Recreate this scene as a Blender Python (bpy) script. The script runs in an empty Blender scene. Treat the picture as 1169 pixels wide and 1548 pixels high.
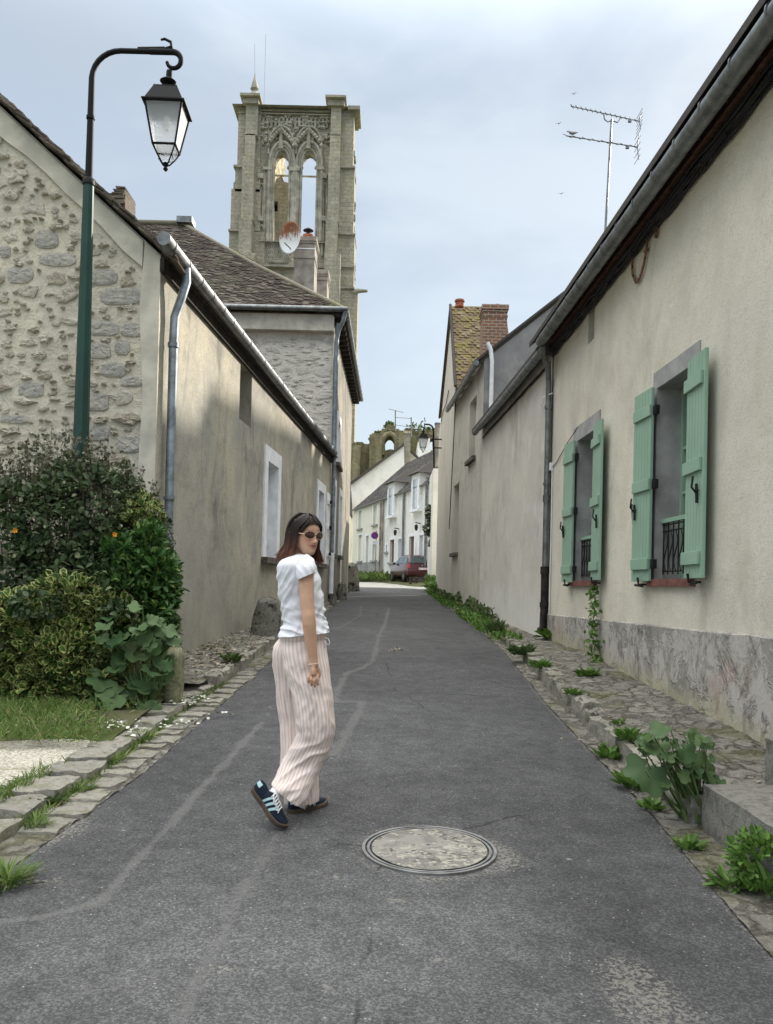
import bpy, bmesh, math, random
import numpy as np
from mathutils import Vector, noise as mnoise
PI=math.pi
SC=bpy.context.scene
COL=SC.collection
# ---------------------------------------------------------------- camera geometry (used to survey the place from the photograph)
F=1300.;CX=584.5;AY=864.
ROLL=.024;PIT=math.atan(21/1300.)
fw=np.array([0,math.cos(PIT),math.sin(PIT)]);up0=np.array([0,-math.sin(PIT),math.cos(PIT)]);ri0=np.array([1.,0,0])
RI=ri0*math.cos(ROLL)+up0*math.sin(ROLL);UP=-ri0*math.sin(ROLL)+up0*math.cos(ROLL)
CAM=np.array([0,0,1.45])
def ray(px,py): return RI*(px-CX)/F+UP*(AY-py)/F+fw
def at(px,py,y):
    d=ray(px,py);return CAM+d*(y/d[1])
def gz(y):
    if y<10:return -.05+.05*y
    if y<16:
        t=y-10;return .45+.05*t-.022*t*t/12
    if y<48:return .684+.028*(y-16)
    return .684+.028*32+.01*(y-48)
def gp(px,py,dz=0):
    d=ray(px,py);lo=.5;hi=200
    for _ in range(50):
        m=(lo+hi)/2;P=CAM+d*m
        if P[2]>gz(P[1])+dz: lo=m
        else: hi=m
    return P
class Wall:
    def __init__(s,a,b):
        s.a=np.array([a[0],a[1],0.]);s.b=np.array([b[0],b[1],0.]);d=s.b-s.a;s.L=np.linalg.norm(d);s.u=d/s.L
        s.n=np.array([s.u[1],-s.u[0],0])
        if s.n@(CAM-s.a)<0:s.n=-s.n
    def px(s,x,y,o=0):
        d=ray(x,y);a=s.a+s.n*o;t=(a-CAM)@s.n/(d@s.n);P=CAM+d*t
        return (float((P-s.a)@s.u),float(P[2]))
    def P(s,u,z,o=0): return tuple(s.a+s.u*u+s.n*o+np.array([0,0,z]))
def ns(x,y=0,z=0,sc=1.): return mnoise.noise(Vector((x*sc,y*sc,z*sc)))
# ---------------------------------------------------------------- mesh builder
class MB:
    def __init__(s): s.v=[];s.f=[];s.uv=[];s.mi=[];s.attr=None;s.cur=0;s.sm=[];s.smooth=False
    def add(s,vs,fs,uvs=None):
        o=len(s.v);s.v.extend([tuple(map(float,q)) for q in vs])
        for k,f in enumerate(fs):
            s.f.append(tuple(i+o for i in f));s.mi.append(s.cur);s.sm.append(s.smooth)
            s.uv.append(uvs[k] if uvs else None)
        return s
    def box(s,c,d,rz=0,taper=1.,jit=0):
        cx,cy,cz=c;dx,dy,dz=d[0]/2,d[1]/2,d[2]/2;vs=[]
        for sz in (-1,1):
            t=1 if sz<0 else taper
            for sx,sy in ((-1,-1),(1,-1),(1,1),(-1,1)):
                x=sx*dx*t;y=sy*dy*t
                X=x*math.cos(rz)-y*math.sin(rz);Y=x*math.sin(rz)+y*math.cos(rz)
                j=[random.uniform(-jit,jit) for _ in range(3)]
                vs.append((cx+X+j[0],cy+Y+j[1],cz+sz*dz+j[2]))
        return s.add(vs,[(3,2,1,0),(4,5,6,7),(0,1,5,4),(1,2,6,5),(2,3,7,6),(3,0,4,7)])
    def hexa(s,p): # 8 points bottom 4, top 4
        return s.add(p,[(3,2,1,0),(4,5,6,7),(0,1,5,4),(1,2,6,5),(2,3,7,6),(3,0,4,7)])
    def wbox(s,w,u0,u1,z0,z1,o0,o1):
        p=[w.P(u0,z0,o0),w.P(u1,z0,o0),w.P(u1,z0,o1),w.P(u0,z0,o1),w.P(u0,z1,o0),w.P(u1,z1,o0),w.P(u1,z1,o1),w.P(u0,z1,o1)]
        return s.hexa(p)
    def tube(s,pts,r,n=10,cap=True,flat=1.):
        pts=[np.array(p,float) for p in pts];m=len(pts)
        rs=[r]*m if np.isscalar(r) else list(r)
        prev=None;rings=[]
        for i,p in enumerate(pts):
            t=pts[min(i+1,m-1)]-pts[max(i-1,0)];t=t/(np.linalg.norm(t)+1e-9)
            if prev is None:
                a=np.array([0,0,1.]) if abs(t[2])<.9 else np.array([1.,0,0])
                u=np.cross(t,a)
            else: u=prev-t*(prev@t)
            u/=np.linalg.norm(u)+1e-9;w=np.cross(t,u);prev=u
            rings.append([p+(u*math.cos(2*PI*k/n)+w*math.sin(2*PI*k/n)*flat)*rs[i] for k in range(n)])
        vs=[q for rg in rings for q in rg];fs=[]
        for i in range(m-1):
            for k in range(n):
                a=i*n+k;b=i*n+(k+1)%n;fs.append((a,b,b+n,a+n))
        if cap: fs.append(tuple(range(n-1,-1,-1)));fs.append(tuple((m-1)*n+k for k in range(n)))
        return s.add(vs,fs)
    def lathe(s,prof,c=(0,0,0),n=24,rot=0):
        vs=[];fs=[];m=len(prof)
        for r,z in prof:
            for k in range(n): vs.append((c[0]+r*math.cos(2*PI*k/n+rot),c[1]+r*math.sin(2*PI*k/n+rot),c[2]+z))
        for i in range(m-1):
            for k in range(n):
                a=i*n+k;b=i*n+(k+1)%n;fs.append((a,b,b+n,a+n))
        fs.append(tuple(range(n-1,-1,-1)));fs.append(tuple((m-1)*n+k for k in range(n)))
        return s.add(vs,fs)
    def prism(s,poly,off): # poly 3d pts, extruded by off vector
        n=len(poly);off=np.array(off);vs=[np.array(p) for p in poly]+[np.array(p)+off for p in poly]
        fs=[tuple(range(n)),tuple(range(2*n-1,n-1,-1))]+[(k,k+n,(k+1)%n+n,(k+1)%n) for k in range(n)]
        return s.add(vs,fs)
    def grid(s,pts,closed_u=False,cap=False,uvs=None): # pts[i][j]
        m=len(pts);n=len(pts[0]);vs=[q for r in pts for q in r];fs=[];U=[]
        for i in range(m-1):
            for j in range(n if closed_u else n-1):
                a=i*n+j;b=i*n+(j+1)%n;fs.append((a,b,b+n,a+n))
                if uvs:
                    U.append([(uvs[0][j],uvs[1][i]),(uvs[0][j+1],uvs[1][i]),(uvs[0][j+1],uvs[1][i+1]),(uvs[0][j],uvs[1][i+1])])
        if cap:
            fs.append(tuple(range(n-1,-1,-1)));fs.append(tuple((m-1)*n+k for k in range(n)))
            if uvs:U+= [[(0,0)]*n,[(0,0)]*n]
        return s.add(vs,fs,U if uvs else None)
    def mesh(s,name='m'):
        me=bpy.data.meshes.new(name);me.from_pydata(s.v,[],s.f)
        if any(u is not None for u in s.uv):
            l=me.uv_layers.new(name='UVMap');fl=[]
            for f,u in zip(s.f,s.uv):
                if u is None: fl+= [0.,0.]*len(f)
                else:
                    for q in u: fl+= [q[0],q[1]]
            l.data.foreach_set('uv',fl)
        if s.attr:
            for nm,vals in s.attr.items():
                a=me.attributes.new(nm,'FLOAT','POINT');a.data.foreach_set('value',vals)
        me.polygons.foreach_set('material_index',s.mi);me.polygons.foreach_set('use_smooth',s.sm)
        me.update();return me
    def build(s,name,mat,parent=None,world=True,smooth=None,recalc=True,bevel=0):
        me=s.mesh(name)
        o=bpy.data.objects.new(name,me);COL.objects.link(o)
        mats=mat if isinstance(mat,(list,tuple)) else [mat]
        for m in mats: me.materials.append(m)
        if parent is not None:
            o.parent=parent
            if world:
                off=Vector((0,0,0));q=parent
                while q is not None: off=off+q.location;q=q.parent
                if off.length>0:
                    co=np.empty(len(me.vertices)*3);me.vertices.foreach_get('co',co);co=co.reshape(-1,3)-np.array(off);me.vertices.foreach_set('co',co.ravel())
        elif world:
            pass
        if recalc:
            bm=bmesh.new();bm.from_mesh(me);bmesh.ops.recalc_face_normals(bm,faces=bm.faces);bm.to_mesh(me);bm.free()
        if smooth is not None:
            if smooth is True: me.polygons.foreach_set('use_smooth',[True]*len(me.polygons))
            else:
                me.polygons.foreach_set('use_smooth',[True]*len(me.polygons));me.set_sharp_from_angle(angle=math.radians(smooth))
        if bevel:
            b=o.modifiers.new('bevel','BEVEL');b.width=bevel;b.segments=2;b.limit_method='ANGLE'
        me.update()
        return o
def thing(name,label,cat,loc=(0,0,0),group=None):
    o=bpy.data.objects.new(name,None);COL.objects.link(o);o.location=[float(q) for q in loc];o['label']=label;o['category']=cat
    o.empty_display_size=.1
    if group:o['group']=group
    return o
def tag(o,label,cat,group=None,kind=None,recenter=True):
    o['label']=label;o['category']=cat
    if group:o['group']=group
    if kind:o['kind']=kind
    if recenter and o.type=='MESH' and o.parent is None and o.location.length==0:
        me=o.data;co=np.empty(len(me.vertices)*3);me.vertices.foreach_get('co',co);co=co.reshape(-1,3)
        c=np.array([co[:,0].mean(),co[:,1].mean(),co[:,2].min()]);me.vertices.foreach_set('co',(co-c).ravel());me.update();o.location=[float(q) for q in c]
    return o
def struct(o,label=None): o['kind']='structure'; 
def copy_tree(root,loc,rz=None,label=None):
    r=root.copy();COL.objects.link(r);r.location=[float(q) for q in loc]
    if rz is not None:r.rotation_euler[2]=rz
    if label:r['label']=label
    for ch in list(root.children):
        c=ch.copy();COL.objects.link(c);c.parent=r
        for g in list(ch.children):
            d=g.copy();COL.objects.link(d);d.parent=c
    return r
# wall sheet with rectangular openings and reveals
def wall_open(mb,w,u0,u1,z0,z1,holes,depth=.3,o=0.,zb=None,zt=None):
    us=sorted({u0,u1}|{h[0] for h in holes}|{h[1] for h in holes});zs=sorted({z0,z1}|{h[2] for h in holes}|{h[3] for h in holes})
    def inh(a,b): return any(h[0]<=a<=h[1] and h[2]<=b<=h[3] for h in holes)
    for i in range(len(us)-1):
        for j in range(len(zs)-1):
            if inh((us[i]+us[i+1])/2,(zs[j]+zs[j+1])/2): continue
            a,b,c,d=us[i],us[i+1],zs[j],zs[j+1]
            mb.add([w.P(a,c,o),w.P(b,c,o),w.P(b,d,o),w.P(a,d,o)],[(0,1,2,3)])
    for h in holes:
        a,b,c,d=h[:4];D=h[4] if len(h)>4 else depth
        for p,q in (((a,c),(a,d)),((a,d),(b,d)),((b,d),(b,c)),((b,c),(a,c))):
            mb.add([w.P(p[0],p[1],o),w.P(q[0],q[1],o),w.P(q[0],q[1],o-D),w.P(p[0],p[1],o-D)],[(0,1,2,3)])
    return mb
# ---------------------------------------------------------------- materials
class NT:
    def __init__(s,name,rough=.85,metal=0.,spec=.3):
        s.m=bpy.data.materials.new(name);s.m.use_nodes=True;s.t=s.m.node_tree;s.n=s.t.nodes;s.l=s.t.links
        s.b=s.n['Principled BSDF'];s.b.inputs['Roughness'].default_value=rough;s.b.inputs['Metallic'].default_value=metal
        s.b.inputs['Specular IOR Level'].default_value=spec
        g=s.n.new('ShaderNodeNewGeometry');s.pos=g.outputs['Position'];s.isl=g.outputs['Random Per Island'];s.nor=g.outputs['Normal']
        tc=s.n.new('ShaderNodeTexCoord');s.ob=tc.outputs['Object'];s.uvc=tc.outputs['UV']
    def map(s,src,sc=(1,1,1),loc=(0,0,0),rot=(0,0,0)):
        m=s.n.new('ShaderNodeMapping');m.inputs['Scale'].default_value=sc;m.inputs['Location'].default_value=loc;m.inputs['Rotation'].default_value=rot
        s.l.new(src,m.inputs['Vector']);return m.outputs[0]
    def noise(s,scale,detail=3,rough=.55,src=None,dist=0.):
        x=s.n.new('ShaderNodeTexNoise');x.inputs['Scale'].default_value=scale;x.inputs['Detail'].default_value=detail;x.inputs['Roughness'].default_value=rough;x.inputs['Distortion'].default_value=dist
        s.l.new(src if src is not None else s.pos,x.inputs['Vector']);return x.outputs['Fac']
    def vor(s,scale,feat='F1',src=None,out='Distance',rnd=1.):
        x=s.n.new('ShaderNodeTexVoronoi');x.feature=feat;x.inputs['Scale'].default_value=scale;x.inputs['Randomness'].default_value=rnd
        s.l.new(src if src is not None else s.pos,x.inputs['Vector']);return x.outputs[out]
    def rmp(s,f,a,b,c=0.,d=1.):
        x=s.n.new('ShaderNodeMapRange');x.interpolation_type='SMOOTHSTEP';s._in(f,x.inputs[0])
        for k,v in zip((1,2,3,4),(a,b,c,d)): x.inputs[k].default_value=v
        return x.outputs[0]
    def _in(s,v,sock):
        if isinstance(v,(int,float)): sock.default_value=v
        elif isinstance(v,(tuple,list)): sock.default_value=(*v,1) if len(v)==3 and sock.type=='RGBA' else v
        else: s.l.new(v,sock)
    def mix(s,f,a,b,mode='MIX'):
        x=s.n.new('ShaderNodeMix');x.data_type='RGBA';x.blend_type=mode;s._in(f,x.inputs[0]);s._in(a,x.inputs[6]);s._in(b,x.inputs[7]);return x.outputs[2]
    def mth(s,op,a,b=0.,c=None):
        x=s.n.new('ShaderNodeMath');x.operation=op;s._in(a,x.inputs[0]);s._in(b,x.inputs[1])
        if c is not None:s._in(c,x.inputs[2])
        return x.outputs[0]
    def sep(s,v):
        x=s.n.new('ShaderNodeSeparateXYZ');s.l.new(v,x.inputs[0]);return x.outputs
    def attr(s,n):
        x=s.n.new('ShaderNodeAttribute');x.attribute_name=n;return x.outputs
    def col(s,c): s._in(c,s.b.inputs['Base Color']);return s
    def rgh(s,c): s._in(c,s.b.inputs['Roughness']);return s
    def bump(s,h,strength=.5,dist=.01,prev=None):
        x=s.n.new('ShaderNodeBump');x.inputs['Strength'].default_value=strength;x.inputs['Distance'].default_value=dist;s._in(h,x.inputs['Height'])
        if prev is not None:s.l.new(prev,x.inputs['Normal'])
        s.l.new(x.outputs[0],s.b.inputs['Normal']);return x.outputs[0]
def simple(name,c,rough=.7,metal=0,spec=.3,var=.15,sc=6.,bsc=60.,bst=.2,local=False):
    k=NT(name,rough,metal,spec);src=k.ob if local else k.pos
    n=k.noise(sc,4,.6,src);d=tuple(q*(1-var*1.6) for q in c);e=tuple(min(1,q*(1+var)) for q in c)
    k.col(k.mix(k.rmp(n,.3,.7),d,e));k.bump(k.noise(bsc,3,.6,src),bst,.003);return k.m
MT={}
def roughcast(name,c1,c2,stain,streak=.5,fine=110.,moss=None,speck=.25,low=None):
    k=NT(name,.95,0,.15)
    big=k.noise(.6,6,.68,k.map(k.pos,(1,1,.6)),.4);st=k.noise(1.,5,.66,k.map(k.pos,(.95,.95,.5)),1.1);st2=k.noise(1.,4,.65,k.map(k.pos,(.7,.7,.35),(3,1,0)),.8);mo=k.noise(1.,7,.74,k.map(k.pos,(1.1,1.1,1.9)),.6)
    c=k.mix(k.rmp(big,.36,.64),c1,c2);c=k.mix(k.mth('MULTIPLY',k.rmp(mo,.46,.7),.5*streak),c,stain);c=k.mix(k.mth('MULTIPLY',k.rmp(k.noise(9,6,.8,None,.3),.5,.72),.3*streak),c,stain)
    c=k.mix(k.mth('MULTIPLY',k.rmp(st,.44,.7),k.mth('MULTIPLY',k.rmp(st2,.38,.62),streak)),c,stain)
    if moss: c=k.mix(k.mth('MULTIPLY',k.rmp(k.noise(1.3,4,.6),.5,.75),.6),c,moss)
    f=k.noise(fine,2,.7);f2=k.noise(fine*.35,3,.7)
    sp=k.mth('MULTIPLY',k.rmp(f,.52,.68),speck)
    c=k.mix(sp,c,tuple(q*.45 for q in c1));c=k.mix(k.mth('MULTIPLY',k.rmp(f2,.55,.75),speck*.8),c,tuple(q*.6 for q in c1))
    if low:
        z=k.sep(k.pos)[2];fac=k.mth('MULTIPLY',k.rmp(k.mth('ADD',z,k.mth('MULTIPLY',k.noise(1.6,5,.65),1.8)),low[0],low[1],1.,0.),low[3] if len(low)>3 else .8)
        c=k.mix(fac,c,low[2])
    k.col(c);b=k.bump(k.noise(1.2,4,.5),.3,.05);k.bump(k.mth('ADD',f,f2),.55,.006,b);return k.m
MT['r1']=roughcast('cream_roughcast',(.74,.69,.58),(.65,.61,.53),(.43,.39,.31),.6,70.,(.55,.52,.41),.5)
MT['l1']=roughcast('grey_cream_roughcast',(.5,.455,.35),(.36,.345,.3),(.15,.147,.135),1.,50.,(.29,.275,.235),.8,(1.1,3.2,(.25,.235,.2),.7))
MT['r2']=roughcast('pale_render',(.66,.625,.55),(.58,.555,.49),(.38,.36,.31),.75,70.,(.72,.7,.65),.2,(1.6,2.8,(.74,.73,.7),.7))
MT['r3']=roughcast('cream_render',(.6,.57,.49),(.54,.515,.45),(.36,.34,.29),.85,70.,None,.1)
MT['r4']=roughcast('smooth_cream_render',(.66,.63,.57),(.6,.575,.52),(.42,.4,.36),.6,70.,None,.08)
MT['l2']=roughcast('old_cream_roughcast',(.34,.31,.25),(.22,.21,.185),(.1,.097,.085),1.,45.,(.24,.23,.21),.5)
MT['white']=roughcast('white_house_render',(.8,.79,.75),(.74,.73,.69),(.55,.54,.5),.7,60.,None,.06)
MT['cream']=roughcast('yellow_cream_render',(.8,.77,.66),(.75,.72,.62),(.55,.53,.45),.6,60.,None,.06)
MT['band']=simple('smooth_mortar',(.56,.53,.45),.95,var=.14,sc=3.,bsc=50,bst=.4)
def m_gable():
    k=NT('lime_mortar_wall',.95,0,.1)
    c=k.mix(k.rmp(k.noise(1.2,5,.6),.3,.7),(.62,.57,.46),(.52,.49,.42))
    c=k.mix(k.mth('MULTIPLY',k.rmp(k.noise(9,5,.7),.55,.7),.5),c,(.38,.35,.29))
    c=k.mix(k.mth('MULTIPLY',k.rmp(k.noise(30,3,.7),.56,.66),.35),c,(.3,.28,.24))
    k.col(c);b=k.bump(k.noise(6,5,.65,dist=.6),.9,.06);k.bump(k.noise(45,4,.7),.6,.01,b);return k.m
MT['gable']=m_gable()
def m_stone(name,cs,moss=None,msc=5.,amt=.7,bs=.8,br=18.):
    k=NT(name,.95,0,.1);i=k.isl
    c=k.mix(k.rmp(i,.1,.5),cs[0],cs[1]);c=k.mix(k.rmp(i,.6,.95),c,cs[2])
    c=k.mix(k.mth('MULTIPLY',k.rmp(k.noise(22,5,.7),.48,.66),.6),c,tuple(q*.5 for q in cs[1]))
    c=k.mix(k.mth('MULTIPLY',k.rmp(k.noise(60,3,.7),.55,.68),.4),c,tuple(min(1,q*1.5) for q in cs[0]))
    if moss: c=k.mix(k.mth('MULTIPLY',k.rmp(k.noise(msc,5,.7),.5,.62),amt),c,moss)
    k.col(c);b=k.bump(k.noise(br,6,.7),bs,.03);k.bump(k.noise(90,3,.7),.5,.006,b);return k.m
MT['stone']=m_stone('rubble_stone',((.6,.56,.47),(.52,.49,.42),(.44,.39,.31)),(.62,.58,.48),5.,.6,1.,26.)
MT['quoin']=m_stone('grey_dressed_stone',((.45,.435,.395),(.41,.4,.365),(.49,.47,.42)),(.58,.54,.45),5.,.5,1.,26.)
MT['kerb']=m_stone('worn_sandstone',((.3,.285,.245),(.25,.24,.21),(.36,.34,.29)),(.13,.14,.06),7.,.45)
MT['guard']=m_stone('mossy_old_stone',((.22,.21,.17),(.18,.175,.15),(.25,.24,.2)),(.02,.024,.014),6.,.95,1.)
MT['mossy']=m_stone('lichen_stone',((.24,.23,.15),(.25,.25,.16),(.24,.23,.16)),(.13,.14,.06),9.,.8,.9)
MT['granite']=m_stone('dark_granite',((.25,.245,.22),(.23,.225,.2),(.25,.24,.22)),(.1,.1,.085),14.,.5,.7,40.)
MT['slab']=m_stone('pavement_stone',((.25,.235,.2),(.2,.19,.165),(.32,.3,.255)),(.12,.12,.07),3.,.6,1.)
def m_pave():
    k=NT('rough_pavement',.95,0,.1);p=k.map(k.pos,(1,1,1))
    nz=k.n.new('ShaderNodeTexNoise');nz.inputs['Scale'].default_value=5.;nz.inputs['Detail'].default_value=4;k.l.new(k.pos,nz.inputs['Vector']);w=k.mix(.22,p,nz.outputs['Color']);e=k.vor(7,'DISTANCE_TO_EDGE',w);cid=k.vor(7,'F1',w,'Color')
    x=k.sep(cid)[0];c=k.mix(x,(.19,.18,.155),(.29,.275,.24))
    c=k.mix(k.mth('MULTIPLY',k.rmp(k.noise(14,5,.7),.45,.65),.6),c,(.14,.135,.115))
    c=k.mix(k.mth('MULTIPLY',k.rmp(k.noise(60,3,.7),.58,.66),.6),c,(.5,.47,.4))
    c=k.mix(k.mth('MULTIPLY',k.rmp(e,.0,.09,.9,0.),k.rmp(k.noise(4,4,.7),.35,.6)),c,(.07,.065,.05))
    c=k.mix(k.mth('MULTIPLY',k.rmp(k.noise(1.7,4,.6),.52,.66),.6),c,(.13,.13,.06))
    k.col(c);b=k.bump(k.rmp(e,0,.16),.9,.03);k.bump(k.noise(18,6,.75),1.,.03,b);return k.m
MT['pave']=m_pave()
def m_plinth():
    k=NT('flaking_cement_plinth',.93,0,.15);s=k.sep(k.pos)
    w=k.noise(1.7,6,.68,dist=.5);w2=k.noise(2.3,5,.7,k.map(k.pos,(1,1,1),(5,2,9)),.4)
    c=k.mix(k.rmp(w,.43,.53),(.31,.295,.265),(.46,.435,.4))
    c=k.mix(k.mth('MULTIPLY',k.rmp(w2,.5,.6),k.rmp(k.noise(16,5,.75,k.map(k.pos,(1,1,.35))),.42,.62)),c,(.18,.173,.16))
    c=k.mix(k.mth('MULTIPLY',k.rmp(k.noise(.9,3,.6,k.map(k.pos,(1,1,1),(2,7,1))),.58,.72),.45),c,(.36,.2,.16))
    c=k.mix(k.mth('MULTIPLY',k.rmp(k.noise(30,4,.7),.5,.7),.4),c,(.2,.19,.17))
    # damp algae band along the foot of the wall
    low=k.rmp(k.mth('SUBTRACT',k.mth('ADD',s[2],k.mth('MULTIPLY',k.noise(4,4,.6),.4)),k.mth('MULTIPLY',s[1],.045)),.28,.6,1.,0.)
    c=k.mix(k.mth('MULTIPLY',low,.7),c,(.4,.36,.22))
    c=k.mix(k.mth('MULTIPLY',k.rmp(k.noise(5.5,7,.8,None,.8),.52,.6),.45),c,(.13,.125,.115));c=k.mix(k.mth('MULTIPLY',k.rmp(k.noise(7,7,.8,k.map(k.pos,(1,1,1),(3,3,8)),.8),.56,.63),.5),c,(.56,.53,.48));k.col(c);b=k.bump(k.rmp(w,.44,.5),.7,.015);k.bump(k.noise(40,4,.7),.5,.008,b);return k.m
MT['plinth']=m_plinth()
def m_tile(name,a,b,c3,moss=None,mam=.5,msc=1.5,lo=.5,hi=.62):
    k=NT(name,.9,0,.2);i=k.isl
    c=k.mix(k.rmp(i,0,.6),a,b);c=k.mix(k.rmp(i,.82,.9),c,c3)
    c=k.mix(k.mth('MULTIPLY',k.rmp(k.noise(25,4,.7),.5,.68),.5),c,tuple(q*.45 for q in a))
    if moss:c=k.mix(k.mth('MULTIPLY',k.rmp(k.noise(msc,6,.75),lo,hi),mam),c,moss)
    k.col(c);k.bump(k.noise(30,4,.7),.6,.01);return k.m
MT['tile']=m_tile('brown_plain_tiles',(.04,.031,.026),(.078,.06,.049),(.16,.135,.11),(.11,.108,.07),.55,1.1)
MT['mosstile']=m_tile('mossy_tiles',(.14,.1,.07),(.2,.15,.1),(.25,.2,.14),(.22,.19,.06),.8,4.,.45,.6)
MT['slate']=m_tile('dark_roof_tiles',(.05,.046,.045),(.08,.073,.07),(.11,.1,.09),(.1,.095,.06),.4,1.)
MT['verge']=m_tile('weathered_verge_tiles',(.08,.065,.055),(.13,.1,.085),(.2,.17,.14),(.15,.15,.11),.5,6.)
def m_zinc(name,c,r=.42):
    k=NT(name,r,.85,.5);n=k.noise(5,5,.7);n2=k.noise(18,4,.7)
    k.col(k.mix(k.rmp(n,.35,.65),c,tuple(q*.55 for q in c)));k.rgh(k.rmp(n2,.3,.7,r-.05,r+.2));k.bump(n2,.1,.003);return k.m
MT['zinc']=m_zinc('zinc_gutter',(.27,.28,.285),.5);MT['zincd']=m_zinc('dark_zinc',(.26,.275,.275),.42);MT['zincb']=m_zinc('bluish_zinc_pipe',(.33,.37,.41),.5)
MT['iron']=simple('black_iron',(.018,.018,.02),.6,.1,.3,.3)
MT['cast']=simple('cast_iron_pipe',(.035,.028,.025),.65,.2,.3,.4)
MT['rust']=simple('rusty_iron',(.22,.12,.075),.9,.1,.2,.5,30)
MT['lampgreen']=simple('dark_green_paint',(.012,.05,.038),.38,.2,.5,.12,3,30,.05)
MT['lampblack']=simple('black_paint',(.006,.006,.007),.65,0,.2,.1,3,30,.05)
MT['wood']=simple('brown_rafter_wood',(.1,.052,.035),.85,0,.2,.3,20)
MT['soffit']=simple('dark_soffit_boards',(.05,.042,.035),.9,0,.2,.3,8)
MT['greysur']=simple('grey_cement_surround',(.36,.355,.345),.92,0,.15,.13,4,90,.35)
MT['sill']=simple('red_brick_sill',(.2,.085,.07),.85,0,.2,.25,20)
MT['stonesill']=simple('weathered_sill',(.14,.12,.1),.9,0,.2,.35,15)
MT['whitepaint']=simple('white_paint',(.8,.81,.83),.6,0,.3,.07,5,40,.15)
MT['greypaint']=simple('grey_blue_shutter_paint',(.58,.61,.65),.6,0,.3,.07,5,40,.15)
def m_green():
    k=NT('sage_green_paint',.5,0,.35);n=k.noise(3,4,.6)
    k.col(k.mix(k.rmp(n,.3,.7),(.25,.39,.29),(.29,.43,.33)));k.bump(k.noise(25,4,.6,k.map(k.pos,(1,1,.12))),.25,.002);return k.m
MT['green']=m_green()
def m_glass(name,c=(.02,.025,.03),r=.06):
    k=NT(name,r,0,.8);k.col(k.mix(k.rmp(k.noise(1.5,2),.3,.7),c,tuple(q*1.8 for q in c)));return k.m
MT['glass']=m_glass('dark_window_glass')
def m_asphalt():
    k=NT('worn_asphalt',.88,0,.3);A=k.attr('seam')[2];T=k.attr('tone')[2]
    ag=k.vor(130,'F1',None,'Color');g=k.sep(ag)[0];fine=k.noise(190,3,.7);mid=k.noise(7,5,.65);big=k.noise(.8,4,.6)
    v=k.mth('ADD',k.mth('MULTIPLY',k.mth('POWER',g,1.8),.055),.028)
    v=k.mth('ADD',v,k.mth('MULTIPLY',k.rmp(fine,.35,.75),.032))
    v=k.mth('MULTIPLY',v,k.mth('ADD',.78,k.mth('MULTIPLY',T,1.5)))
    v=k.mth('MULTIPLY',v,k.rmp(mid,.25,.75,.78,1.22));v=k.mth('MULTIPLY',v,k.rmp(big,.3,.7,.85,1.15))
    chips=k.rmp(k.vor(38,'F1'),.12,.2,1.,0.);ch=k.mth('MULTIPLY',chips,k.rmp(k.sep(k.vor(38,'F1',None,'Color'))[1],.86,.9))
    cr=k.n.new('ShaderNodeCombineColor');
    k.l.new(k.mth('MULTIPLY',v,1.),cr.inputs[0]);k.l.new(v,cr.inputs[1]);k.l.new(k.mth('MULTIPLY',v,1.025),cr.inputs[2])
    c=k.mix(k.mth('MULTIPLY',ch,.7),cr.outputs[0],(.42,.41,.38));ck=k.mth('MULTIPLY',k.rmp(k.vor(.9,'DISTANCE_TO_EDGE',k.mix(.18,k.pos,k.map(k.pos,(1,1,1)))),.0,.007,1.,0.),k.rmp(k.noise(.7,2,.5),.5,.56));pn=k.n.new('ShaderNodeTexNoise');pn.inputs['Scale'].default_value=4.;pn.inputs['Detail'].default_value=5;k.l.new(k.pos,pn.inputs['Vector']);wv=k.mix(.12,k.pos,pn.outputs['Color']);ck=k.mth('MULTIPLY',k.rmp(k.vor(.8,'DISTANCE_TO_EDGE',wv),.001,.007,1.,0.),k.rmp(k.noise(.6,3,.6),.48,.56));c=k.mix(k.mth('MULTIPLY',ck,.75),c,(.02,.02,.02))
    sm=k.mth('MULTIPLY',k.rmp(k.mth('ADD',A,k.mth('MULTIPLY',k.mth('SUBTRACT',k.noise(30,5,.8),.5),2.4)),.35,1.),.55)
    c=k.mix(sm,c,k.mix(k.rmp(fine,.3,.7),(.09,.09,.088),(.23,.227,.22)))
    D=k.attr('dust')[2];dm=k.rmp(k.mth('MULTIPLY',D,k.rmp(k.noise(55,4,.75),.42,.62)),.25,.6)
    c=k.mix(k.mth('MULTIPLY',dm,.5),c,(.34,.32,.28))
    # small pale chewing gum and lime spots
    vc=k.vor(3.2,'F1',None,'Color');vd=k.vor(3.2,'F1');sp=k.mth('MULTIPLY',k.rmp(k.mth('ADD',vd,k.mth('MULTIPLY',k.noise(30,3,.7),.08)),.07,.1,1.,0.),k.rmp(k.sep(vc)[0],.62,.66))
    c=k.mix(k.mth('MULTIPLY',sp,.6),c,(.36,.36,.35))
    k.col(c);k.bump(k.mth('ADD',g,fine),.75,.006);return k.m
MT['asphalt']=m_asphalt()
def m_ground():
    k=NT('earth_ground',.95,0,.1);c=k.mix(k.rmp(k.noise(2,5,.6),.4,.6),(.1,.095,.055),(.08,.1,.035));k.col(c);k.bump(k.noise(20,5,.7),.6,.02);return k.m
MT['ground']=m_ground()
def m_gravel():
    k=NT('pale_gravel',.95,0,.1);cc=k.sep(k.vor(70,'F1',None,'Color'))[0];d=k.vor(70,'F1')
    c=k.mix(cc,(.4,.37,.31),(.7,.66,.58));c=k.mix(k.mth('MULTIPLY',k.rmp(d,.4,.8),.6),c,(.2,.18,.14));c=k.mix(k.mth('MULTIPLY',k.rmp(k.noise(2.2,5,.7),.55,.66),.7),c,(.17,.18,.08))
    k.col(c);k.bump(d,1.,-.012);return k.m
MT['gravel']=m_gravel()
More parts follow.
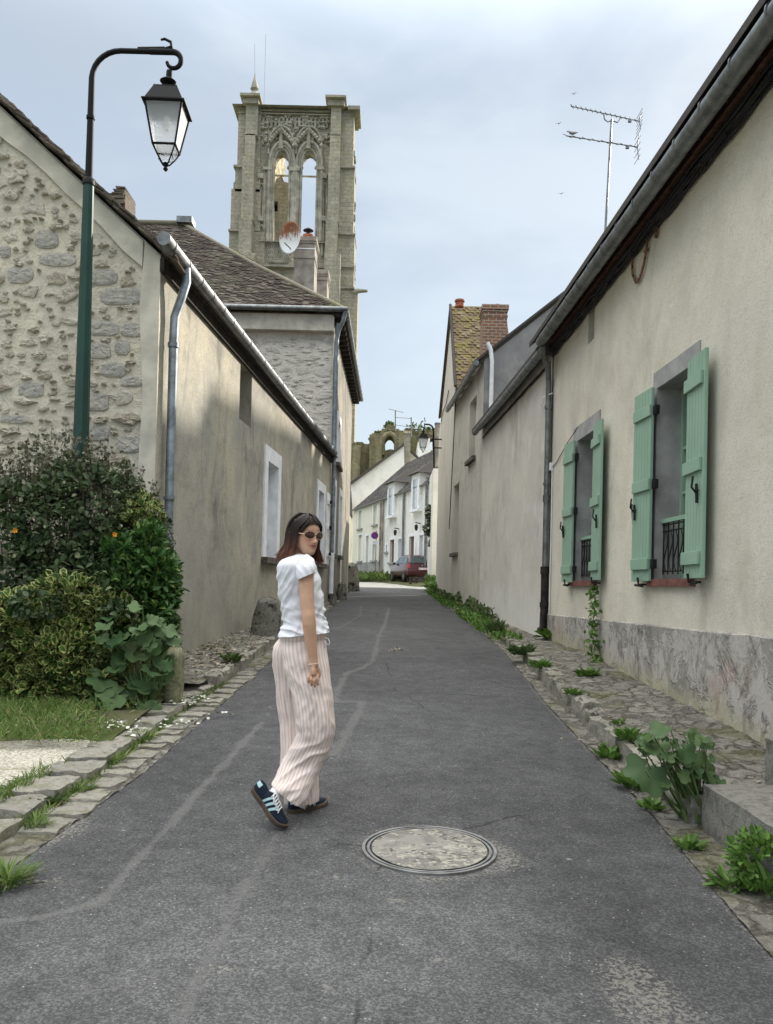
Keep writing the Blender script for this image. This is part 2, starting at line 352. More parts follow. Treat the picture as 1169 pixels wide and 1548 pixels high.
def m_brick():
    k=NT('old_red_brick',.92,0,.15);b=k.n.new('ShaderNodeTexBrick');b.inputs['Scale'].default_value=1.;b.inputs['Brick Width'].default_value=.22;b.inputs['Row Height'].default_value=.085;b.inputs['Mortar Size'].default_value=.014
    b.inputs['Color1'].default_value=(.28,.13,.08,1);b.inputs['Color2'].default_value=(.2,.12,.09,1);b.inputs['Mortar'].default_value=(.36,.31,.24,1)
    sx=k.sep(k.pos);cb=k.n.new('ShaderNodeCombineXYZ');k.l.new(k.mth('ADD',sx[0],sx[1]),cb.inputs[0]);k.l.new(sx[2],cb.inputs[1]);k.l.new(cb.outputs[0],b.inputs['Vector'])
    c=k.mix(k.mth('MULTIPLY',k.rmp(k.noise(12,4,.7),.5,.7),.5),b.outputs['Color'],(.12,.1,.08));k.col(c);k.bump(b.outputs['Fac'],.6,-.01);return k.m
MT['brick']=m_brick()
MT['greyrender']=roughcast('flaking_grey_render',(.3,.3,.3),(.24,.24,.24),(.14,.14,.14),.8,60.,(.45,.44,.41),.2)
MT['terra']=simple('terracotta_pot',(.36,.12,.07),.85,0,.2,.3,20)
MT['chimrender']=simple('grey_chimney_render',(.3,.27,.235),.93,0,.15,.25,2.5,60,.4)
def m_ashlar():
    k=NT('weathered_tower_ashlar',.95,0,.1);b=k.n.new('ShaderNodeTexBrick');b.inputs['Scale'].default_value=1.;b.inputs['Brick Width'].default_value=.9;b.inputs['Row Height'].default_value=.42;b.inputs['Mortar Size'].default_value=.03
    b.inputs['Color1'].default_value=(.46,.42,.325,1);b.inputs['Color2'].default_value=(.37,.34,.27,1);b.inputs['Mortar'].default_value=(.31,.285,.23,1)
    sx=k.sep(k.pos);cb=k.n.new('ShaderNodeCombineXYZ');k.l.new(k.mth('ADD',sx[0],k.mth('MULTIPLY',sx[1],.9)),cb.inputs[0]);k.l.new(sx[2],cb.inputs[1]);k.l.new(cb.outputs[0],b.inputs['Vector'])
    c=k.mix(k.mth('MULTIPLY',k.rmp(k.noise(.5,5,.65,k.map(k.pos,(1.6,1.6,.45))),.42,.7),.75),b.outputs['Color'],(.24,.235,.2))
    c=k.mix(k.mth('MULTIPLY',k.rmp(k.noise(.8,5,.7,k.map(k.pos,(1.5,1.5,.5),(9,3,3))),.55,.68),.6),c,(.25,.23,.11))
    c=k.mix(k.mth('MULTIPLY',k.rmp(k.noise(4,5,.75),.5,.68),.5),c,(.12,.115,.1))
    k.col(c);b2=k.bump(k.noise(3,6,.75),.8,.2);k.bump(b.outputs['Fac'],.4,-.06,b2);return k.m
MT['ashlar']=m_ashlar()
MT['lit']=simple('pale_sunlit_limestone',(.55,.48,.34),.95,0,.1,.3,1.5,8,.8)  # paler, warmer tower stone with the sunlight put into its colour
MT['carved']=simple('carved_grey_limestone',(.36,.34,.285),.95,0,.1,.22,1.2,5,.8)
def m_ruin():
    k=NT('mossy_ruin_stone',.95,0,.1);c=k.mix(k.rmp(k.noise(.8,5,.7,k.map(k.pos,(2,2,.4))),.35,.65),(.3,.26,.17),(.16,.15,.075))
    c=k.mix(k.mth('MULTIPLY',k.rmp(k.noise(2,5,.75),.5,.65),.6),c,(.1,.1,.07));c=k.mix(k.mth('MULTIPLY',k.rmp(k.noise(1.4,5,.7,k.map(k.pos,(1,1,1),(4,4,1))),.55,.68),.6),c,(.4,.36,.24))
    k.col(c);k.bump(k.noise(2,6,.75),1.,.25);return k.m
MT['ruin']=m_ruin()
def leafmat(name,a,b,edge=None,rough=.5,c3=None,trans=.25,spec=.35):
    k=NT(name,rough,0,spec);c=k.mix(k.isl,a,b)
    if c3:c=k.mix(k.rmp(k.isl,.88,.93),c,c3)
    if edge:
        e=k.attr('edge')[2];c=k.mix(k.mth('MULTIPLY',k.rmp(e,.76,.9),k.rmp(k.isl,.12,.2)),c,edge)
    k.col(c)
    if trans:
        tr=k.n.new('ShaderNodeBsdfTranslucent');k._in(c,tr.inputs[0]);mx=k.n.new('ShaderNodeMixShader');mx.inputs[0].default_value=trans
        k.l.new(k.b.outputs[0],mx.inputs[1]);k.l.new(tr.outputs[0],mx.inputs[2]);k.l.new(mx.outputs[0],k.n['Material Output'].inputs[0])
    return k.m
MT['lf_dark']=leafmat('dark_grey_green_leaves',(.025,.05,.02),(.075,.115,.045),c3=(.2,.23,.13))
MT['lf_wild']=leafmat('dry_grey_green_leaves',(.06,.07,.04),(.14,.145,.09),c3=(.35,.33,.25))
MT['lf_varieg']=leafmat('variegated_leaves',(.035,.085,.018),(.07,.145,.03),edge=(.42,.43,.17),rough=.4)
MT['lf_laurel']=leafmat('glossy_green_leaves',(.03,.085,.018),(.075,.155,.04),rough=.35,c3=(.22,.3,.08))
MT['lf_mallow']=leafmat('dull_mallow_leaves',(.04,.09,.03),(.1,.165,.06),rough=.6,edge=None)
MT['lf_weed']=leafmat('weed_green',(.07,.15,.025),(.14,.25,.05),rough=.6)
MT['lf_weed2']=leafmat('dull_weed_green',(.05,.09,.03),(.12,.17,.06),rough=.7,c3=(.25,.23,.12))
MT['grass']=leafmat('verge_grass',(.07,.13,.025),(.15,.22,.05),rough=.7,c3=(.3,.27,.13))
MT['petal']=leafmat('fallen_pale_leaves',(.4,.42,.33),(.62,.63,.55),rough=.7,trans=0)
MT['litter']=leafmat('dry_leaf_litter',(.17,.13,.08),(.42,.37,.28),rough=.9,trans=0)
MT['flower']=leafmat('white_rose_petals',(.75,.75,.7),(.85,.83,.76),rough=.6,trans=.1)
MT['orange']=simple('orange_bloom',(.8,.33,.02),.6)
MT['stem']=simple('brown_stem',(.1,.075,.045),.9)
MT['gstem']=simple('green_stem',(.12,.17,.06),.8)
# ---------------------------------------------------------------- world, sun, camera
W0=bpy.data.worlds.new('World');SC.world=W0;W0.use_nodes=True
SUN_EL=math.radians(26.5);SUN_AZ=math.radians(42)   # azimuth measured from +Y towards +X
def world():
    t=W0.node_tree;n=t.nodes;l=t.links;bg=n['Background'];bg.inputs['Strength'].default_value=.1
    sky=n.new('ShaderNodeTexSky');sky.sky_type='NISHITA';sky.sun_disc=False;sky.sun_elevation=SUN_EL;sky.sun_rotation=SUN_AZ
    tc=n.new('ShaderNodeTexCoord');sp=n.new('ShaderNodeSeparateXYZ');l.new(tc.outputs['Generated'],sp.inputs[0])
    def MR(src,a,b,c,d):
        x=n.new('ShaderNodeMapRange');x.interpolation_type='SMOOTHSTEP';l.new(src,x.inputs[0])
        for k,v in zip((1,2,3,4),(a,b,c,d)):x.inputs[k].default_value=v
        return x.outputs[0]
    mp=n.new('ShaderNodeMapping');mp.inputs['Scale'].default_value=(1.2,1.2,3.);mp.inputs['Location'].default_value=(.4,.2,.3);l.new(tc.outputs['Generated'],mp.inputs[0])
    nz=n.new('ShaderNodeTexNoise');nz.inputs['Scale'].default_value=2.1;nz.inputs['Detail'].default_value=6;nz.inputs['Roughness'].default_value=.52;nz.inputs['Distortion'].default_value=.35;l.new(mp.outputs[0],nz.inputs['Vector'])
    # thin overcast: pale cloud with bluish gaps, brighter towards the zenith
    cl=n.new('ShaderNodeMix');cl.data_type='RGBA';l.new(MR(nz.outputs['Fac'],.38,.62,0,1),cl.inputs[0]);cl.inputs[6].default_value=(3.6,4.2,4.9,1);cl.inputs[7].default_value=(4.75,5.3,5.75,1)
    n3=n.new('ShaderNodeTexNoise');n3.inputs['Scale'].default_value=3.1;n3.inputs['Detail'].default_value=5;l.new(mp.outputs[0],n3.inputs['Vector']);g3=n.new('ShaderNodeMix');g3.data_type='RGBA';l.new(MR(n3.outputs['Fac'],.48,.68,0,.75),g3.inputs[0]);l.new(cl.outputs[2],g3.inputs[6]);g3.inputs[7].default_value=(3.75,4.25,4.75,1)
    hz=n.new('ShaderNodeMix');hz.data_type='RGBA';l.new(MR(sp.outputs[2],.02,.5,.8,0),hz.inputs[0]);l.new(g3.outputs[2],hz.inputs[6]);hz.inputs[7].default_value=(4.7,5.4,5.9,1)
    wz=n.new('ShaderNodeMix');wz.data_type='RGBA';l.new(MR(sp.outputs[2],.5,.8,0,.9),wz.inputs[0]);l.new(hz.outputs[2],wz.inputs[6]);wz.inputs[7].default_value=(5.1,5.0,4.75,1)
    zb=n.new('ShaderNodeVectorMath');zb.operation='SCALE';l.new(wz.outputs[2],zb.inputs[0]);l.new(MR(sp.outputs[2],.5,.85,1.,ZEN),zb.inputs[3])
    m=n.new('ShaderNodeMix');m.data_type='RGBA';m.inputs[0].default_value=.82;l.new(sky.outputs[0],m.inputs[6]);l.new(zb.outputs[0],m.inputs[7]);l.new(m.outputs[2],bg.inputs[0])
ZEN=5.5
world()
sl=bpy.data.lights.new('sun','SUN');sl.energy=5.;sl.angle=math.radians(1.5);sl.color=(1,.93,.82)
so=bpy.data.objects.new('sun',sl);COL.objects.link(so)
sd=Vector((math.sin(SUN_AZ)*math.cos(SUN_EL),math.cos(SUN_AZ)*math.cos(SUN_EL),math.sin(SUN_EL)))
so.rotation_euler=sd.to_track_quat('Z','Y').to_euler();so.location=(30,30,60)
cd=bpy.data.cameras.new('camera');co_=bpy.data.objects.new('camera',cd);COL.objects.link(co_);SC.camera=co_
cd.sensor_fit='HORIZONTAL';cd.sensor_width=36;cd.lens=36*F/1169.;cd.shift_y=(AY-774)/1169.;cd.shift_x=0;cd.clip_end=2000;cd.clip_start=.05
from mathutils import Matrix
mw=Matrix(((RI[0],UP[0],-fw[0],0),(RI[1],UP[1],-fw[1],0),(RI[2],UP[2],-fw[2],1.45),(0,0,0,1)));co_.matrix_world=mw
SC.view_settings.view_transform='Standard';SC.view_settings.look='None';SC.view_settings.exposure=.7;SC.view_settings.gamma=1
SC.cycles.max_bounces=6
# ---------------------------------------------------------------- ground, road, pavements
random.seed(5)
def interp(tab,y):
    ys=[q[0] for q in tab];xs=[q[1] for q in tab];return float(np.interp(y,ys,xs))
KL=[(0,-2.05),(3,-1.93),(4.2,-1.86),(5.1,-1.79),(6.7,-1.76),(9,-1.65),(11.9,-1.58),(23,-1.5),(32,-1.46),(40,-1.5)]
KR=[(0,1.6),(3.5,1.65),(5,1.69),(8.2,1.70),(12.2,1.85),(16,1.84),(20,1.82),(32,1.84),(40,1.86)]
EL=[(0,-1.95),(3,-1.78),(4.3,-1.66),(5.5,-1.56),(8,-1.5),(12,-1.44),(23,-1.44),(40,-1.4)]
ER=[(0,1.44),(3.5,1.5),(4.8,1.56),(8,1.58),(12.2,1.72),(20,1.74),(40,1.82)]
RWALL=[(-6,2.85),(6,2.68),(13.3,2.52),(20.3,2.2),(25.7,1.92),(32,1.84)]
LWALL=[(9,-2.45),(21.4,-1.66),(30.9,-1.39)]
# terrain: one sheet to the horizon
def terr():
    mb=MB();ys=[-60,-20,-6,0,3,6,8,10,12,14,16,20,25,30,35,40,44,48,52,56,60,66,80,110,160,260,500];xs=[-300,-120,-60,-30,-12,-6,-3,-2,0,2,3,6,12,30,60,120,300]
    pts=[]
    for y in ys:
        row=[]
        for x in xs:
            z=gz(y)-.07
            if y>100: z=gz(100)-.07
            row.append((x,y,z))
        pts.append(row)
    mb.grid(pts);o=mb.build('ground',MT['ground'],smooth=True);struct(o)
terr()
def seg_d(P,A,B):
    ab=B-A;t=np.clip(((P-A)@ab)/(ab@ab),0,1);return np.linalg.norm(P-(A+t[:,None]*ab),axis=1)
def road():
    ys=[-4.];
    while ys[-1]<39: ys.append(ys[-1]+ (.3 if ys[-1]<1.8 else max(.022,.0035*ys[-1]**1.25)))
    NX=170;V=[];
    for y in ys:
        a=interp(EL,y);b=interp(ER,y)
        if y>36: a-=(y-36)*.35;b+=(y-36)*.3
        wa=.02*ns(y*3.1,1,0)+.03*ns(y*.9,5,0);wb=.025*ns(y*4.1,8,0)+.03*ns(y*1.1,4,2)
        for j in range(NX+1):
            t=j/NX;x=(a+wa)*(1-t)+(b+wb)*t
            z=gz(y)+.018*(1-(2*t-1)**2)*1.2-.012+.006*ns(x*1.3,y*.8,3)
            V.append((x,y,z))
    V=np.array(V);P=V[:,:2];N=len(V)
    seam=np.zeros(N);
    def line(px,w,s=1.,wob=.03):
        pts=[gp(*q)[:2] for q in px];d=np.full(N,9.)
        for A,B in zip(pts[:-1],pts[1:]):
            lo=np.minimum(A,B)-.6;hi=np.maximum(A,B)+.6;m=np.all((P>lo)&(P<hi),axis=1)
            if m.any(): d[m]=np.minimum(d[m],seg_d(P[m],A,B))
        m=d<.6
        idx=np.where(m)[0];wb=np.array([wob*mnoise.noise(Vector((P[i,0]*5,P[i,1]*5,1.))) for i in idx])
        seam[idx]=np.maximum(seam[idx],s*np.clip(1.25-(d[idx]+wb)/w,0,1))
    line([(396,1092),(375,1115),(345,1150),(310,1185),(280,1222),(250,1255),(222,1285),(197,1312),(170,1345),(140,1368),(60,1386),(-30,1394)],.042,1.)
    line([(416,1268),(397,1300),(375,1340),(352,1375),(338,1420),(318,1450),(298,1490),(262,1560)],.05,.85)
    line([(588,920),(582,945),(573,962),(568,985),(563,1002),(545,1012),(524,1018),(517,1032),(510,1048),(505,1060)],.055,1.)
    line([(505,1062),(548,1062),(541,1082),(530,1100),(520,1118),(505,1142)],.06,1.)
    line([(546,915),(545,930),(520,946),(500,952)],.05,.8)
    line([(250,1097),(320,1090),(396,1092)],.02,.75);line([(500,985),(560,978)],.02,.6);line([(600,972),(700,968),(740,972)],.03,.6);line([(560,905),(610,907)],.12,.6);line([(0,1460),(150,1445),(190,1400)],.05,.5);line([(190,1400),(110,1548)],.05,.4)
    line([(640,915),(655,895)],.05,.6)
    tone=np.full(N,.36);dust=np.zeros(N)
    def blob(arr,px,rx,ry,v):
        c=gp(*px);arr+=v*np.exp(-(((P[:,0]-c[0])/rx)**2+((P[:,1]-c[1])/ry)**2))
    blob(tone,(600,1480),.75,1.0,.3);blob(tone,(330,1400),.6,.9,.16);blob(tone,(250,1500),.5,.5,.2);blob(tone,(120,1310),.35,.45,-.16);blob(tone,(250,1150),.35,1.2,-.12)
    blob(tone,(820,1250),.5,1.5,-.06);blob(tone,(960,1420),.25,.6,-.12);blob(tone,(640,1130),.6,1.5,.1);blob(tone,(560,950),.5,4,.05);blob(tone,(700,1420),.3,.6,.1)
    c=gp(649,1287);r=np.hypot(P[:,0]-c[0],P[:,1]-c[1]);dust+=.55*np.exp(-((r-.36)/.05)**2)
    blob(dust,(760,1300),.14,.16,1.);blob(dust,(975,1500),.13,.18,.9);blob(dust,(940,1470),.12,.15,.5);blob(dust,(880,1380),.1,.3,.35);blob(dust,(640,1350),.2,.2,.35);blob(dust,(60,1250),.35,.25,.9);blob(dust,(180,1490),.5,.25,.4);blob(dust,(990,1540),.2,.12,.6)
    blob(dust,(60,1330),.25,.08,.6)
    ex=np.array([interp(ER,y) for y in P[:,1]]);dust+=.8*np.exp(-((ex-P[:,0])/.07)**2)
    exl=np.array([interp(EL,y) for y in P[:,1]]);dust+=.7*np.exp(-((P[:,0]-exl)/.06)**2)
    for i,(px,rx) in enumerate([((663,1455),.05),((722,1488),.035),((815,1190),.05),((790,1092),.05),((690,1160),.05),((855,1250),.04),((405,1240),.03),((505,1330),.06),((600,1365),.05),((340,1470),.05),((500,1500),.05)]): blob(dust,px,rx,rx*.6,.9)
    mb=MB();n=NX+1;m=len(ys);mb.v=[tuple(q) for q in V]
    for i in range(m-1):
        for j in range(NX):
            a=i*n+j;mb.f.append((a,a+1,a+n+1,a+n));mb.mi.append(0);mb.sm.append(True);mb.uv.append(None)
    mb.attr={'seam':seam,'tone':tone,'dust':dust}
    o=mb.build('road',MT['asphalt'],recalc=False);struct(o)
road()
# crossing street beyond the houses (its sunlight is put into the pale colour)
mb=MB();pts=[]
for y in (38.9,42,46,48,50,51.5,53): pts.append([(x,y,gz(y)+.004) for x in (-40,-12,-6,-3,0,3,6,12,40)])
mb.grid(pts);o=mb.build('cross_street',simple('pale_sunlit_road',(.36,.35,.31),.95,var=.15,sc=3,bsc=30));struct(o)
def noisy_strip(name,mat,xa,xb,y0,y1,dz,nx=14,dy=.05,amp=.02,sc=9.):
    mb=MB();pts=[];y=y0
    while y<=y1:
        a=xa(y);b=xb(y);row=[]
        for j in range(nx+1):
            t=j/nx;x=a*(1-t)+b*t;z=gz(y)+dz(t,y)+amp*ns(x*sc,y*sc,1.7)+amp*.6*ns(x*sc*2.7,y*sc*2.7,7)
            row.append((x,y,z))
        pts.append(row);y+=dy*(1+max(0,y-8)*.12)
    mb.grid(pts);return mb.build(name,mat,smooth=True)
# right pavement + gutter setts, left pavement + gutter setts
o=noisy_strip('pavement_right',MT['pave'],lambda y:interp(KR,y)+.06,lambda y:interp(RWALL,y)+.05,-1,31,lambda t,y:(.135+.03*t)*(1 if y<11 else max(.35,1-(y-11)*.2)),22,.04,.016);struct(o)
o=noisy_strip('gutter_right',MT['pave'],lambda y:interp(ER,y)-.03,lambda y:interp(KR,y)+.08,-1,31,lambda t,y:-.004+.015*(t-.5)**2,8,.04,.012,12);struct(o)
o=noisy_strip('pavement_left',MT['pave'],lambda y:interp(LWALL,y)-.05,lambda y:interp(KL,y)-.08,8.2,30,lambda t,y:.1+.03*(1-t),18,.05,.02);struct(o)
o=noisy_strip('gutter_left',MT['pave'],lambda y:interp(KL,y)-.05,lambda y:interp(EL,y)+.04,2,31,lambda t,y:-.004,6,.04,.014,11);struct(o)
def stone_block(mb,c,d,rz,n=4,amp=.012,seed=0,rnd=.35):
    # rounded weathered block from a subdivided cube
    vs=[];fs=[];idx={}
    def vid(p):
        k=tuple(np.round(p,5))
        if k not in idx:
            q=np.array(p);l=np.max(np.abs(q));s=q/(np.linalg.norm(q)+1e-9)
            q=q*(1-rnd*.35)+s*l*rnd*.35*1.45;q=np.clip(q,-1,1)
            nn=np.array([ns(q[0]*1.7+seed,q[1]*1.7,q[2]*1.7),ns(q[0]*1.7,q[1]*1.7+seed,q[2]*1.7+3),ns(q[0]*1.7+9,q[1]*1.7,q[2]*1.7+seed)])*amp
            x,y,z=q[0]*d[0]/2+nn[0],q[1]*d[1]/2+nn[1],q[2]*d[2]/2+nn[2]
            vs.append((c[0]+x*math.cos(rz)-y*math.sin(rz),c[1]+x*math.sin(rz)+y*math.cos(rz),c[2]+z));idx[k]=len(vs)-1
        return idx[k]
    for ax in range(3):
        for s in (-1,1):
            for i in range(n):
                for j in range(n):
                    q=[]
                    for a,b in ((0,0),(1,0),(1,1),(0,1)):
                        p=[0,0,0];p[ax]=s;p[(ax+1)%3]=-1+2*(i+a)/n;p[(ax+2)%3]=-1+2*(j+b)/n;q.append(vid(p))
                    fs.append(tuple(q))
    mb.add(vs,fs)
def kerb(name,tab,y0,y1,w,side,top,mat,ln=(.28,.5),amp=.02):
    mb=MB();y=y0;k=0
    while y<y1:
        L=random.uniform(*ln)*(1+max(0,y-12)*.03);yc=y+L/2;x=interp(tab,yc)+side*w/2+random.uniform(-.012,.012);h=.24;t=top(yc)
        rz=-math.atan((interp(tab,yc+.5)-interp(tab,yc-.5)))+random.uniform(-.03,.03)
        stone_block(mb,(x,yc,gz(yc)+t-h/2+random.uniform(-.012,.012)),(w*random.uniform(.9,1.08),L-.012,h),rz,6 if y<9 else 3,amp,k*3.3);y+=L;k+=1
    o=mb.build(name,mat,smooth=50);struct(o);return o
kerb('kerb_right',KR,4.72,30,.17,1,lambda y:.14*(1 if y<11 else max(.4,1-(y-11)*.15)),MT['kerb'],(.22,.55),.03)
kerb('kerb_left',KL,2.2,8.6,.27,-1,lambda y:.05,MT['kerb'],(.3,.42),.022)
kerb('kerb_left',KL,8.6,29,.15,-1,lambda y:.11,MT['kerb'],(.3,.6),.03)
# setts beside the left kerb
mb=MB();y=4.3;k=0
while y<9.5:
    L=random.uniform(.16,.3);x=interp(KL,y)+.13
    stone_block(mb,(x+random.uniform(-.02,.02),y+L/2,gz(y)-.03),(.2+random.uniform(-.03,.04),L-.03,.09),0,4,.014,k*1.7);y+=L;k+=1
o=mb.build('gutter_setts',MT['kerb'],smooth=50);struct(o)
# gravel forecourt and grass verge on the left
mb=MB();pts=[]
for i in range(60):
    y=-1+i*.145;pts.append([(x,y,gz(y)+.035+.012*ns(x*2,y*2,3)) for x in np.linspace(-9,interp(KL,y)-.24,40)])
mb.grid(pts);o=mb.build('gravel_drive',MT['gravel'],smooth=True);struct(o)
mb=MB();pts=[]
for i in range(40):
    y=6.1+i*.075;row=[]
    for x in np.linspace(-9,-1.92,60):
        yy=y+.25*ns(x*1.2,0,2)*(1-i/40);row.append((x,yy,gz(yy)+.05+.06*min(1,i/10)*abs(ns(x,yy,1.,1.5))+ (.004 if i else -.02)))
    pts.append(row)
mb.grid(pts);o=mb.build('verge_earth',MT['ground'],smooth=True);struct(o)
# manhole
c=gp(649,1287);cz=gz(c[1])+.011
t=thing('manhole_cover','round cement filled manhole cover with a double metal rim set in the asphalt','manhole cover',(c[0],c[1],cz))
R=.315;MT['zincr']=m_zinc('worn_rim',(.34,.34,.33),.5)
mb=MB()
for r0,r1,h in ((R+.012,R-.002,.006),(R-.012,R-.024,.005)):
    prof=[(r0,-.02),(r0,h),(r1,h),(r1,-.02)];n=72;vs=[];fs=[]
    for a,z in prof:
        for k in range(n): vs.append((a*math.cos(2*PI*k/n),a*math.sin(2*PI*k/n),z))
    for i in range(3):
        for k in range(n): fs.append((i*n+k,i*n+(k+1)%n,(i+1)*n+(k+1)%n,(i+1)*n+k))
    mb.add(vs,fs)
mb.build('rim',MT['zincr'],t,world=False,smooth=40);t.rotation_euler=(math.atan(.05),0,0)
mb=MB();pts=[]
for i in range(16):
    r=max(.001,(R-.034)*i/15);pts.append([(r*math.cos(2*PI*k/64),r*math.sin(2*PI*k/64),.006+.004*ns(r*9*math.cos(2*PI*k/64),r*9*math.sin(2*PI*k/64),2)) for k in range(64)])
mb.grid(pts,closed_u=True)
k=NT('gritty_cement_infill',.9,0,.2);g=k.sep(k.vor(55,'F1',None,'Color'))[0];cc=k.mix(k.rmp(k.noise(9,5,.7),.42,.58),(.26,.25,.225),(.18,.175,.16));cc=k.mix(k.mth('MULTIPLY',k.rmp(g,.6,.9),k.rmp(k.noise(5,3,.6),.4,.5)),cc,(.36,.34,.29));cc=k.mix(k.mth('MULTIPLY',k.rmp(g,.0,.2,1.,0.),k.rmp(k.noise(5,3,.6),.42,.5)),cc,(.1,.095,.08));k.col(cc);k.bump(g,.9,.008)
mb.build('cement_infill',k.m,t,world=False,smooth=True)
# ---------------------------------------------------------------- houses
random.seed(11)
R1=Wall((2.68,6),(2.52,13.3));R2=Wall((2.5,13.3),(2.2,20.3));R3=Wall((2.2,20.3),(1.92,25.7));R4=Wall((1.92,25.7),(1.84,32))
L1=Wall((-2.45,9),(-1.56,22.9));L2=Wall((-1.56,22.9),(-1.47,33))
FWL=Wall((-2.9,66),(2.1,47))
def rect(w,a,b,c,d,o=0):
    A,B,C_,D=[w.px(*q,o) for q in (a,b,c,d)]
    return ((A[0]+C_[0])/2,(B[0]+D[0])/2,(C_[1]+D[1])/2,(A[1]+B[1])/2)
def gutter(w,u0,u1,z,o,r,mat,parent,step=.6,name='gutter'):
    mb=MB();mb.tube([w.P(u0,z,o),w.P((u0+u1)/2,z-.015,o),w.P(u1,z,o)],r,16)
    u=u0+.2
    while u<u1:
        mb.tube([w.P(u-.012,z,o),w.P(u+.012,z,o)],r+.007,16);mb.tube([w.P(u,z+.02,o-r),w.P(u,z+.1,.02)],.008,5);u+=step
    return mb.build(name,mat,parent,smooth=50)
def pipe(pts,r,mat,parent,collars=(),name='downpipe'):
    mb=MB();mb.tube(pts,r,14)
    for a,b in collars: mb.tube([a,b],r+.012,14)
    return mb.build(name,mat,parent,smooth=50)
def roofslab(w,u0,u1,zo,o,ridge_o,ridge_z,mat,parent,th=.07):
    mb=MB()
    p=[w.P(u0,zo,o),w.P(u1,zo,o),w.P(u1,ridge_z,ridge_o),w.P(u0,ridge_z,ridge_o)]
    mb.hexa(p+[(a,b,c+th) for a,b,c in p])
    bo=2*ridge_o-o
    p=[w.P(u0,ridge_z,ridge_o-.002),w.P(u1,ridge_z,ridge_o-.002),w.P(u1,zo,bo),w.P(u0,zo,bo)]
    mb.hexa(p+[(a,b,c+th) for a,b,c in p])
    return mb.build('roof',mat,parent)
def shell(mb,w,u0,u1,z0,ze,ridge_o,ridge_z,near=True,far=True):
    bo=2*ridge_o
    for u,ok in ((u0,near),(u1,far)):
        if ok: mb.add([w.P(u,z0,0),w.P(u,ze,0),w.P(u,ridge_z,ridge_o),w.P(u,ze,bo),w.P(u,z0,bo)],[(0,1,2,3,4)])
    mb.add([w.P(u0,z0,bo),w.P(u1,z0,bo),w.P(u1,ze,bo),w.P(u0,ze,bo)],[(0,1,2,3)])
# ============ R1: roughcast house with green shutters
h=thing('roughcast_house','cream roughcast house with sage green shutters and a flaking grey plinth','house',R1.P(1,.3,-1))
holes=[(1.44,2.42,1.56,3.45),(4.66,5.62,1.56,3.47),(4.9,5.22,4.66,5.35)]
mb=MB();wall_open(mb,R1,-8.5,7.31,-.2,5.42,holes,.32);shell(mb,R1,-8.5,7.31,-.2,5.42,-3.6,8.6)
mb.build('wall',MT['r1'],h)
# plinth, slightly proud
mb=MB();pts=[]
for u in np.linspace(-8.5,7.33,120):
    zt=1.12+.0-.012*(u-2)+.015*ns(u,2,2,2.)
    pts.append([R1.P(u,z,o) for z,o in ((-.2,.035),(.3,.035+.012*ns(u,1,0,3)),(.6,.03+.012*ns(u,2,0,3)),(.9,.03+.01*ns(u,3,0,3)),(zt,.03),(zt+.012,.0))])
mb.grid(pts);mb.build('plinth',MT['plinth'],h,smooth=60)
roofslab(R1,-8.6,7.36,5.21,.38,-3.6,8.75,MT['slate'],h)
mb=MB();mb.wbox(R1,-8.5,7.33,5.16,5.24,.0,.15);mb.build('eave_board',MT['wood'],h)
gutter(R1,-8.5,6.85,5.155,.3,.076,MT['zincd'],h,.55)
mb=MB()
for k in range(9):
    zz=5.06+.012*k+random.uniform(-.008,.008);oo=.03+.018*(k%5);pts=[]
    for u in np.arange(-6,7.4,.16): pts.append(R1.P(u,zz+.035*ns(u,k*7,0,2.2)+.012*ns(u,k*3,5,6.),oo+.015*ns(u,k,9,3.)))
    mb.tube(pts,random.choice((.007,.009,.012)),6)
for u in np.arange(-5.5,7.2,.48): mb.tube([R1.P(u-.02,5.1,.06),R1.P(u+.02,5.11,.06)],.036,8)
pts=[R1.P(5.6,3.66,.012),R1.P(6.2,3.53,.02),R1.P(6.9,3.36,.012),R1.P(7.2,3.33,.01)];mb.tube(pts,.006,5)
mb.build('cable_bundle',MT['iron'],h,smooth=60)
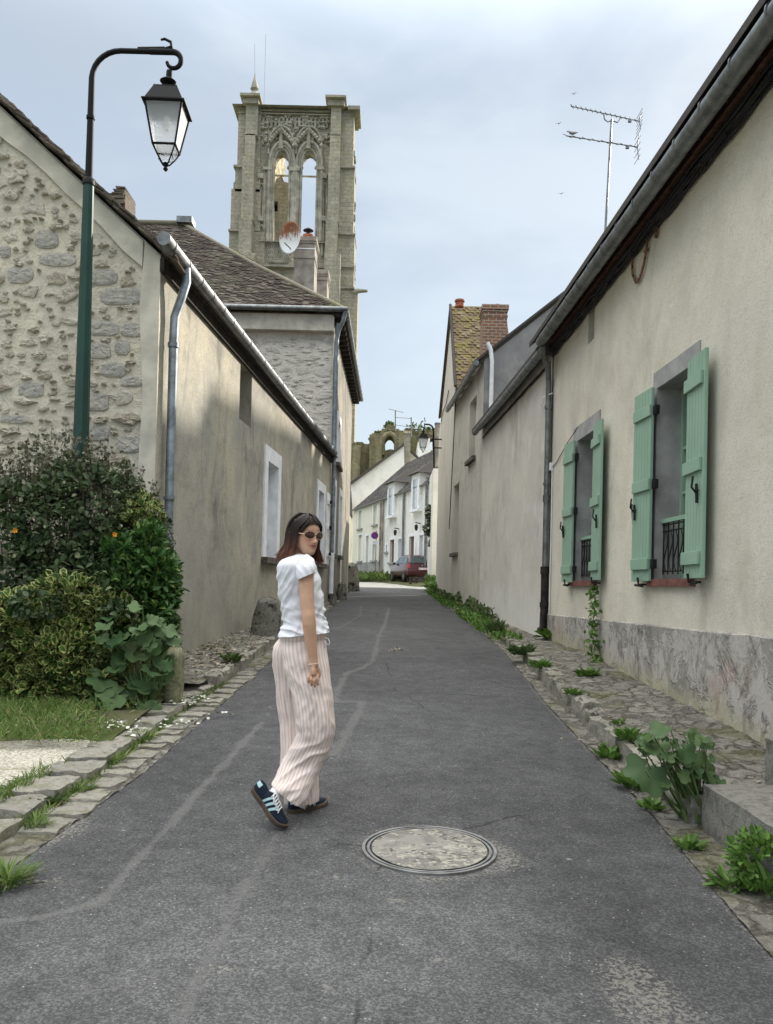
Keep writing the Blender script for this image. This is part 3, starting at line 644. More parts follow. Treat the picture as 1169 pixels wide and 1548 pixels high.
def r1_window(ho,lint,shl,shr):
    u0,u1,z0,z1=ho
    w=thing('window',None,None,R1.P(u0,z0,0));del w['label'];del w['category'];w.name='window'
    w.parent=h;w.location=Vector(R1.P(u0,z0,0))-h.location
    w['label']='deep grey window recess with a green casement and small iron railing'
    # surround : thin cement faces framing the opening
    mb=MB();a,b,c,d=lint
    mb.wbox(R1,a,b,z1,d,-.02,.012)                         # lintel band
    mb.wbox(R1,a,u0,z0-.02,z1,-.02,.010);mb.wbox(R1,u1,b,z0-.02,z1,-.02,.010)
    for U in ((u0+.001,u0+.004),(u1-.004,u1-.001)): mb.wbox(R1,U[0],U[1],z0,z1,-.3,.008)
    mb.wbox(R1,u0+.004,u1-.004,z1-.004,z1-.001,-.3,.008)
    mb.build('surround',MT['greysur'],w)
    mb=MB();mb.wbox(R1,a+.02,b-.02,z0-.055,z0+.012,-.3,.05);mb.build('sill',MT['sill'],w)
    mb=MB()
    for (p,q) in ((u0+.005,u0+.06),(u1-.06,u1-.005),((u0+u1)/2-.05,(u0+u1)/2+.05)): mb.wbox(R1,p,q,z0+.02,z1-.005,-.29,-.23)
    for (p,q) in ((z0+.02,z0+.12),(z1-.07,z1-.006),((z0+z1)/2-.1,(z0+z1)/2-.07),(z0+1.28,z0+1.31)): mb.wbox(R1,u0+.06,u1-.06,p,q,-.287,-.235)
    mb.build('casement',MT['green'],w)
    mb=MB();mb.wbox(R1,u0+.01,u1-.01,z0+.03,z1-.01,-.27,-.262);mb.build('pane',MT['glass'],w)
    mb=MB();mb.wbox(R1,u0+.005,u1-.005,z0+.56,z0+.6,-.1,-.05);mb.build('handrail',MT['green'],w)
    mb=MB();zr=z0+.56
    for zz in (z0+.09,z0+.48,zr-.02): mb.tube([R1.P(u0+.005,zz,-.075),R1.P(u1-.005,zz,-.075)],.008,6)
    n=7
    for i in range(n+1):
        u=u0+.02+(u1-u0-.04)*i/n;mb.tube([R1.P(u,z0+.06,-.075),R1.P(u,zr,-.075)],.007,6)
    for i in range(n):
        uc=u0+.02+(u1-u0-.04)*(i+.5)/n;pts=[]
        for t in np.linspace(0,1,14): pts.append(R1.P(uc+.045*math.sin(t*2*PI),z0+.1+.37*t,-.075))
        mb.tube(pts,.006,5)
    mb.build('railing',MT['iron'],w,smooth=60)
    return w
r1_window(holes[0],(1.34,2.53,0,3.62),None,None);r1_window(holes[1],(4.5,5.85,0,3.67),None,None)
mb=MB();mb.wbox(R1,4.9,5.22,4.66,5.36,-.31,-.2);mb.build('blocked_slit',MT['soffit'],h)
def shutter(u_h,dirn,z0,z1,wd,ang):
    # hinge at u_h, opening away in direction dirn; stands slightly off the wall
    s=bpy.data.objects.new('shutter',None);COL.objects.link(s);s.parent=h;base=R1.P(u_h,z0,.05);s.location=Vector(base)-h.location
    def Q(t,z,k): # t along leaf, k thickness outwards
        ca,sa=math.cos(ang),math.sin(ang);u=dirn*(t*ca)-dirn*0;o=.05+t*sa+k
        return R1.P(u_h+dirn*(t*ca)-dirn*sa*k*0,z,o)
    def qb(mb,t0,t1,z0_,z1_,k0,k1):
        mb.hexa([Q(t0,z0_,k0),Q(t1,z0_,k0),Q(t1,z0_,k1),Q(t0,z0_,k1),Q(t0,z1_,k0),Q(t1,z1_,k0),Q(t1,z1_,k1),Q(t0,z1_,k1)])
    mb=MB();n=6
    for i in range(n): qb(mb,.01+wd*i/n+.003,.01+wd*(i+1)/n-.003,z0+random.uniform(0,.004),z1,0,.03)
    qb(mb,.012,wd+.008,z0+.006,z1-.006,.003,.024)
    mb.build('leaf',MT['green'],s,bevel=.0025)
    for f in (.09,.5,.88): mb=MB();zc=z0+(z1-z0)*f;qb(mb,-.005,wd-.03,zc-.055,zc+.055,.0305,.056);mb.build('batten',MT['green'],s,bevel=.004)
    mb=MB()
    for f in (.09,.5,.88):
        zc=z0+(z1-z0)*f;qb(mb,-.05,.02,zc-.045,zc+.045,-.03,.012)
    # espagnolette bar on the free edge
    zc=z0+.72;mb.tube([Q(wd-.1,zc-.1,.045),Q(wd-.1,zc+.06,.05)],.012,6);mb.tube([Q(wd-.1,zc-.02,.05),Q(wd-.1,zc+.03,.09),Q(wd-.1,zc+.12,.08)],.009,6);mb.tube([Q(wd-.14,zc,.05),Q(wd-.06,zc,.05)],.01,6)
    mb.build('latch',MT['iron'],s,smooth=50)
    mb=MB();mb.tube([Q(wd*.45,z0-.03,-.05),Q(wd*.45,z0-.03,.05),Q(wd*.45,z0+.04,.06)],.012,6);mb.tube([Q(wd*.4,z0-.045,.02),Q(wd*.75,z0-.035,.03)],.014,6)
    if dirn>0:mb.tube([Q(wd+.03,z0+.02,-.02),Q(wd+.03,z0+.9,-.02)],.006,5);mb.tube([Q(wd+.03,z0+.55,.0),Q(wd+.03,z0+.8,.02)],.018,6)
    if dirn>0:mb.tube([Q(wd+.03,z1-.3,-.02),Q(wd+.03,z1-.12,-.02),Q(wd+.07,z1-.1,.0)],.01,6)
    mb.build('shutter_catch',MT['iron'],s,smooth=50)
    return s
a=shutter(2.36,1,1.55,3.45,.47,.05);a['label']='left leaf of the nearer window, folded back beside the grey recess'
b=shutter(1.44,-1,1.57,3.45,.47,.06);b['label']='near leaf of the nearer window, largest green shutter'
c_=shutter(5.55,1,1.55,3.47,.46,.05);c_['label']='far leaf of the farther window, beside the downpipe'
d_=shutter(4.55,-1,1.57,3.47,.47,.06);d_['label']='near leaf of the farther window, above the climbing weed'
# wall anchor irons
mb=MB();pts=[R1.px(*q) for q in ((985,332),(984,352),(982,378),(978,400),(972,420),(966,427),(961,415),(960,398),(961,384))]
mb.tube([R1.P(u,z,.03) for u,z in pts],.017,8,flat=.8);mb.tube([R1.P(pts[2][0]-.03,pts[2][1],.03),R1.P(pts[2][0]+.04,pts[2][1],.035)],.018,6)
mb.build('wall_anchor',MT['rust'],h,smooth=50)
mb=MB();pts=[R1.px(*q) for q in ((992,322),(997,332),(998,345),(996,360))];mb.tube([R1.P(u,z,.03) for u,z in pts],.018,8);mb.build('wall_anchor',MT['rust'],h,smooth=50)
pu=7.28
pipe([R1.P(6.8,5.1,.28),R1.P(6.95,5.0,.24),R1.P(7.15,4.86,.12),R1.P(pu,4.7,.08),R1.P(pu,4.4,.075),R1.P(pu,1.75,.075)],.045,MT['zincd'],h,[(R1.P(pu,4.3,.075),R1.P(pu,4.24,.075)),(R1.P(pu,2.9,.075),R1.P(pu,2.8,.075)),(R1.P(pu,3.1,.075),R1.P(pu,3.06,.075))])
o=pipe([R1.P(pu,1.78,.075),R1.P(pu,1.2,.075),R1.P(pu,.86,.085),R1.P(pu,.8,.14)],.058,MT['cast'],h,[(R1.P(pu,1.8,.075),R1.P(pu,1.68,.075)),(R1.P(pu,1.25,.075),R1.P(pu,1.17,.075))]);o['label']='dark cast iron foot of the downpipe'
mb=MB();mb.wbox(R1,7.18,7.34,3.28,3.4,.0,.05);mb.tube([R1.P(7.16,3.3,.02),R1.P(7.15,2.4,.02),R1.P(7.17,.8,.02)],.01,6);mb.tube([R1.P(7.1,4.45,.05),R1.P(7.5,4.47,.12)],.01,5);mb.tube([R1.P(7.38,4.1,.05),R1.P(7.36,4.35,.2)],.01,5);mb.build('junction_box',MT['whitepaint'],h,bevel=.004)
# ============ R2: low plain pale house
h2=thing('low_rendered_house','low blank pale rendered house with a dark gutter, before the brick chimney house','house',R2.P(3,.6,-1))
mb=MB();wall_open(mb,R2,-.005,7.0,-.2,5.22,[]);shell(mb,R2,-.005,7.0,-.2,5.22,-4.5,9.9,near=False)
mb.build('wall',MT['r2'],h2)
roofslab(R2,.02,7.08,5.13,.25,-4.5,10.05,MT['slate'],h2)  # roof hidden from view, pitched steeper to throw shade on the left wall
gutter(R2,-.35,6.95,5.1,.2,.065,MT['zincd'],h2,.5)
mb=MB()
for k in range(3):
    pts=[R2.P(u,4.96+.02*k+.02*ns(u,k*7,0,2.),.02) for u in np.arange(.1,7.,.2)];mb.tube(pts,.009,5)
mb.build('cable_bundle',MT['iron'],h2,smooth=60)
# ============ R3: cream house with blocked windows
h3=thing('chimney_house','narrow cream rendered house with a blocked upper window and big brick chimney','house',R3.P(2.5,.9,-1))
wu=(1.05,2.2,4.73,6.27);wl=(3.95,5.0,2.43,4.4)
EZ3=6.85
mb=MB();wall_open(mb,R3,0,5.42,-.2,EZ3,[wu,wl],.16);mb.add([R3.P(0,-.2,-8),R3.P(5.42,-.2,-8),R3.P(5.42,EZ3,-8),R3.P(0,EZ3,-8)],[(0,1,2,3)]);mb.build('wall',MT['r3'],h3)
mb=MB();mb.prism([R3.P(.02,-.2,0),R3.P(.02,EZ3,0),R3.P(.02,EZ3+3.35,-4),R3.P(.02,EZ3,-8),R3.P(.02,-.2,-8)],(0,.2,0));o=mb.build('gable_wall',MT['greyrender'],h3);o['label']='flaking grey cement gable'
roofslab(R3,-.05,5.45,EZ3-.1,.25,-4,EZ3+3.4,MT['slate'],h3)
gutter(R3,-.1,5.5,EZ3-.1,.2,.06,MT['zincd'],h3,.5)
for q,lab in ((wu,'blocked upper opening'),(wl,'blocked lower opening')):
    wn=bpy.data.objects.new('window',None);COL.objects.link(wn);wn.parent=h3;wn.location=Vector(R3.P(q[0],q[2],0))-h3.location;wn['label']=lab
    mb=MB();mb.wbox(R3,q[0],q[1],q[2],q[3],-.3,-.15);mb.build('infill',MT['r2'],wn)
    mb=MB();mb.wbox(R3,q[0]-.08,q[1]+.08,q[2]-.1,q[2],-.15,.1);mb.build('sill',MT['stonesill'],wn)
mb=MB();mb.wbox(R3,3.85,5.1,4.41,4.75,-.02,.015);mb.build('lintel',MT['r2'],h3)
q=Wall((2.2,20.28),(9,20.28))
mb=MB();pp=[q.px(x,y,.05) for x,y in ((737,518),(742,528),(744,545),(743,600),(741,660))];mb.tube([q.P(u,z,.05) for u,z in pp],.05,12);mb.build('downpipe',MT['whitepaint'],h3,smooth=50)
def chimney(px0,px1,pytop,y,zb,dep,mat,parent,capmat,cap=.05,pots=(),bands=()):
    a=at(px0,pytop,y);b=at(px1,pytop,y);zt=a[2];cx=(a[0]+b[0])/2;w=b[0]-a[0];yc=y+dep/2
    ch=bpy.data.objects.new('chimney',None);COL.objects.link(ch);ch.parent=parent;ch.location=Vector((cx,yc,zb))-parent.location
    mb=MB();mb.box((cx,yc,(zb+zt-.14)/2),(w-cap*2,dep-cap*2,zt-.14-zb));mb.build('stack',mat,ch)
    mb=MB();mb.box((cx,yc,zt-.07),(w,dep,.14));mb.box((cx,yc,zt-.17),(w-cap*.9,dep-cap*.9,.06))
    for z in bands: mb.box((cx,yc,zt-z),(w-cap*1.2,dep-cap*1.2,.07))
    mb.build('cap',capmat,ch,bevel=.01)
    for (dx,r,hh) in pots:
        mb=MB();mb.lathe([(r*1.1,0),(r,.05),(r*.85,hh-.05),(r,hh-.04),(r,hh)],(cx+dx,yc,zt),16);mb.build('chimney_pot',MT['terra'],ch,smooth=50)
    return cx,yc,zt,ch
chimney(729,770,459,23.6,7.6,.8,MT['brick'],h3,MT['brick'],.04,((.1,.07,.12),),(.32,))
# ============ R4: tall cream house, its gable on the street
h4=thing('tall_gable_house','tall pale house whose peaked gable faces the street, with a mossy tiled roof','house',R4.P(3,1.1,-1))
PK=R4.px(684,464);FE=R4.px(668,625);NE=(-.75,7.25)
mb=MB();mb.prism([R4.P(0,-.2,.0),R4.P(0,8.0,.0),R4.P(PK[0],PK[1],.0),R4.P(FE[0],FE[1],.0),R4.P(6.3,FE[1]-.5,.0),R4.P(6.3,-.2,.0)],tuple(-R4.n*.4))
mb.add([R4.P(6.3,-.2,0),R4.P(6.3,7,0),R4.P(6.3,7,-7),R4.P(6.3,-.2,-7)],[(0,1,2,3)]);mb.build('wall',MT['r4'],h4)
def tiled(mb,a,b,c,d,row=.11,tw=.17,jit=.006,th=.016,seed=0):
    # a,b eave line ; d,c top line (a->d, b->c)
    rnd=random.Random(seed);a,b,c,d=[np.array(q,float) for q in (a,b,c,d)]
    nr=int(np.linalg.norm((d+c)/2-(a+b)/2)/row)+1;n=np.cross(b-a,(d+c)/2-(a+b)/2);n/=np.linalg.norm(n)
    if n[2]<0:n=-n
    for r in range(nr):
        t0=r/nr;t1=min(1,(r+1.55)/nr);A0=a+(d-a)*t0;B0=b+(c-b)*t0;A1=a+(d-a)*t1;B1=b+(c-b)*t1
        L=np.linalg.norm(B0-A0);nt=max(1,int(L/tw));off=.5*(r%2)
        for k in range(nt+1):
            s0=max(0,(k-off)/nt);s1=min(1,(k+1-off)/nt)
            if s1-s0<.15/nt: continue
            j=rnd.uniform(-jit,jit);j2=rnd.uniform(0,jit*1.5);dz=n*(th+j+j2);dr=(a-d)/np.linalg.norm(a-d)*rnd.uniform(-.01,.012)
            p0=A0+(B0-A0)*(s0+.01/nt)+dz+dr;p1=A0+(B0-A0)*(s1-.01/nt)+n*(th+j-j2)+dr;p2=A1+(B1-A1)*s1+n*j*.3;p3=A1+(B1-A1)*s0+n*j*.3
            mb.add([p0,p1,p2,p3,p0-n*th*1.2,p1-n*th*1.2],[(0,1,2,3),(4,5,1,0)])
    return n
mb=MB();e0=R4.P(NE[0],NE[1],.03);e1=R4.P(NE[0],NE[1],-1.7);t1=R4.P(PK[0],PK[1]+.04,-1.7);t0=R4.P(PK[0],PK[1]+.04,.03)
tiled(mb,e0,e1,t1,t0,.12,.17,.016,.022,3);mb.add([tuple(np.array(q)-np.array([0,0,.06])) for q in (e0,e1,t1,t0)],[(0,1,2,3)])
f0=R4.P(FE[0]+.3,FE[1]-.1,.08);f1=R4.P(FE[0]+.3,FE[1]-.1,-1.7);mb.add([t0,t1,f1,f0],[(0,1,2,3)])
mb.build('roof',MT['mosstile'],h4,recalc=False)
mb=MB();mb.tube([R4.P(PK[0],PK[1]+.07,.06),R4.P(FE[0]+.35,FE[1]-.1,.06)],.035,6);mb.tube([R4.P(PK[0],PK[1]+.07,.06),R4.P(NE[0],NE[1]+.05,.05)],.05,6);mb.build('verge',MT['slate'],h4)
mb=MB();mb.lathe([(.14,0),(.13,.15),(.16,.16),(.15,.22)],tuple(at(695,464,26.6)),14);mb.build('chimney_pot',MT['terra'],h4,smooth=50)
mb=MB();p=[(966/4.3,0)];pl=[R4.px(*q) for q in ((691,580),(688,640),(685,700),(682,760),(680,800))];mb.tube([R4.P(u,z,.015) for u,z in pl],.012,5)
pl=[R4.px(*q) for q in ((680,590),(676,610),(671,622),(668,640))];mb.tube([R4.P(u,z,.03) for u,z in pl],.013,5);mb.build('cable',MT['iron'],h4)
a=at(662,640,34);mbx=thing('concrete_flue','round grey concrete flue rising behind the wall lantern','flue',(a[0],34,6.2))
mb=MB();mb.lathe([(.115,0),(.115,a[2]-6.2-.05)],(a[0],34,6.2),18);mb.build('flue_pipe',MT['chimrender'],mbx,smooth=50)
mb=MB();mb.lathe([(.13,0),(.135,.03),(.12,.07)],(a[0],34,a[2]-.05),18);mb.build('cap',MT['zincd'],mbx,smooth=50)
mb=MB();mb.box((a[0]+.9,36,3.6),(2,3,5.2));mb.build('support_wall',MT['white'],mbx)
# ============ L1: near stone gabled house
g=thing('stone_gable_house','low house with a rubble stone gable and grey roughcast street wall under a zinc gutter','house',L1.P(5,.5,-1))
w1=(5.68,6.6,1.88,3.53);w2=(11.75,12.7,1.95,3.72);slot=(3.6,4.38,3.85,4.72)
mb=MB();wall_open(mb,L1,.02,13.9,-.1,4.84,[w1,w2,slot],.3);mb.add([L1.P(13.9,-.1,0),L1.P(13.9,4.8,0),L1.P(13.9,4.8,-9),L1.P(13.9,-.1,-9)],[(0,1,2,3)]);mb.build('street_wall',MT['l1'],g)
mb=MB();mb.wbox(L1,slot[0],slot[1],slot[2],slot[3]+.1,-.4,-.28);o=mb.build('blocked_opening',simple('brown_grey_boards',(.16,.145,.12),.9,var=.2),g)
EX,EZ=-2.42,4.86;SL=.887
_a=L1.px(247,384,.16);_b=L1.px(507,676,.16);GU0=_a[0];GU1=_b[0];GZ=(_a[1]+_b[1])/2;print('L1 gutter',_a,_b)
def vz(x): return EZ+(EX-x)*SL
# gable polygon extruded (rubble wall)
GX=-7.2
mb=MB();mb.prism([(-2.45,9.0,-.1),(-2.45,9.0,vz(-2.45)-.02),(GX,9.0,vz(GX)-.02),(2*GX+2.45,9.0,EZ),(2*GX+2.45,9.0,-.1)],(0,.4,0));mb.build('gable_wall',MT['gable'],g)
# smooth mortar band under the verge and at the corner
mb=MB();bw=.62
mb.prism([(-2.45,8.995,.3),(-2.45,8.995,vz(-2.45)-.04),(-2.62,8.995,vz(-2.62)-.04),(-2.66,8.995,4.3),(-2.6,8.995,3.4),(-2.64,8.995,2.2),(-2.6,8.995,.3)],(0,-.018,0))
pl=[(x,8.99,vz(x)-.05) for x in np.linspace(-2.64,-6.6,20)]+[(x,8.99,vz(x)-.3-.12*ns(x*2,1,1)-.1*max(0,ns(x*.8,4,1))) for x in np.linspace(-6.6,-2.64,20)]
mb.prism(pl,(0,-.02,0));mb.build('smooth_mortar_band',MT['band'],g)
def rstone(mb,x,z,w,hh,th,rnd,sq=0.,y=9.0):
    n=11 if sq<.5 else 12;ang=[2*PI*k/n+rnd.uniform(-.12,.12) for k in range(n)];rot=rnd.uniform(-.25,.25)*(1-sq)
    def P(r,a,t):
        c,s=math.cos(a),math.sin(a);p=4. if sq<.5 else 9.
        if sq<.5:p=rnd.uniform(2,3.4)
        q=(abs(c)**p+abs(s)**p)**(-1/p);X=c*q*r*w/2;Z=s*q*r*hh/2
        return (x+X*math.cos(rot)-Z*math.sin(rot),y-t,z+X*math.sin(rot)+Z*math.cos(rot))
    rr=[rnd.uniform(.55,1.15) if sq<.5 else rnd.uniform(.93,1.04) for _ in range(n)]
    rings=[[P(rr[k],ang[k],-.02) for k in range(n)],[P(rr[k]*.97,ang[k],th*rnd.uniform(.5,.9)) for k in range(n)],[P(rr[k]*.7,ang[k],th*rnd.uniform(.75,1.25)) for k in range(n)],[P(rr[k]*.3,ang[k],th*rnd.uniform(.8,1.3)) for k in range(n)]]
    mb.grid(rings,closed_u=True,cap=True)
rnd=random.Random(7);mb=MB();mb2=MB();occ=[]
def GP9(zx,zy): p=at(zx/3.158,150+zy/3.158,9.0);return p[0],p[2]
for (x0,x1,y0,y1) in ((170,280,625,715),(185,365,730,800),(418,560,812,890),(480,680,900,985),(418,570,1060,1130),(575,680,1065,1135),(413,530,1160,1240),(550,620,1150,1220),(90,210,1350,1425),(405,520,1400,1490),(580,685,1320,1375),(35,160,800,880),(0,52,700,758),(0,145,1505,1548),(480,600,1255,1330),(430,520,1560,1630),(560,680,1600,1690)):
    a=GP9(x0,y0);b=GP9(x1,y1);x=(a[0]+b[0])/2;z=(a[1]+b[1])/2;w=abs(b[0]-a[0]);hh=abs(a[1]-b[1]);occ.append((x,z,w/2,hh/2));rstone(mb2,x,z,w,hh,.018,rnd,1.)
tries=0
while tries<26000 and len(occ)<1250:
    tries+=1;x=rnd.uniform(-6.4,-2.72);z=rnd.uniform(.4,7.2)
    if z>vz(x)-.42: continue
    w=rnd.choice((.06,.08,.11,.14,.18,.23,.28,.3))*rnd.uniform(.8,1.2);hh=w*rnd.uniform(.4,.75)
    if any(abs(x-q[0])<(w/2+q[2])*.88+.006 and abs(z-q[1])<(hh/2+q[3])*.88+.006 for q in occ): continue
    if rnd.random()<.08*(1 if x<-3.4 else 2.5): continue
    occ.append((x,z,w/2,hh/2));rstone(mb,x,z,w,hh,rnd.uniform(.014,.045),rnd)
mb.build('rubble_stones',MT['stone'],g);mb2.build('dressed_stones',MT['quoin'],g)
# verge tiles: stepped tile ends
mb=MB();s=0;dx=np.array([-1,0,SL])/math.hypot(1,SL)
p0=np.array([-2.26,8.86,EZ-.12]);nrm=np.array([SL,0,1])/math.hypot(1,SL);k=0
while s<6.6:
    for lay in range(2):
        c=p0+dx*(s+.05*lay)+nrm*(.02+.024*lay+random.uniform(-.005,.005));L=.2;yy=random.uniform(-.03,.03);tl=-.14+random.uniform(-.05,.05);d2=dx*math.cos(tl)+nrm*math.sin(tl);n2=np.cross(d2,np.array([0,-1,0]));n2=n2 if n2[2]>0 else -n2
        a=c;b=c+d2*L;q=[a+np.array([0,yy,0]),b+np.array([0,yy,0]),b+np.array([0,.5,0]),a+np.array([0,.5,0])];mb.hexa([tuple(v) for v in q]+[tuple(v+n2*.018) for v in q])
    s+=.115;k+=1
mb.build('verge_tiles',MT['verge'],g)
mb=MB();ya=8.95;yb=23.0;pe=[(-2.3,ya,EZ-.06),(-1.38,yb,EZ-.06),(GX+.9,yb,vz(GX)+.0),(GX,ya,vz(GX)+.0)];mb.hexa([tuple(np.array(q)) for q in pe]+[tuple(np.array(q)+np.array([0,0,.07])) for q in pe])
pe=[(GX,ya,vz(GX)),(GX+.9,yb,vz(GX)),(2*GX+2.3,yb,EZ-.2),(2*GX+2.3,ya,EZ-.2)];mb.hexa([tuple(np.array(q)) for q in pe]+[tuple(np.array(q)+np.array([0,0,.07])) for q in pe])
mb.build('roof',MT['tile'],g)
mb=MB();mb.wbox(L1,-.02,13.95,GZ-.06,GZ+.08,0,.1);mb.wbox(L1,-.04,13.95,GZ-.2,GZ-.06,.0,.045)
mb.build('soffit',MT['soffit'],g)
gutter(L1,GU0,GU1,GZ,.16,.07,MT['zinc'],g,.5)
pipe([L1.P(.28,GZ-.05,.18),L1.P(.28,GZ-.2,.19),L1.P(.26,GZ-.4,.14),L1.P(.22,GZ-.6,.09),L1.P(.2,4.,.09),L1.P(.22,1.0,.09),L1.P(.22,.55,.09)],.048,MT['zincb'],g,[(L1.P(.2,4.0,.09),L1.P(.2,3.95,.09)),(L1.P(.21,2.35,.09),L1.P(.21,2.31,.09))])
pipe([L1.P(13.85,8.4,.1),L1.P(13.86,4.5,.1),L1.P(13.86,2.2,.1)],.05,MT['zincb'],g,[(L1.P(13.86,3.6,.1),L1.P(13.86,3.5,.1))])
o=pipe([L1.P(13.86,2.25,.1),L1.P(13.86,1.2,.1)],.062,MT['whitepaint'],g,[(L1.P(13.86,2.28,.1),L1.P(13.86,2.1,.1))]);o['label']='white foot of the downpipe'
def white_window(hs,w,q,sur,mat_sur,name='window',inner=MT['greypaint'],parent=None,closed=True,lab=None):
    u0,u1,z0,z1=q;wn=bpy.data.objects.new('window',None);COL.objects.link(wn);wn.parent=hs;wn.location=Vector(w.P(u0,z0,0))-hs.location
    if lab:wn['label']=lab
    a,b,c,d=sur;mb=MB();mb.wbox(w,a,u0,c,d,-.02,.03);mb.wbox(w,u1,b,c,d,-.02,.03);mb.wbox(w,u0,u1,z1,d,-.02,.03)
    mb.wbox(w,u1-.006,u1-.002,z0,z1,-.29,.0);mb.wbox(w,u0+.002,u0+.006,z0,z1,-.29,.0);mb.wbox(w,u0+.006,u1-.006,z1-.006,z1-.002,-.29,.0)
    mb.build('surround',mat_sur,wn)
    mb=MB();mb.wbox(w,a-.03,b+.03,z0-.1,z0,-.3,.11);mb.build('sill',MT['stonesill'],wn)
    mb=MB();m=(u0+u1)/2
    for (p,r) in ((u0+.008,m-.004),(m+.004,u1-.008)):
        mb.wbox(w,p,r,z0+.01,z1-.01,-.2,-.165)
        for i in range(1,4): mb.wbox(w,p+(r-p)*i/4-.004,p+(r-p)*i/4+.004,z0+.03,z1-.03,-.165,-.161)
    for zz in (z0+.25,z1-.25): mb.wbox(w,u0+.03,m-.03,zz-.04,zz+.04,-.165,-.14);mb.wbox(w,m+.03,u1-.03,zz-.04,zz+.04,-.165,-.14)
    mb.build('closed_shutters',inner,wn)
    mb=MB()
    for zz in (z0+.3,z0+1.,z1-.3): mb.wbox(w,m-.05,m+.05,zz-.015,zz+.015,-.15,-.12)
    mb.build('hinge',MT['iron'],wn);return wn
white_window(g,L1,w1,(5.42,6.86,1.84,3.78),MT['whitepaint'],lab='nearest street window with a bright white surround')
white_window(g,L1,w2,(11.5,12.95,1.9,3.95),MT['whitepaint'],lab='far street window partly hidden behind the woman')
mb=MB();mb.wbox(L1,12.98,13.5,1.95,3.8,.03,.07)
for zz in (2.2,2.9,3.55): mb.wbox(L1,13.0,13.48,zz-.05,zz+.05,.07,.1)
mb.build('shutter',MT['whitepaint'],g,bevel=.004)
mb=MB();mb.wbox(L1,13.2,13.3,3.52,3.6,.1,.16);mb.wbox(L1,13.2,13.3,2.18,2.26,.1,.16);mb.wbox(L1,13.2,13.32,2.85,2.95,.1,.16);mb.build('shutter_latch',MT['iron'],g)
a=at(181,320,10.4);mb=MB()
mb.box((a[0],10.4,a[2]-.6),(.22,.4,1.45),jit=.02)
for k in range(7): mb.box((a[0]+.015*k-.02,10.4,a[2]+.02+k*.03),(.26-.025*k,.44,.024),jit=.012)
mb.build('chimney',MT['verge'],g)
# ============ L2: taller house with hipped tile roof
g2=thing('hipped_roof_house','tall rendered house with a pale stone end wall and a brown hipped tile roof','house',L2.P(4,.9,-2))
E2=8.7;YR=28.;ZR=13.1;XR=-6.9
def r2rect(*c): return rect(L2,*c)
q1=r2rect((502,735),(507,745),(501,836),(505,840));q2=r2rect((511,748),(516,757),(510,842),(514,846));q3=(2.2,3.3,5.0,6.3)
print('L2 windows',q1,q2,q3)
q1=(1.0,1.95,2.3,4.25);q2=(3.9,4.9,2.35,4.25)
mb=MB();wall_open(mb,L2,0,10.1,-.1,E2,[q1,q2,q3],.3);mb.add([(-1.47,33,-.1),(-1.47,33,E2),(-13,33,E2),(-13,33,-.1)],[(0,1,2,3)]);mb.build('street_wall',MT['l2'],g2)
white_window(g2,L2,q1,(.8,2.15,2.28,4.45),MT['whitepaint'],lab='first lower window beyond the white downpipe');white_window(g2,L2,q2,(3.7,5.1,2.3,4.45),MT['whitepaint'],lab='second lower window, above the tall mossy stone');white_window(g2,L2,q3,(2.0,3.5,4.98,6.5),MT['whitepaint'],lab='upper window under the eave')
k=NT('pale_stone_end_wall',.95,0,.1);c=k.mix(k.rmp(k.noise(1.5,5,.6),.3,.7),(.72,.69,.61),(.62,.59,.53))
c=k.mix(k.mth('MULTIPLY',k.rmp(k.noise(5,5,.7,k.map(k.pos,(1,1,1.9)),.4),.52,.6),.65),c,(.36,.35,.32));k.col(c);k.bump(k.noise(5,6,.7,k.map(k.pos,(1,1,1.9)),.4),.9,.05);MT['endwall']=k.m
mb=MB();mb.prism([(-13,22.9,-.1),(-1.56,22.9,-.1),(-1.56,22.9,E2-.02),(-13,22.9,E2-.02)],(0,.35,0));mb.build('end_wall',MT['endwall'],g2)
mb=MB();rnd=random.Random(9);oc=[];t=0
while t<5000 and len(oc)<330:
    t+=1;x=rnd.uniform(-5.4,-1.7);z=rnd.uniform(3.8,8.05);
    w=rnd.uniform(.12,.42) if rnd.random()<.75 else rnd.uniform(.4,.75);hh=min(.32,w*rnd.uniform(.3,.6))
    if any(abs(x-q[0])<(w/2+q[2])+.01 and abs(z-q[1])<(hh/2+q[3])+.01 for q in oc): continue
    oc.append((x,z,w/2,hh/2));rstone(mb,x,z,w,hh,rnd.uniform(.01,.03),rnd,0.,22.9)
mb.build('rubble_stones',m_stone('pale_rubble',((.68,.64,.56),(.6,.57,.51),(.52,.5,.45)),bs=.6),g2)
mb=MB();mb.box((-7.25,22.78,E2-.33),(11.4,.24,.42));mb.build('cornice',MT['band'],g2)
a=(-13.3,22.55,E2);b=(-1.28,22.55,E2);c=(-1.18,33.3,E2);r=(XR,YR,ZR);rl=(-13.3,YR,ZR);d=(-13.3,33.3,E2)
mb=MB();tiled(mb,a,b,r,rl,.125,.18,.011,.02,5)
mb.add([np.array(q)-np.array([0,0,.05]) for q in (a,b,r,rl)],[(0,1,2,3)]);tiled(mb,b,c,r,r,.125,.18,.011,.02,6);mb.add([np.array(q)-np.array([0,0,.05]) for q in (b,c,r)],[(0,1,2)])
mb.add([np.array(q) for q in (c,d,rl,r)],[(0,1,2,3)]);mb.build('roof',MT['tile'],g2,recalc=False)
mb=MB();mb.tube([(XR-7,YR,ZR+.03),(XR,YR,ZR+.05)],.1,8);mb.tube([r,(-4.2,25.25,10.87),b],.07,8);mb.tube([r,c],.07,8);mb.build('ridge_tiles',m_stone('mossy_ridge',((.2,.18,.13),(.17,.16,.12),(.24,.21,.17)),(.2,.2,.1),2.,.7),g2,smooth=50)
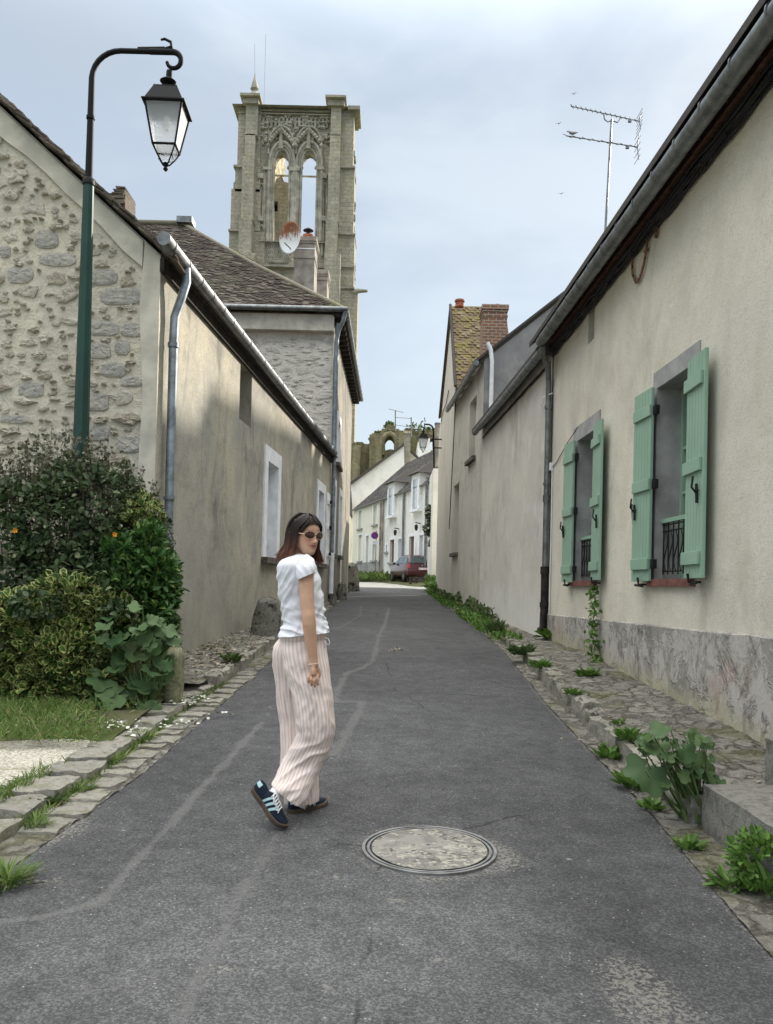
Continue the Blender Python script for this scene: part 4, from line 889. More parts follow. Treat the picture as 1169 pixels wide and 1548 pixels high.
mb=MB();mb.box((XR+.05,YR,ZR+.1),(.5,.5,.2));mb.build('ridge_flashing',MT['zinc'],g2)
mb=MB();mb.tube([(-13.3,22.48,E2-.02),(-1.2,22.48,E2-.02)],.07,10);mb.build('gutter',MT['zincd'],g2,smooth=50)
gutter(L2,-.45,10.5,E2-.05,.34,.07,MT['zinc'],g2,.7,name='gutter')
mb=MB();mb.wbox(L2,-.3,10.3,E2-.16,E2-.04,0,.3)
for u in np.arange(0,10.2,.5): mb.wbox(L2,u,u+.09,E2-.3,E2-.16,0,.26)
mb.build('soffit',MT['soffit'],g2)
pipe([(-1.25,22.5,E2-.05),(-1.3,22.55,E2-.3),(-1.42,22.7,E2-.5),(-1.48,22.75,E2-.8),(-1.48,22.75,5.)],.055,MT['zincb'],g2)
cx,cy,cz_,ch1=chimney(443,479,356,25.3,9.3,1.0,MT['chimrender'],g2,MT['chimrender'],.05,(),(.62,))
mb=MB();mb.box((cx,cy,cz_-.36),(.6,.92,.03));mb.build('band',MT['whitepaint'],ch1)
mb=MB();mb.lathe([(.17,0),(.16,.14),(.18,.15),(.17,.22)],(cx+.05,cy,cz_),16);mb.build('chimney_pot',MT['terra'],ch1,smooth=50)
mb=MB();mb.lathe([(.1,.22),(.1,.26)],(cx+.05,cy,cz_),12);mb.lathe([(.05,.26),(.05,.36)],(cx+.05,cy,cz_),8);mb.lathe([(.16,.36),(.15,.38),(.02,.46)],(cx+.05,cy,cz_),16);mb.build('cowl',MT['iron'],ch1,smooth=50)
c2=chimney(478,497,407,27.0,9.0,.9,MT['chimrender'],g2,MT['chimrender'],.04,((.0,.15,.1),),(.3,))
# satellite dish
ds=at(441,361,25.2);t=thing('satellite_dish','rusty white satellite dish fixed to the near chimney, in front of the tower','satellite dish',ds)
k=NT('rust_streaked_enamel',.6,0,.3);nz=k.noise(5,4,.7,k.map(k.ob,(3,3,.8)));zz=k.sep(k.ob)[2];f=k.rmp(k.mth('ADD',k.mth('MULTIPLY',zz,.9),nz),.5,.72);k.col(k.mix(f,(.66,.68,.68),(.3,.12,.06)))
mb=MB();pts=[];Rd=.42
for i in range(9):
    rr=Rd*i/8;row=[]
    for j in range(40):
        an=2*PI*j/40;x=rr*math.cos(an)*.86;z=rr*math.sin(an)*1.15;row.append((x,-.1+.14*(i/8)**2*-1+.14,z))
    pts.append(row)
mb.grid(pts,closed_u=True);o=mb.build('reflector',k.m,t,world=False,smooth=True);o.rotation_euler=(0,0,math.radians(-25));so_=o.modifiers.new('s','SOLIDIFY');so_.thickness=.012
mb=MB();mb.tube([(0,.05,0),(.25,.2,-.05),(.4,.3,-.05)],.03,8);mb.tube([(0,.05,-.3),(-.15,-.45,-.3)],.014,6);mb.build('mount_arm',MT['iron'],t,world=False)
# ---------------------------------------------------------------- far row of houses
random.seed(21)
def child(parent,name,loc,label=None):
    e=bpy.data.objects.new(name,None);COL.objects.link(e);e.parent=parent;e.location=Vector([float(q) for q in loc])-parent.location
    if label:e['label']=label
    return e
W=FWL;u_of=lambda px,py: W.px(px,py)[0];z_of=lambda px,py:W.px(px,py)[1]
EZF=7.15
def frect(x0,x1,y0,y1):
    a=W.px(x0,(y0+y1)/2);b=W.px(x1,(y0+y1)/2);zc=(a[0]+b[0])/2
    return (a[0],b[0],W.px((x0+x1)/2,y1)[1],W.px((x0+x1)/2,y0)[1])
uA0=u_of(534,820);uAB=u_of(579,820);uBC=u_of(613,800);uCD=u_of(648,800)
def rowhouse(name,label,u0,u1,ez,mat,rect_list,roofmat=MT['slate'],end=False,base=None):
    hh=thing(name,label,'house',W.P((u0+u1)/2,1.6,-1))
    holes=[q[1] for q in rect_list]
    mb=MB();wall_open(mb,W,u0,u1,1.,ez,holes,.25)
    for u in (u0,u1): mb.add([W.P(u,1,0),W.P(u,ez,0),W.P(u,ez+3.7,-4.2),W.P(u,ez,-8.4),W.P(u,1,-8.4)],[(0,1,2,3,4)])
    mb.add([W.P(u0,1,-8.4),W.P(u1,1,-8.4),W.P(u1,ez,-8.4),W.P(u0,ez,-8.4)],[(0,1,2,3)])
    mb.build('wall',mat,hh)
    mb=MB();n=tiled(mb,W.P(u0-(.3 if end else 0),ez-.1,.1),W.P(u1,ez-.1,.1),W.P(u1,ez+3.8,-4.2),W.P(u0-(.3 if end else 0),ez+3.8,-4.2),.24,.32,.014,.02,int(u0*7))
    a=[W.P(u0-(.3 if end else 0),ez-.12,.1),W.P(u1,ez-.12,.1),W.P(u1,ez+3.78,-4.2),W.P(u0-(.3 if end else 0),ez+3.78,-4.2)];mb.add(a,[(0,1,2,3)])
    a=[W.P(u0,ez+3.8,-4.2),W.P(u1,ez+3.8,-4.2),W.P(u1,ez-.15,-8.6),W.P(u0,ez-.15,-8.6)];mb.add(a,[(0,1,2,3)])
    mb.build('roof',roofmat,hh,recalc=False)
    mb=MB();mb.tube([W.P(u0,ez-.12,.14),W.P(u1,ez-.12,.14)],.06,8);mb.build('gutter',MT['zincd'],hh)
    for kind,q in rect_list:
        u_0,u_1,z0,z1=q
        wn=child(hh,'door' if kind in('door',) else 'window',W.P(u_0,z0,0))
        s=.14;mb=MB()
        mb.wbox(W,u_0-s*2.2,u_0,z0,z1+s,-.02,.03);mb.wbox(W,u_1,u_1+s*2.2,z0,z1+s,-.02,.03);mb.wbox(W,u_0,u_1,z1,z1+s,-.02,.03);mb.build('surround',MT['whitepaint'],wn)
        mb=MB();mb.wbox(W,u_0+.01,u_1-.01,z0+.01,z1-.01,-.2,-.12)
        m={'door':MT['greypaint'],'brown':MT['brownsh'],'shut':MT['creamsh'],'dorm':MT['glass'],'small':MT['glass']}[kind]
        mb.build('leaf' if kind!='dorm' else 'pane',m,wn)
        if kind!='door': mb=MB();mb.wbox(W,u_0-.25,u_1+.25,z0-.12,z0,-.1,.12);mb.build('sill',MT['greysur'] if kind!='dorm' else MT['whitepaint'],wn)
        if kind=='shut':
            mb=MB();n=9
            for i in range(n): zz=z0+(z1-z0)*(.1+.8*i/n);mb.wbox(W,u_0+.2,u_1-.2,zz,zz+.05,-.118,-.1)
            mb.build('slats',MT['creamsh'],wn)
        if kind=='brown':
            mb=MB();mb.wbox(W,(u_0+u_1)/2-.03,(u_0+u_1)/2+.03,z0,z1,-.118,-.1);mb.build('cover_strip',MT['iron'],wn)
    return hh
MT['brownsh']=simple('brown_wood_shutter',(.16,.085,.04),.7,var=.2,sc=8)
MT['creamsh']=simple('cream_shutter_paint',(.78,.75,.62),.6,var=.07)
ha=rowhouse('terraced_house','cream terraced house with louvred shutters and a grey base, behind the blue sign',uA0,uAB,EZF,MT['cream'],[('shut',frect(542.5,547.5,772,799)),('shut',frect(565,570.5,762,793)),('shut',frect(542.5,547.5,809,848)),('door',frect(553.5,557.5,810,868)),('shut',frect(563.5,569.5,822,847))],end=True)
mb=MB();mb.wbox(W,uA0-.02,uAB+.0,1,z_of(556,850),0,.05);mb.build('base',simple('grey_base',(.3,.295,.28),.95,var=.2,sc=2),ha)
def dormer(hs,q):
    u0,u1,z0,z1=q;d=child(hs,'dormer',W.P(u0,z1,0));mb=MB()
    mb.wbox(W,u0-.35,u1+.35,EZF-.5,z1+.3,-2.6,.17);mb.build('cheek',MT['white'],d)
    mb=MB();a=W.P(u0-.55,z1+.3,.4);b=W.P(u1+.55,z1+.3,.4);c=W.P((u0+u1)/2,z1+1.3,-1.);e=W.P((u0+u1)/2,z1+1.25,-3.2);f=W.P(u0-.75,z1+.2,-3.);gg=W.P(u1+.75,z1+.2,-3.)
    mb.add([a,b,c,e,f,gg],[(0,1,2),(0,2,3,4),(1,5,3,2),(0,4,5,1)]);mb.build('dormer_roof',MT['slate'],d);return d
qB=frect(592,598,738,780);qC=frect(629,636,725,770)
hb=rowhouse('terraced_house','middle white terraced house with one dormer, left of the maroon car roof',uAB,uBC,EZF,MT['white'],[('brown',frect(590,596.5,816,850)),('door',frect(602.5,607,815,862)),('small',frect(584.3,585.8,824,834))])
hc=rowhouse('terraced_house','right white terraced house with dormer, behind the maroon car and wall lantern',uBC,uCD,EZF,MT['white'],[('brown',frect(619,626.5,811,845)),('door',frect(634.5,640.5,809,860))])
for hs,q in ((hb,qB),(hc,qC)):
    dormer(hs,q);u0,u1,z0,z1=q
    wn=child(hs,'window',W.P(u0,z0,0));mb=MB();mb.wbox(W,u0-.3,u0,z0,z1,-.02,.2);mb.wbox(W,u1,u1+.3,z0,z1,-.02,.2);mb.wbox(W,u0,u1,z1,z1+.18,-.02,.2);mb.build('surround',MT['whitepaint'],wn)
    mb=MB();mb.wbox(W,u0,u1,z0,z1,.0,.18);mb.build('pane',simple('reflecting_curtained_pane',(.34,.35,.35),.25,0,.6,.2),wn)
    mb=MB();mb.wbox(W,u0-.4,u1+.4,z0-.15,z0,-.02,.3);mb.build('sill',MT['whitepaint'],wn)
    mb=MB();mb.wbox(W,u1-.45,u1-.02,z0+.1,z1-.02,.181,.19);mb.build('inner_curtain',MT['greypaint'],wn)
hd=rowhouse('terraced_house','pale terraced house at the right end of the row, behind the white climbing rose',uCD,W.L+3,EZF+.3,MT['white'],[])
for hs,x,y0,y1 in ((ha,578.,757,866),(hb,581,756,850),(hb,612.5,744,842),(hc,647,730,850)):
    u=u_of(x,800);mb=MB();mb.tube([W.P(u,EZF-.2,.12),W.P(u,1.5,.12)],.075,8);mb.build('downpipe',MT['chimrender'] if x<582 else MT['zincd'],hs)
for hs,x,y in ((hb,603.6,804.7),(hc,636,797)):
    u,z=W.px(x,y);mb=MB();mb.lathe([(.05,-.2),(.09,-.08),(.1,.08),(.04,.15)],W.P(u,z,.25),8);mb.tube([W.P(u,z+.2,0),W.P(u,z+.25,.3)],.03,6);mb.build('wall_light',MT['iron'],hs)
# small house end further left
hz=thing('far_corner_house','narrow sliver of a cream house beyond the left end of the terrace','house',(-4.5,69,1.7))
mb=MB();mb.box((-4.62,69.2,4.2),(3.3,5,5.4));mb.build('wall',MT['cream'],hz)
mb=MB();mb.hexa([(-6.4,66.4,6.9),(-2.9,66.6,6.9),(-2.9,72,6.9),(-6.4,72,6.9),(-6.2,69,9),(-3.,69,9),(-3.,69.4,9),(-6.2,69.4,9)]);mb.build('roof',MT['slate'],hz)
# far verge
mb=MB();pts=[]
for i in range(24):
    t=i/23;row=[]
    for s in np.linspace(-14,24,60):
        p=W.P(s,0,1.9-2.1*t);zz=gz(p[1])+.02+(.42 if p[1]>57 else .1+.32*max(0,(p[1]-50)/7))*min(1,t*1.6)+.06*ns(s*2,t*5,1);row.append((p[0],p[1],zz))
    pts.append(row)
mb.grid(pts);o=mb.build('far_verge',MT['ground'],smooth=True);struct(o)
# ---------------------------------------------------------------- white gable house and ruin
def poly_at(px,y): return [tuple(at(a,b,y)) for a,b in px]
t=thing('white_gable_house','big windowless white gable wall rising above the terraced roofs, below the ruined arch','house',(0,71,1.8))
mb=MB();mb.prism(poly_at([(531,733),(611,674),(612,745),(600,880),(531,880)],70.5),(0,.5,0));mb.build('gable_wall',MT['white'],t)
a=at(531,733,70.5);b=at(611,674,70.5);mb=MB();mb.hexa([tuple(a+np.array([0,-.2,0])),tuple(b+np.array([0,-.2,0])),tuple(b+np.array([0,6,0])),tuple(a+np.array([0,6,0])),tuple(a+np.array([-.1,-.2,.2])),tuple(b+np.array([0,-.2,.2])),tuple(b+np.array([0,6,.2])),tuple(a+np.array([-.1,6,.2]))]);mb.build('roof',MT['slate'],t)
t=thing('white_annexe','small white gable with a steep dark roof edge, right of the stone pier','house',(3,72.5,1.8))
mb=MB();mb.prism(poly_at([(619,681),(631,692),(632,745),(618,745)],72.5),(0,3,0));mb.build('wall',MT['white'],t)
a=at(618,679,72.3);b=at(632,692,72.3);mb=MB();mb.tube([a,b],.12,6);mb.build('verge',MT['slate'],t)
t=thing('tall_white_gable','white gable seen behind the wall lantern','house',(5,75,1.8))
mb=MB();mb.prism(poly_at([(631,740),(632,668),(637,663),(646,663),(650,662),(651,679),(656,740)],75),(0,4,0));mb.build('wall',MT['white'],t)
t=thing('stone_pier','square stone chimney pier beside the white gable, under the far antennas','chimney',(2,71.4,9))
A=at(611.5,655,71.4);B=at(621,655,71.4);C2=at(616,745,71.4);mb=MB();mb.box(((A[0]+B[0])/2,71.8,(A[2]+C2[2])/2),(B[0]-A[0],.8,A[2]-C2[2]));mb.build('stack',MT['ashlar'],t)
mb=MB();mb.box(((A[0]+B[0])/2,71.8,A[2]+.1),(B[0]-A[0]+.2,1.,.22));mb.build('cap',MT['lit'],t)
def arch_poly(x0,x1,zb,zs,za,n=10,pointed=True):
    # closed outline of a pointed arch opening (from bottom left, up, over, down)
    cx=(x0+x1)/2;pts=[(x0,zb),(x0,zs)]
    for i in range(1,n): t=i/n;pts.append((x0+(cx-x0)*(1-math.cos(t*PI/2))**(.9)*1.0,zs+(za-zs)*math.sin(t*PI/2)**.9))
    pts.append((cx,za))
    for i in range(n-1,0,-1): t=i/n;pts.append((x1-(x1-cx)*(1-math.cos(t*PI/2))**(.9),zs+(za-zs)*math.sin(t*PI/2)**.9))
    pts+=[(x1,zs),(x1,zb)];return pts
def wall_with_holes(outer,holes,y,depth,name,mat,parent,mats=None):
    bm=bmesh.new()
    def loop(p): 
        vs=[bm.verts.new((x,y,z)) for x,z in p];return [bm.edges.new((vs[i],vs[(i+1)%len(vs)])) for i in range(len(vs))]
    es=loop(outer)
    for h_ in holes: es+=loop(h_)
    bmesh.ops.triangle_fill(bm,use_beauty=True,use_dissolve=False,edges=es)
    r=bmesh.ops.extrude_face_region(bm,geom=bm.faces[:]);vv=[g_ for g_ in r['geom'] if isinstance(g_,bmesh.types.BMVert)];bmesh.ops.translate(bm,verts=vv,vec=(0,depth,0))
    bmesh.ops.recalc_face_normals(bm,faces=bm.faces);me=bpy.data.meshes.new(name);bm.to_mesh(me);bm.free()
    o=bpy.data.objects.new(name,me);COL.objects.link(o);me.materials.append(mat);o.parent=parent
    off=parent.location;co=np.empty(len(me.vertices)*3);me.vertices.foreach_get('co',co);co=co.reshape(-1,3)-np.array(off);me.vertices.foreach_set('co',co.ravel());me.update();return o
def pxz(p,y): q=at(p[0],p[1],y);return (q[0],q[2])
YR_=84.
t=thing('ruined_nave_wall','mossy ruined church wall with an open pointed arch against the sky','ruin',(2,YR_,2))
out=[(500,690),(520,676),(532,674),(545,672),(557,673.5),(559,668),(561,664),(566,662),(570,657),(574,655),(579,649.5),(583,648),(588,646),(595,649),(602,650.5),(610,651),(616,648),(622,649),(626,647.5),(630,653),(636,654),(642,654),(648,652),(655,655),(664,657),(680,660),(680,800),(500,800)]
hole=[(582,681),(582,669),(583.5,664.5),(586,661),(589,659.5),(592.5,661),(595.5,665),(597,670),(597,680),(590,679)]
hole2=[(650.5,681),(650.5,664),(655.5,662),(656,680)]
wall_with_holes([pxz(p,YR_) for p in out],[[pxz(p,YR_) for p in hole],[pxz(p,YR_) for p in hole2]],YR_,2.2,'wall',MT['ruin'],t)
mb=MB();ring=[(578.5,688),(578,668),(580.5,661.5),(585,656.5),(590,655.5),(595,658),(599,664),(600,672),(600,686)]
mb.tube([tuple(at(a,b,YR_-.1)) for a,b in ring],.28,8);mb.build('arch_moulding',MT['ruin'],t,smooth=60)
mb=MB()
for x,w in ((537,1.6),(566,1.2),(573,1.1),(612,1.8)):
    a=at(x,676 if x<560 else 660,YR_-.6);mb.box((a[0],a[1],(a[2]+2)/2),(w*.6,1.4,a[2]-2),jit=.1)
mb.build('buttress',MT['ruin'],t)
mb=MB()
rnd=random.Random(4)
for i in range(60):
    x=rnd.uniform(532,660);a=at(x,650,YR_+rnd.uniform(0,1.6));
    zt=np.interp(x,[p[0] for p in out[:26]],[pxz(p,YR_)[1] for p in out[:26]]);stone_block(mb,(a[0],a[1],zt+.02),(rnd.uniform(.3,.8),.6,rnd.uniform(.15,.5)),rnd.uniform(-.4,.4),2,.08,i)
mb.build('broken_top_stones',MT['ruin'],t,smooth=50)
# ---------------------------------------------------------------- church tower
YT=90.;t=thing('church_tower','ruined tall stone church tower with two pointed lancet openings','tower',(-10,YT+5,2))
Z2=lambda zx,zy:(320+zx/4.073,120+zy/4.073)
def T(zx,zy,y=YT): q=at(*Z2(zx,zy),y);return (q[0],q[2])
def prow(lst,y=YT): return [T(a,b,y) for a,b in lst]
lanL=[(372,1000),(372,545),(378,500),(392,462),(412,438),(428,430),(446,438),(464,460),(478,500),(484,545),(484,1000)]
lanR=[(532,1000),(541,545),(546,500),(560,462),(580,440),(600,432),(620,440),(640,465),(652,500),(654,545),(647,1000)]
outer=[(295,2200),(295,190),(735,190),(735,2200)]
wall_with_holes(prow(outer),[prow(lanL),prow(lanR)],YT,1.8,'bay_wall',MT['ashlar'],t)
mb=MB()
def tb(mb,zx0,zx1,zy0,zy1,y0,y1,bx=0): # box from zoom coordinates; bx widens base
    a=T(zx0,zy0,YT);b=T(zx1,zy1,YT);xa,xb=a[0],b[0];z1=a[1];z0=b[1]
    mb.hexa([(xa-bx,y0,z0),(xb+bx,y0,z0),(xb+bx,y1,z0),(xa-bx,y1,z0),(xa,y0,z1),(xb,y0,z1),(xb,y1,z1),(xa,y1,z1)])
# side masses (left and right corner piers)
segsL=[(170,300,180,540),(150,300,540,700),(125,300,680,940),(112,296,940,2300)]
for a,b,c,d in segsL: tb(mb,a,b,c,d,YT-.3,YT+3.2)
segsR=[(735,870,180,560),(735,872,560,960),(728,874,960,1290),(722,874,1290,2400)]
for a,b,c,d in segsR: tb(mb,a,b,c,d,YT-.3,YT+3.2)
mb.build('corner_pier',MT['ashlar'],t)
mb=MB()
for a,b,c,d,y in ((222,290,180,370,1.0),(218,276,370,520,1.2),(206,268,520,905,1.6),(190,262,905,1125,2.1),(182,262,1125,2300,2.6)): tb(mb,a,b,c,d,YT-y,YT)
mb.build('buttress',MT['ashlar'],t)
mb=MB()
for a,b,c,d,y in ((742,798,190,375,1.0),(735,794,375,520,1.2),(728,786,520,915,1.6),(712,776,915,1125,2.1),(706,772,1125,2300,2.6)): tb(mb,a,b,c,d,YT-y,YT)
mb.build('buttress',MT['ashlar'],t)
mb=MB() # string courses and set-offs
for a,b,c,y in ((216,292,370,1.2),(204,280,520,1.45),(188,272,905,1.85),(182,268,1125,2.4),(738,800,372,1.2),(727,792,518,1.45),(710,782,912,1.85),(704,774,1125,2.4)):
    tb(mb,a,b,c-7,c+9,YT-y,YT+.1)
for a,b,c in ((140,215,545),(108,190,938),(798,884,550),(780,886,960),(775,880,1160),(770,880,1290)): tb(mb,a,b,c-6,c+8,YT-.55,YT+3.4)
tb(mb,295,735,1000,1016,YT-.45,YT+.2);tb(mb,270,712,1158,1170,YT-.5,YT+.2);tb(mb,330,480,1158,1170,YT-.8,YT+.2)
mb.build('string_course',MT['carved'],t)
mb=MB()
tb(mb,136,915,178,196,YT-.9,YT+3.4);tb(mb,150,900,196,214,YT-.6,YT+3.3);tb(mb,165,880,214,236,YT-.45,YT+.2)
tb(mb,192,314,140,158,YT-1.8,YT+1.5);tb(mb,206,300,158,190,YT-1.4,YT+1.2);tb(mb,708,834,152,168,YT-1.8,YT+1.5);tb(mb,720,822,168,205,YT-1.4,YT+1.2);tb(mb,842,916,188,212,YT-.9,YT+3);tb(mb,300,730,200,215,YT-.4,YT+.2)
mb.build('cornice',MT['ashlar'],t)
a=T(262,140);mb=MB();mb.lathe([(.75,0),(.7,.5),(.35,1.),(.25,1.2),(.45,1.4),(.12,2.6),(.02,3.1)],(a[0],YT,a[1]),10);mb.build('pinnacle',MT['carved'],t,smooth=40)
mb=MB();mb.tube([(a[0],YT,a[1]+2.8),(a[0]-.1,YT,a[1]+6.2)],.018,5);b=T(322,180);mb.tube([(b[0],YT,b[1]),(b[0],YT,b[1]+8)],.018,5);mb.build('lightning_rod',MT['iron'],t)
# arch mouldings, mullion shafts, blind niches, tracery
mb=MB()
def arc(mb,x0,x1,zb,zs,za,y,r,n=10):
    p=[T(a_,b_) for a_,b_ in ((x0,zb),(x1,zs),((x0+x1)/2,za))];X0,ZB=p[0];X1,ZS=p[1];ZA=p[2][1];pl=arch_poly(X0,X1,ZB,ZS,ZA,n);mb.tube([(x,y,z) for x,z in pl],r,6,cap=False)
for o_,r in ((0,.16),(14,.13),(27,.2)):
    for x0,x1 in ((372-o_,484+o_),(541-o_,654+o_)): arc(mb,x0,x1,1000,545-o_*.2,432-o_*1.4,YT-.1-o_*.006,r)
for x in (500,512,524): tb(mb,x-5,x+5,560,1000,YT-.35,YT+.3)
for x in (325,338,352,364,664,676,690): a=T(x,560);b=T(x,1000);mb.tube([(a[0],YT-.15,a[1]),(b[0],YT-.15,b[1])],.13,6)
tb(mb,482,546,548,575,YT-.5,YT+.3);tb(mb,322,372,548,568,YT-.5,YT+.2);tb(mb,652,694,550,568,YT-.5,YT+.2)
for (x0,x1) in ((287,322),(680,712)):
    for zb,za in ((850,645),(1090,900)): arc(mb,x0,x1,zb,za+35,za,YT-.12,.12,6)
    for zc in (600,862): tb(mb,x0,x1,zc-12,zc+18,YT-.45,YT)
mb.build('moulding',MT['carved'],t,smooth=60)
mb=MB() # cusps in the lancet heads
for cx_ in (428,598):
    for i in range(9):
        an=PI*(i+.5)/9;x=cx_+50*math.cos(an);y_=520-78*math.sin(an)+ (30 if i in (0,8) else 0);p=T(x,y_);mb.lathe([(.02,-.28),(.26,-.1),(.26,.12),(.02,.3)],(p[0],YT+.3,p[1]),6)
mb.build('cusps',MT['carved'],t)
mb=MB() # carved tympanum
rnd=random.Random(2)
for cx_ in (430,600):
    arc(mb,cx_-78,cx_+78,470,420,300,YT-.3,.13,10)
    p=T(cx_,345);mb.lathe([(.3,-1.6),(.2,0),(.45,.3),(.1,.8),(.02,1.4)],(p[0],YT-.3,p[1]),6)
    for i in range(7):
        tt=i/6;p=T(cx_-78+78*tt,420-100*tt**.7);mb.lathe([(.02,-.3),(.24,0),(.02,.3)],(p[0],YT-.45,p[1]),5);p=T(cx_+78-78*tt,420-100*tt**.7);mb.lathe([(.02,-.3),(.24,0),(.02,.3)],(p[0],YT-.45,p[1]),5)
for i in range(18):
    x=308+i*24.5
    for zr in (245,275): arc(mb,x-10,x+10,zr+28,zr+8,zr-10,YT-.15,.075,5)
for i in range(150):
    x=rnd.uniform(300,728);z=rnd.uniform(222,400)
    if abs(x-430)<70 and z>380 or abs(x-600)<70 and z>380: continue
    p=T(x,z);s=rnd.uniform(.14,.3);mb.lathe([(.02,-s),(s,-s*.2),(s*.7,s*.4),(.02,s)],(p[0],YT-.12,p[1]),5)
for i in range(9):
    p=T(365+i*12,1070);
    for zz in (1030,1070,1105): q=T(365+i*12,zz);mb.tube([(q[0]+.35*math.cos(a_),YT-.1,q[1]+.42*math.sin(a_)) for a_ in np.linspace(0,2*PI,9)],.07,4)
for i in range(12):
    q=T(360+i*9.5,1232);mb.tube([(q[0]+.25*math.cos(a_),YT-.1,q[1]+.4*math.sin(a_)) for a_ in np.linspace(0,2*PI,9)],.07,4)
mb.build('carved_tracery',MT['carved'],t,smooth=60)
mb=MB();a=T(300,560);b=T(700,560);mb.tube([(a[0],YT+.8,a[1]-.1),(b[0],YT+.8,a[1]-.15)],.1,6);mb.build('tie_beam',MT['lit'],t)
# inner wall fragment seen through the left lancet
fr=[(300,1100),(300,470),(372,470),(392,462),(420,444),(442,452),(450,500),(440,560),(436,600),(446,628),(470,635),(500,632),(520,650),(530,1100)]
wn=[(380,812),(380,748),(407,748),(407,812)]
wall_with_holes([T(a_,b_,YT+6) for a_,b_ in fr],[[T(a_,b_,YT+6) for a_,b_ in wn]],YT+6,1.5,'inner_wall',MT['ashlar'],t)
up=[(372,665),(372,465),(392,460),(420,442),(443,452),(451,500),(441,556),(438,590),(400,610),(388,640)]
o=None;mb=MB();mb.prism([tuple(at(*Z2(a_,b_),YT+2.2+(a_-372)/80*3.4)) for a_,b_ in up],(-.3,.1,0));mb.build('inner_wall_face',MT['lit'],t)  # slanted towards the sun and coloured in the sunlit stone tone
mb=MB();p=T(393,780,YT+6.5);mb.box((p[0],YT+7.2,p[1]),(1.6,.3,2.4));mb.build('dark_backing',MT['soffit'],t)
a=T(880,1320);mb=MB();mb.tube([(a[0]-.5,YT,a[1]),(a[0]+.5,YT-.4,a[1]+.2),(a[0]+1.4,YT-.7,a[1]+.1)],[.3,.25,.14],7);mb.build('gargoyle',MT['carved'],t,smooth=60)
mb=MB();rnd=random.Random(12)
for i in range(36):
    zy=rnd.uniform(380,1900);z=T(872,zy);mb.box((z[0]+.02,YT+rnd.uniform(0,3),z[1]),(rnd.uniform(.1,.4),.5,rnd.uniform(.3,.6)),jit=.06);zy=rnd.uniform(380,1100);x=np.interp(zy,[180,540,700,940,1100],[170,160,137,122,112]);z=T(x,zy);mb.box((z[0],YT+rnd.uniform(0,2),z[1]),(rnd.uniform(.1,.35),.5,rnd.uniform(.3,.7)),jit=.06)
mb.build('weathered_edge_stones',MT['ashlar'],t)
# ---------------------------------------------------------------- lamps
def lantern(parent,c,rz,s,mf,mg,scale=1.):
    # hanging four sided lantern, c = bottom of the roof cornice centre
    def fr(w,z,k): 
        a=PI/4+k*PI/2+rz;return np.array([c[0]+w*s*math.sqrt(2)*math.cos(a),c[1]+w*s*math.sqrt(2)*math.sin(a),c[2]+z*s])
    L=child(parent,'lantern',c)
    mb=MB()
    def ring(prof):
        pts=[[tuple(fr(w,z,k)) for k in range(4)] for w,z in prof];mb.grid(pts,closed_u=True,cap=True)
    ring([(.285,-.02),(.285,.0),(.25,.012),(.245,.03),(.16,.225),(.16,.24),(.11,.25)])
    mb.build('hood',mf,L,bevel=.003)
    mb=MB()
    for k in range(4):
        mb.tube([fr(.245,-.02,k),fr(.15,-.55,k)],.014*s,6);mb.tube([fr(.15,-.55,k),fr(.15,-.55,k+1)],.016*s,6);mb.tube([fr(.255,-.01,k),fr(.255,-.01,k+1)],.017*s,6)
        mb.tube([fr(.15,-.55,k),fr(.10,-.66,k),fr(.04,-.76,k),fr(.0,-.78,k)],.011*s,6);mb.tube([fr(.1,-.66,k),fr(.07,-.69,k+.5)],.007*s,5)
    mb.lathe([(.01*s,-.86*s),(.035*s,-.83*s),(.02*s,-.8*s),(.045*s,-.77*s),(.03*s,-.74*s)],tuple(c),10)
    mb.build('frame',mf,L,smooth=50)
    mb=MB()
    for k in range(4):
        p=[fr(.238,-.03,k),fr(.238,-.03,k+1),fr(.148,-.54,k+1),fr(.148,-.54,k)];q=[a*.985+np.array(c)*.015 for a in p];mb.hexa([tuple(v) for v in p]+[tuple(v) for v in q])
    mb.build('glass_pane',mg,L)
    mb=MB();pts=[[tuple(fr(w,z,k)) for k in range(4)] for w,z in ((.14,-.56),(.1,-.62),(.085,-.68))];mb.grid(pts,closed_u=True,cap=True);mb.build('lower_glass',mg,L)
    mb=MB();mb.lathe([(.03*s,.24*s),(.05*s,.3*s),(.045*s,.33*s),(.09*s,.345*s),(.11*s,.37*s),(.08*s,.395*s),(.03*s,.41*s),(.028*s,.5*s),(.02*s,.53*s)],tuple(c),18);mb.build('finial',mf,L,smooth=50)
    mb=MB();mb.lathe([(.03*s,-.1*s),(.05*s,-.16*s),(.05*s,-.26*s),(.03*s,-.3*s)],tuple(c),12);mb.build('bulb',MT['whitepaint'],L,smooth=60)
    return L
k=NT('frosted_lamp_glass',.35,0,.5);k.b.inputs['Transmission Weight'].default_value=.55;k.col((.86,.88,.9));k.b.inputs['Alpha'].default_value=.4;MT['lampglass']=k.m
bx=-3.04;by=8.45;bz=gz(by)
t=thing('street_lamp','tall dark green street lamp with a hanging black lantern, rising out of the shrubs','street lamp',(bx,by,bz))
mid=at(128,272,by)
mb=MB();n=8;mb.lathe([(.105,0),(.1,.4),(.09,1.2),(.076,2.4),(.05,mid[2]-bz)],(bx,by,bz),8,rot=PI/8);mb.build('lower_pole',MT['lampgreen'],t)
mb=MB();ztop=at(200,77,by)[2];xh=at(272,90,by)[0]
pts=[(bx,by,mid[2]-.05),(bx,by,ztop-.28)]
for a_ in np.linspace(0,PI/2,8)[1:]: pts.append((bx+.28*(1-math.cos(a_)),by,ztop-.28+.28*math.sin(a_)))
pts+= [(bx+.5,by,ztop),(xh-.2,by,ztop)]
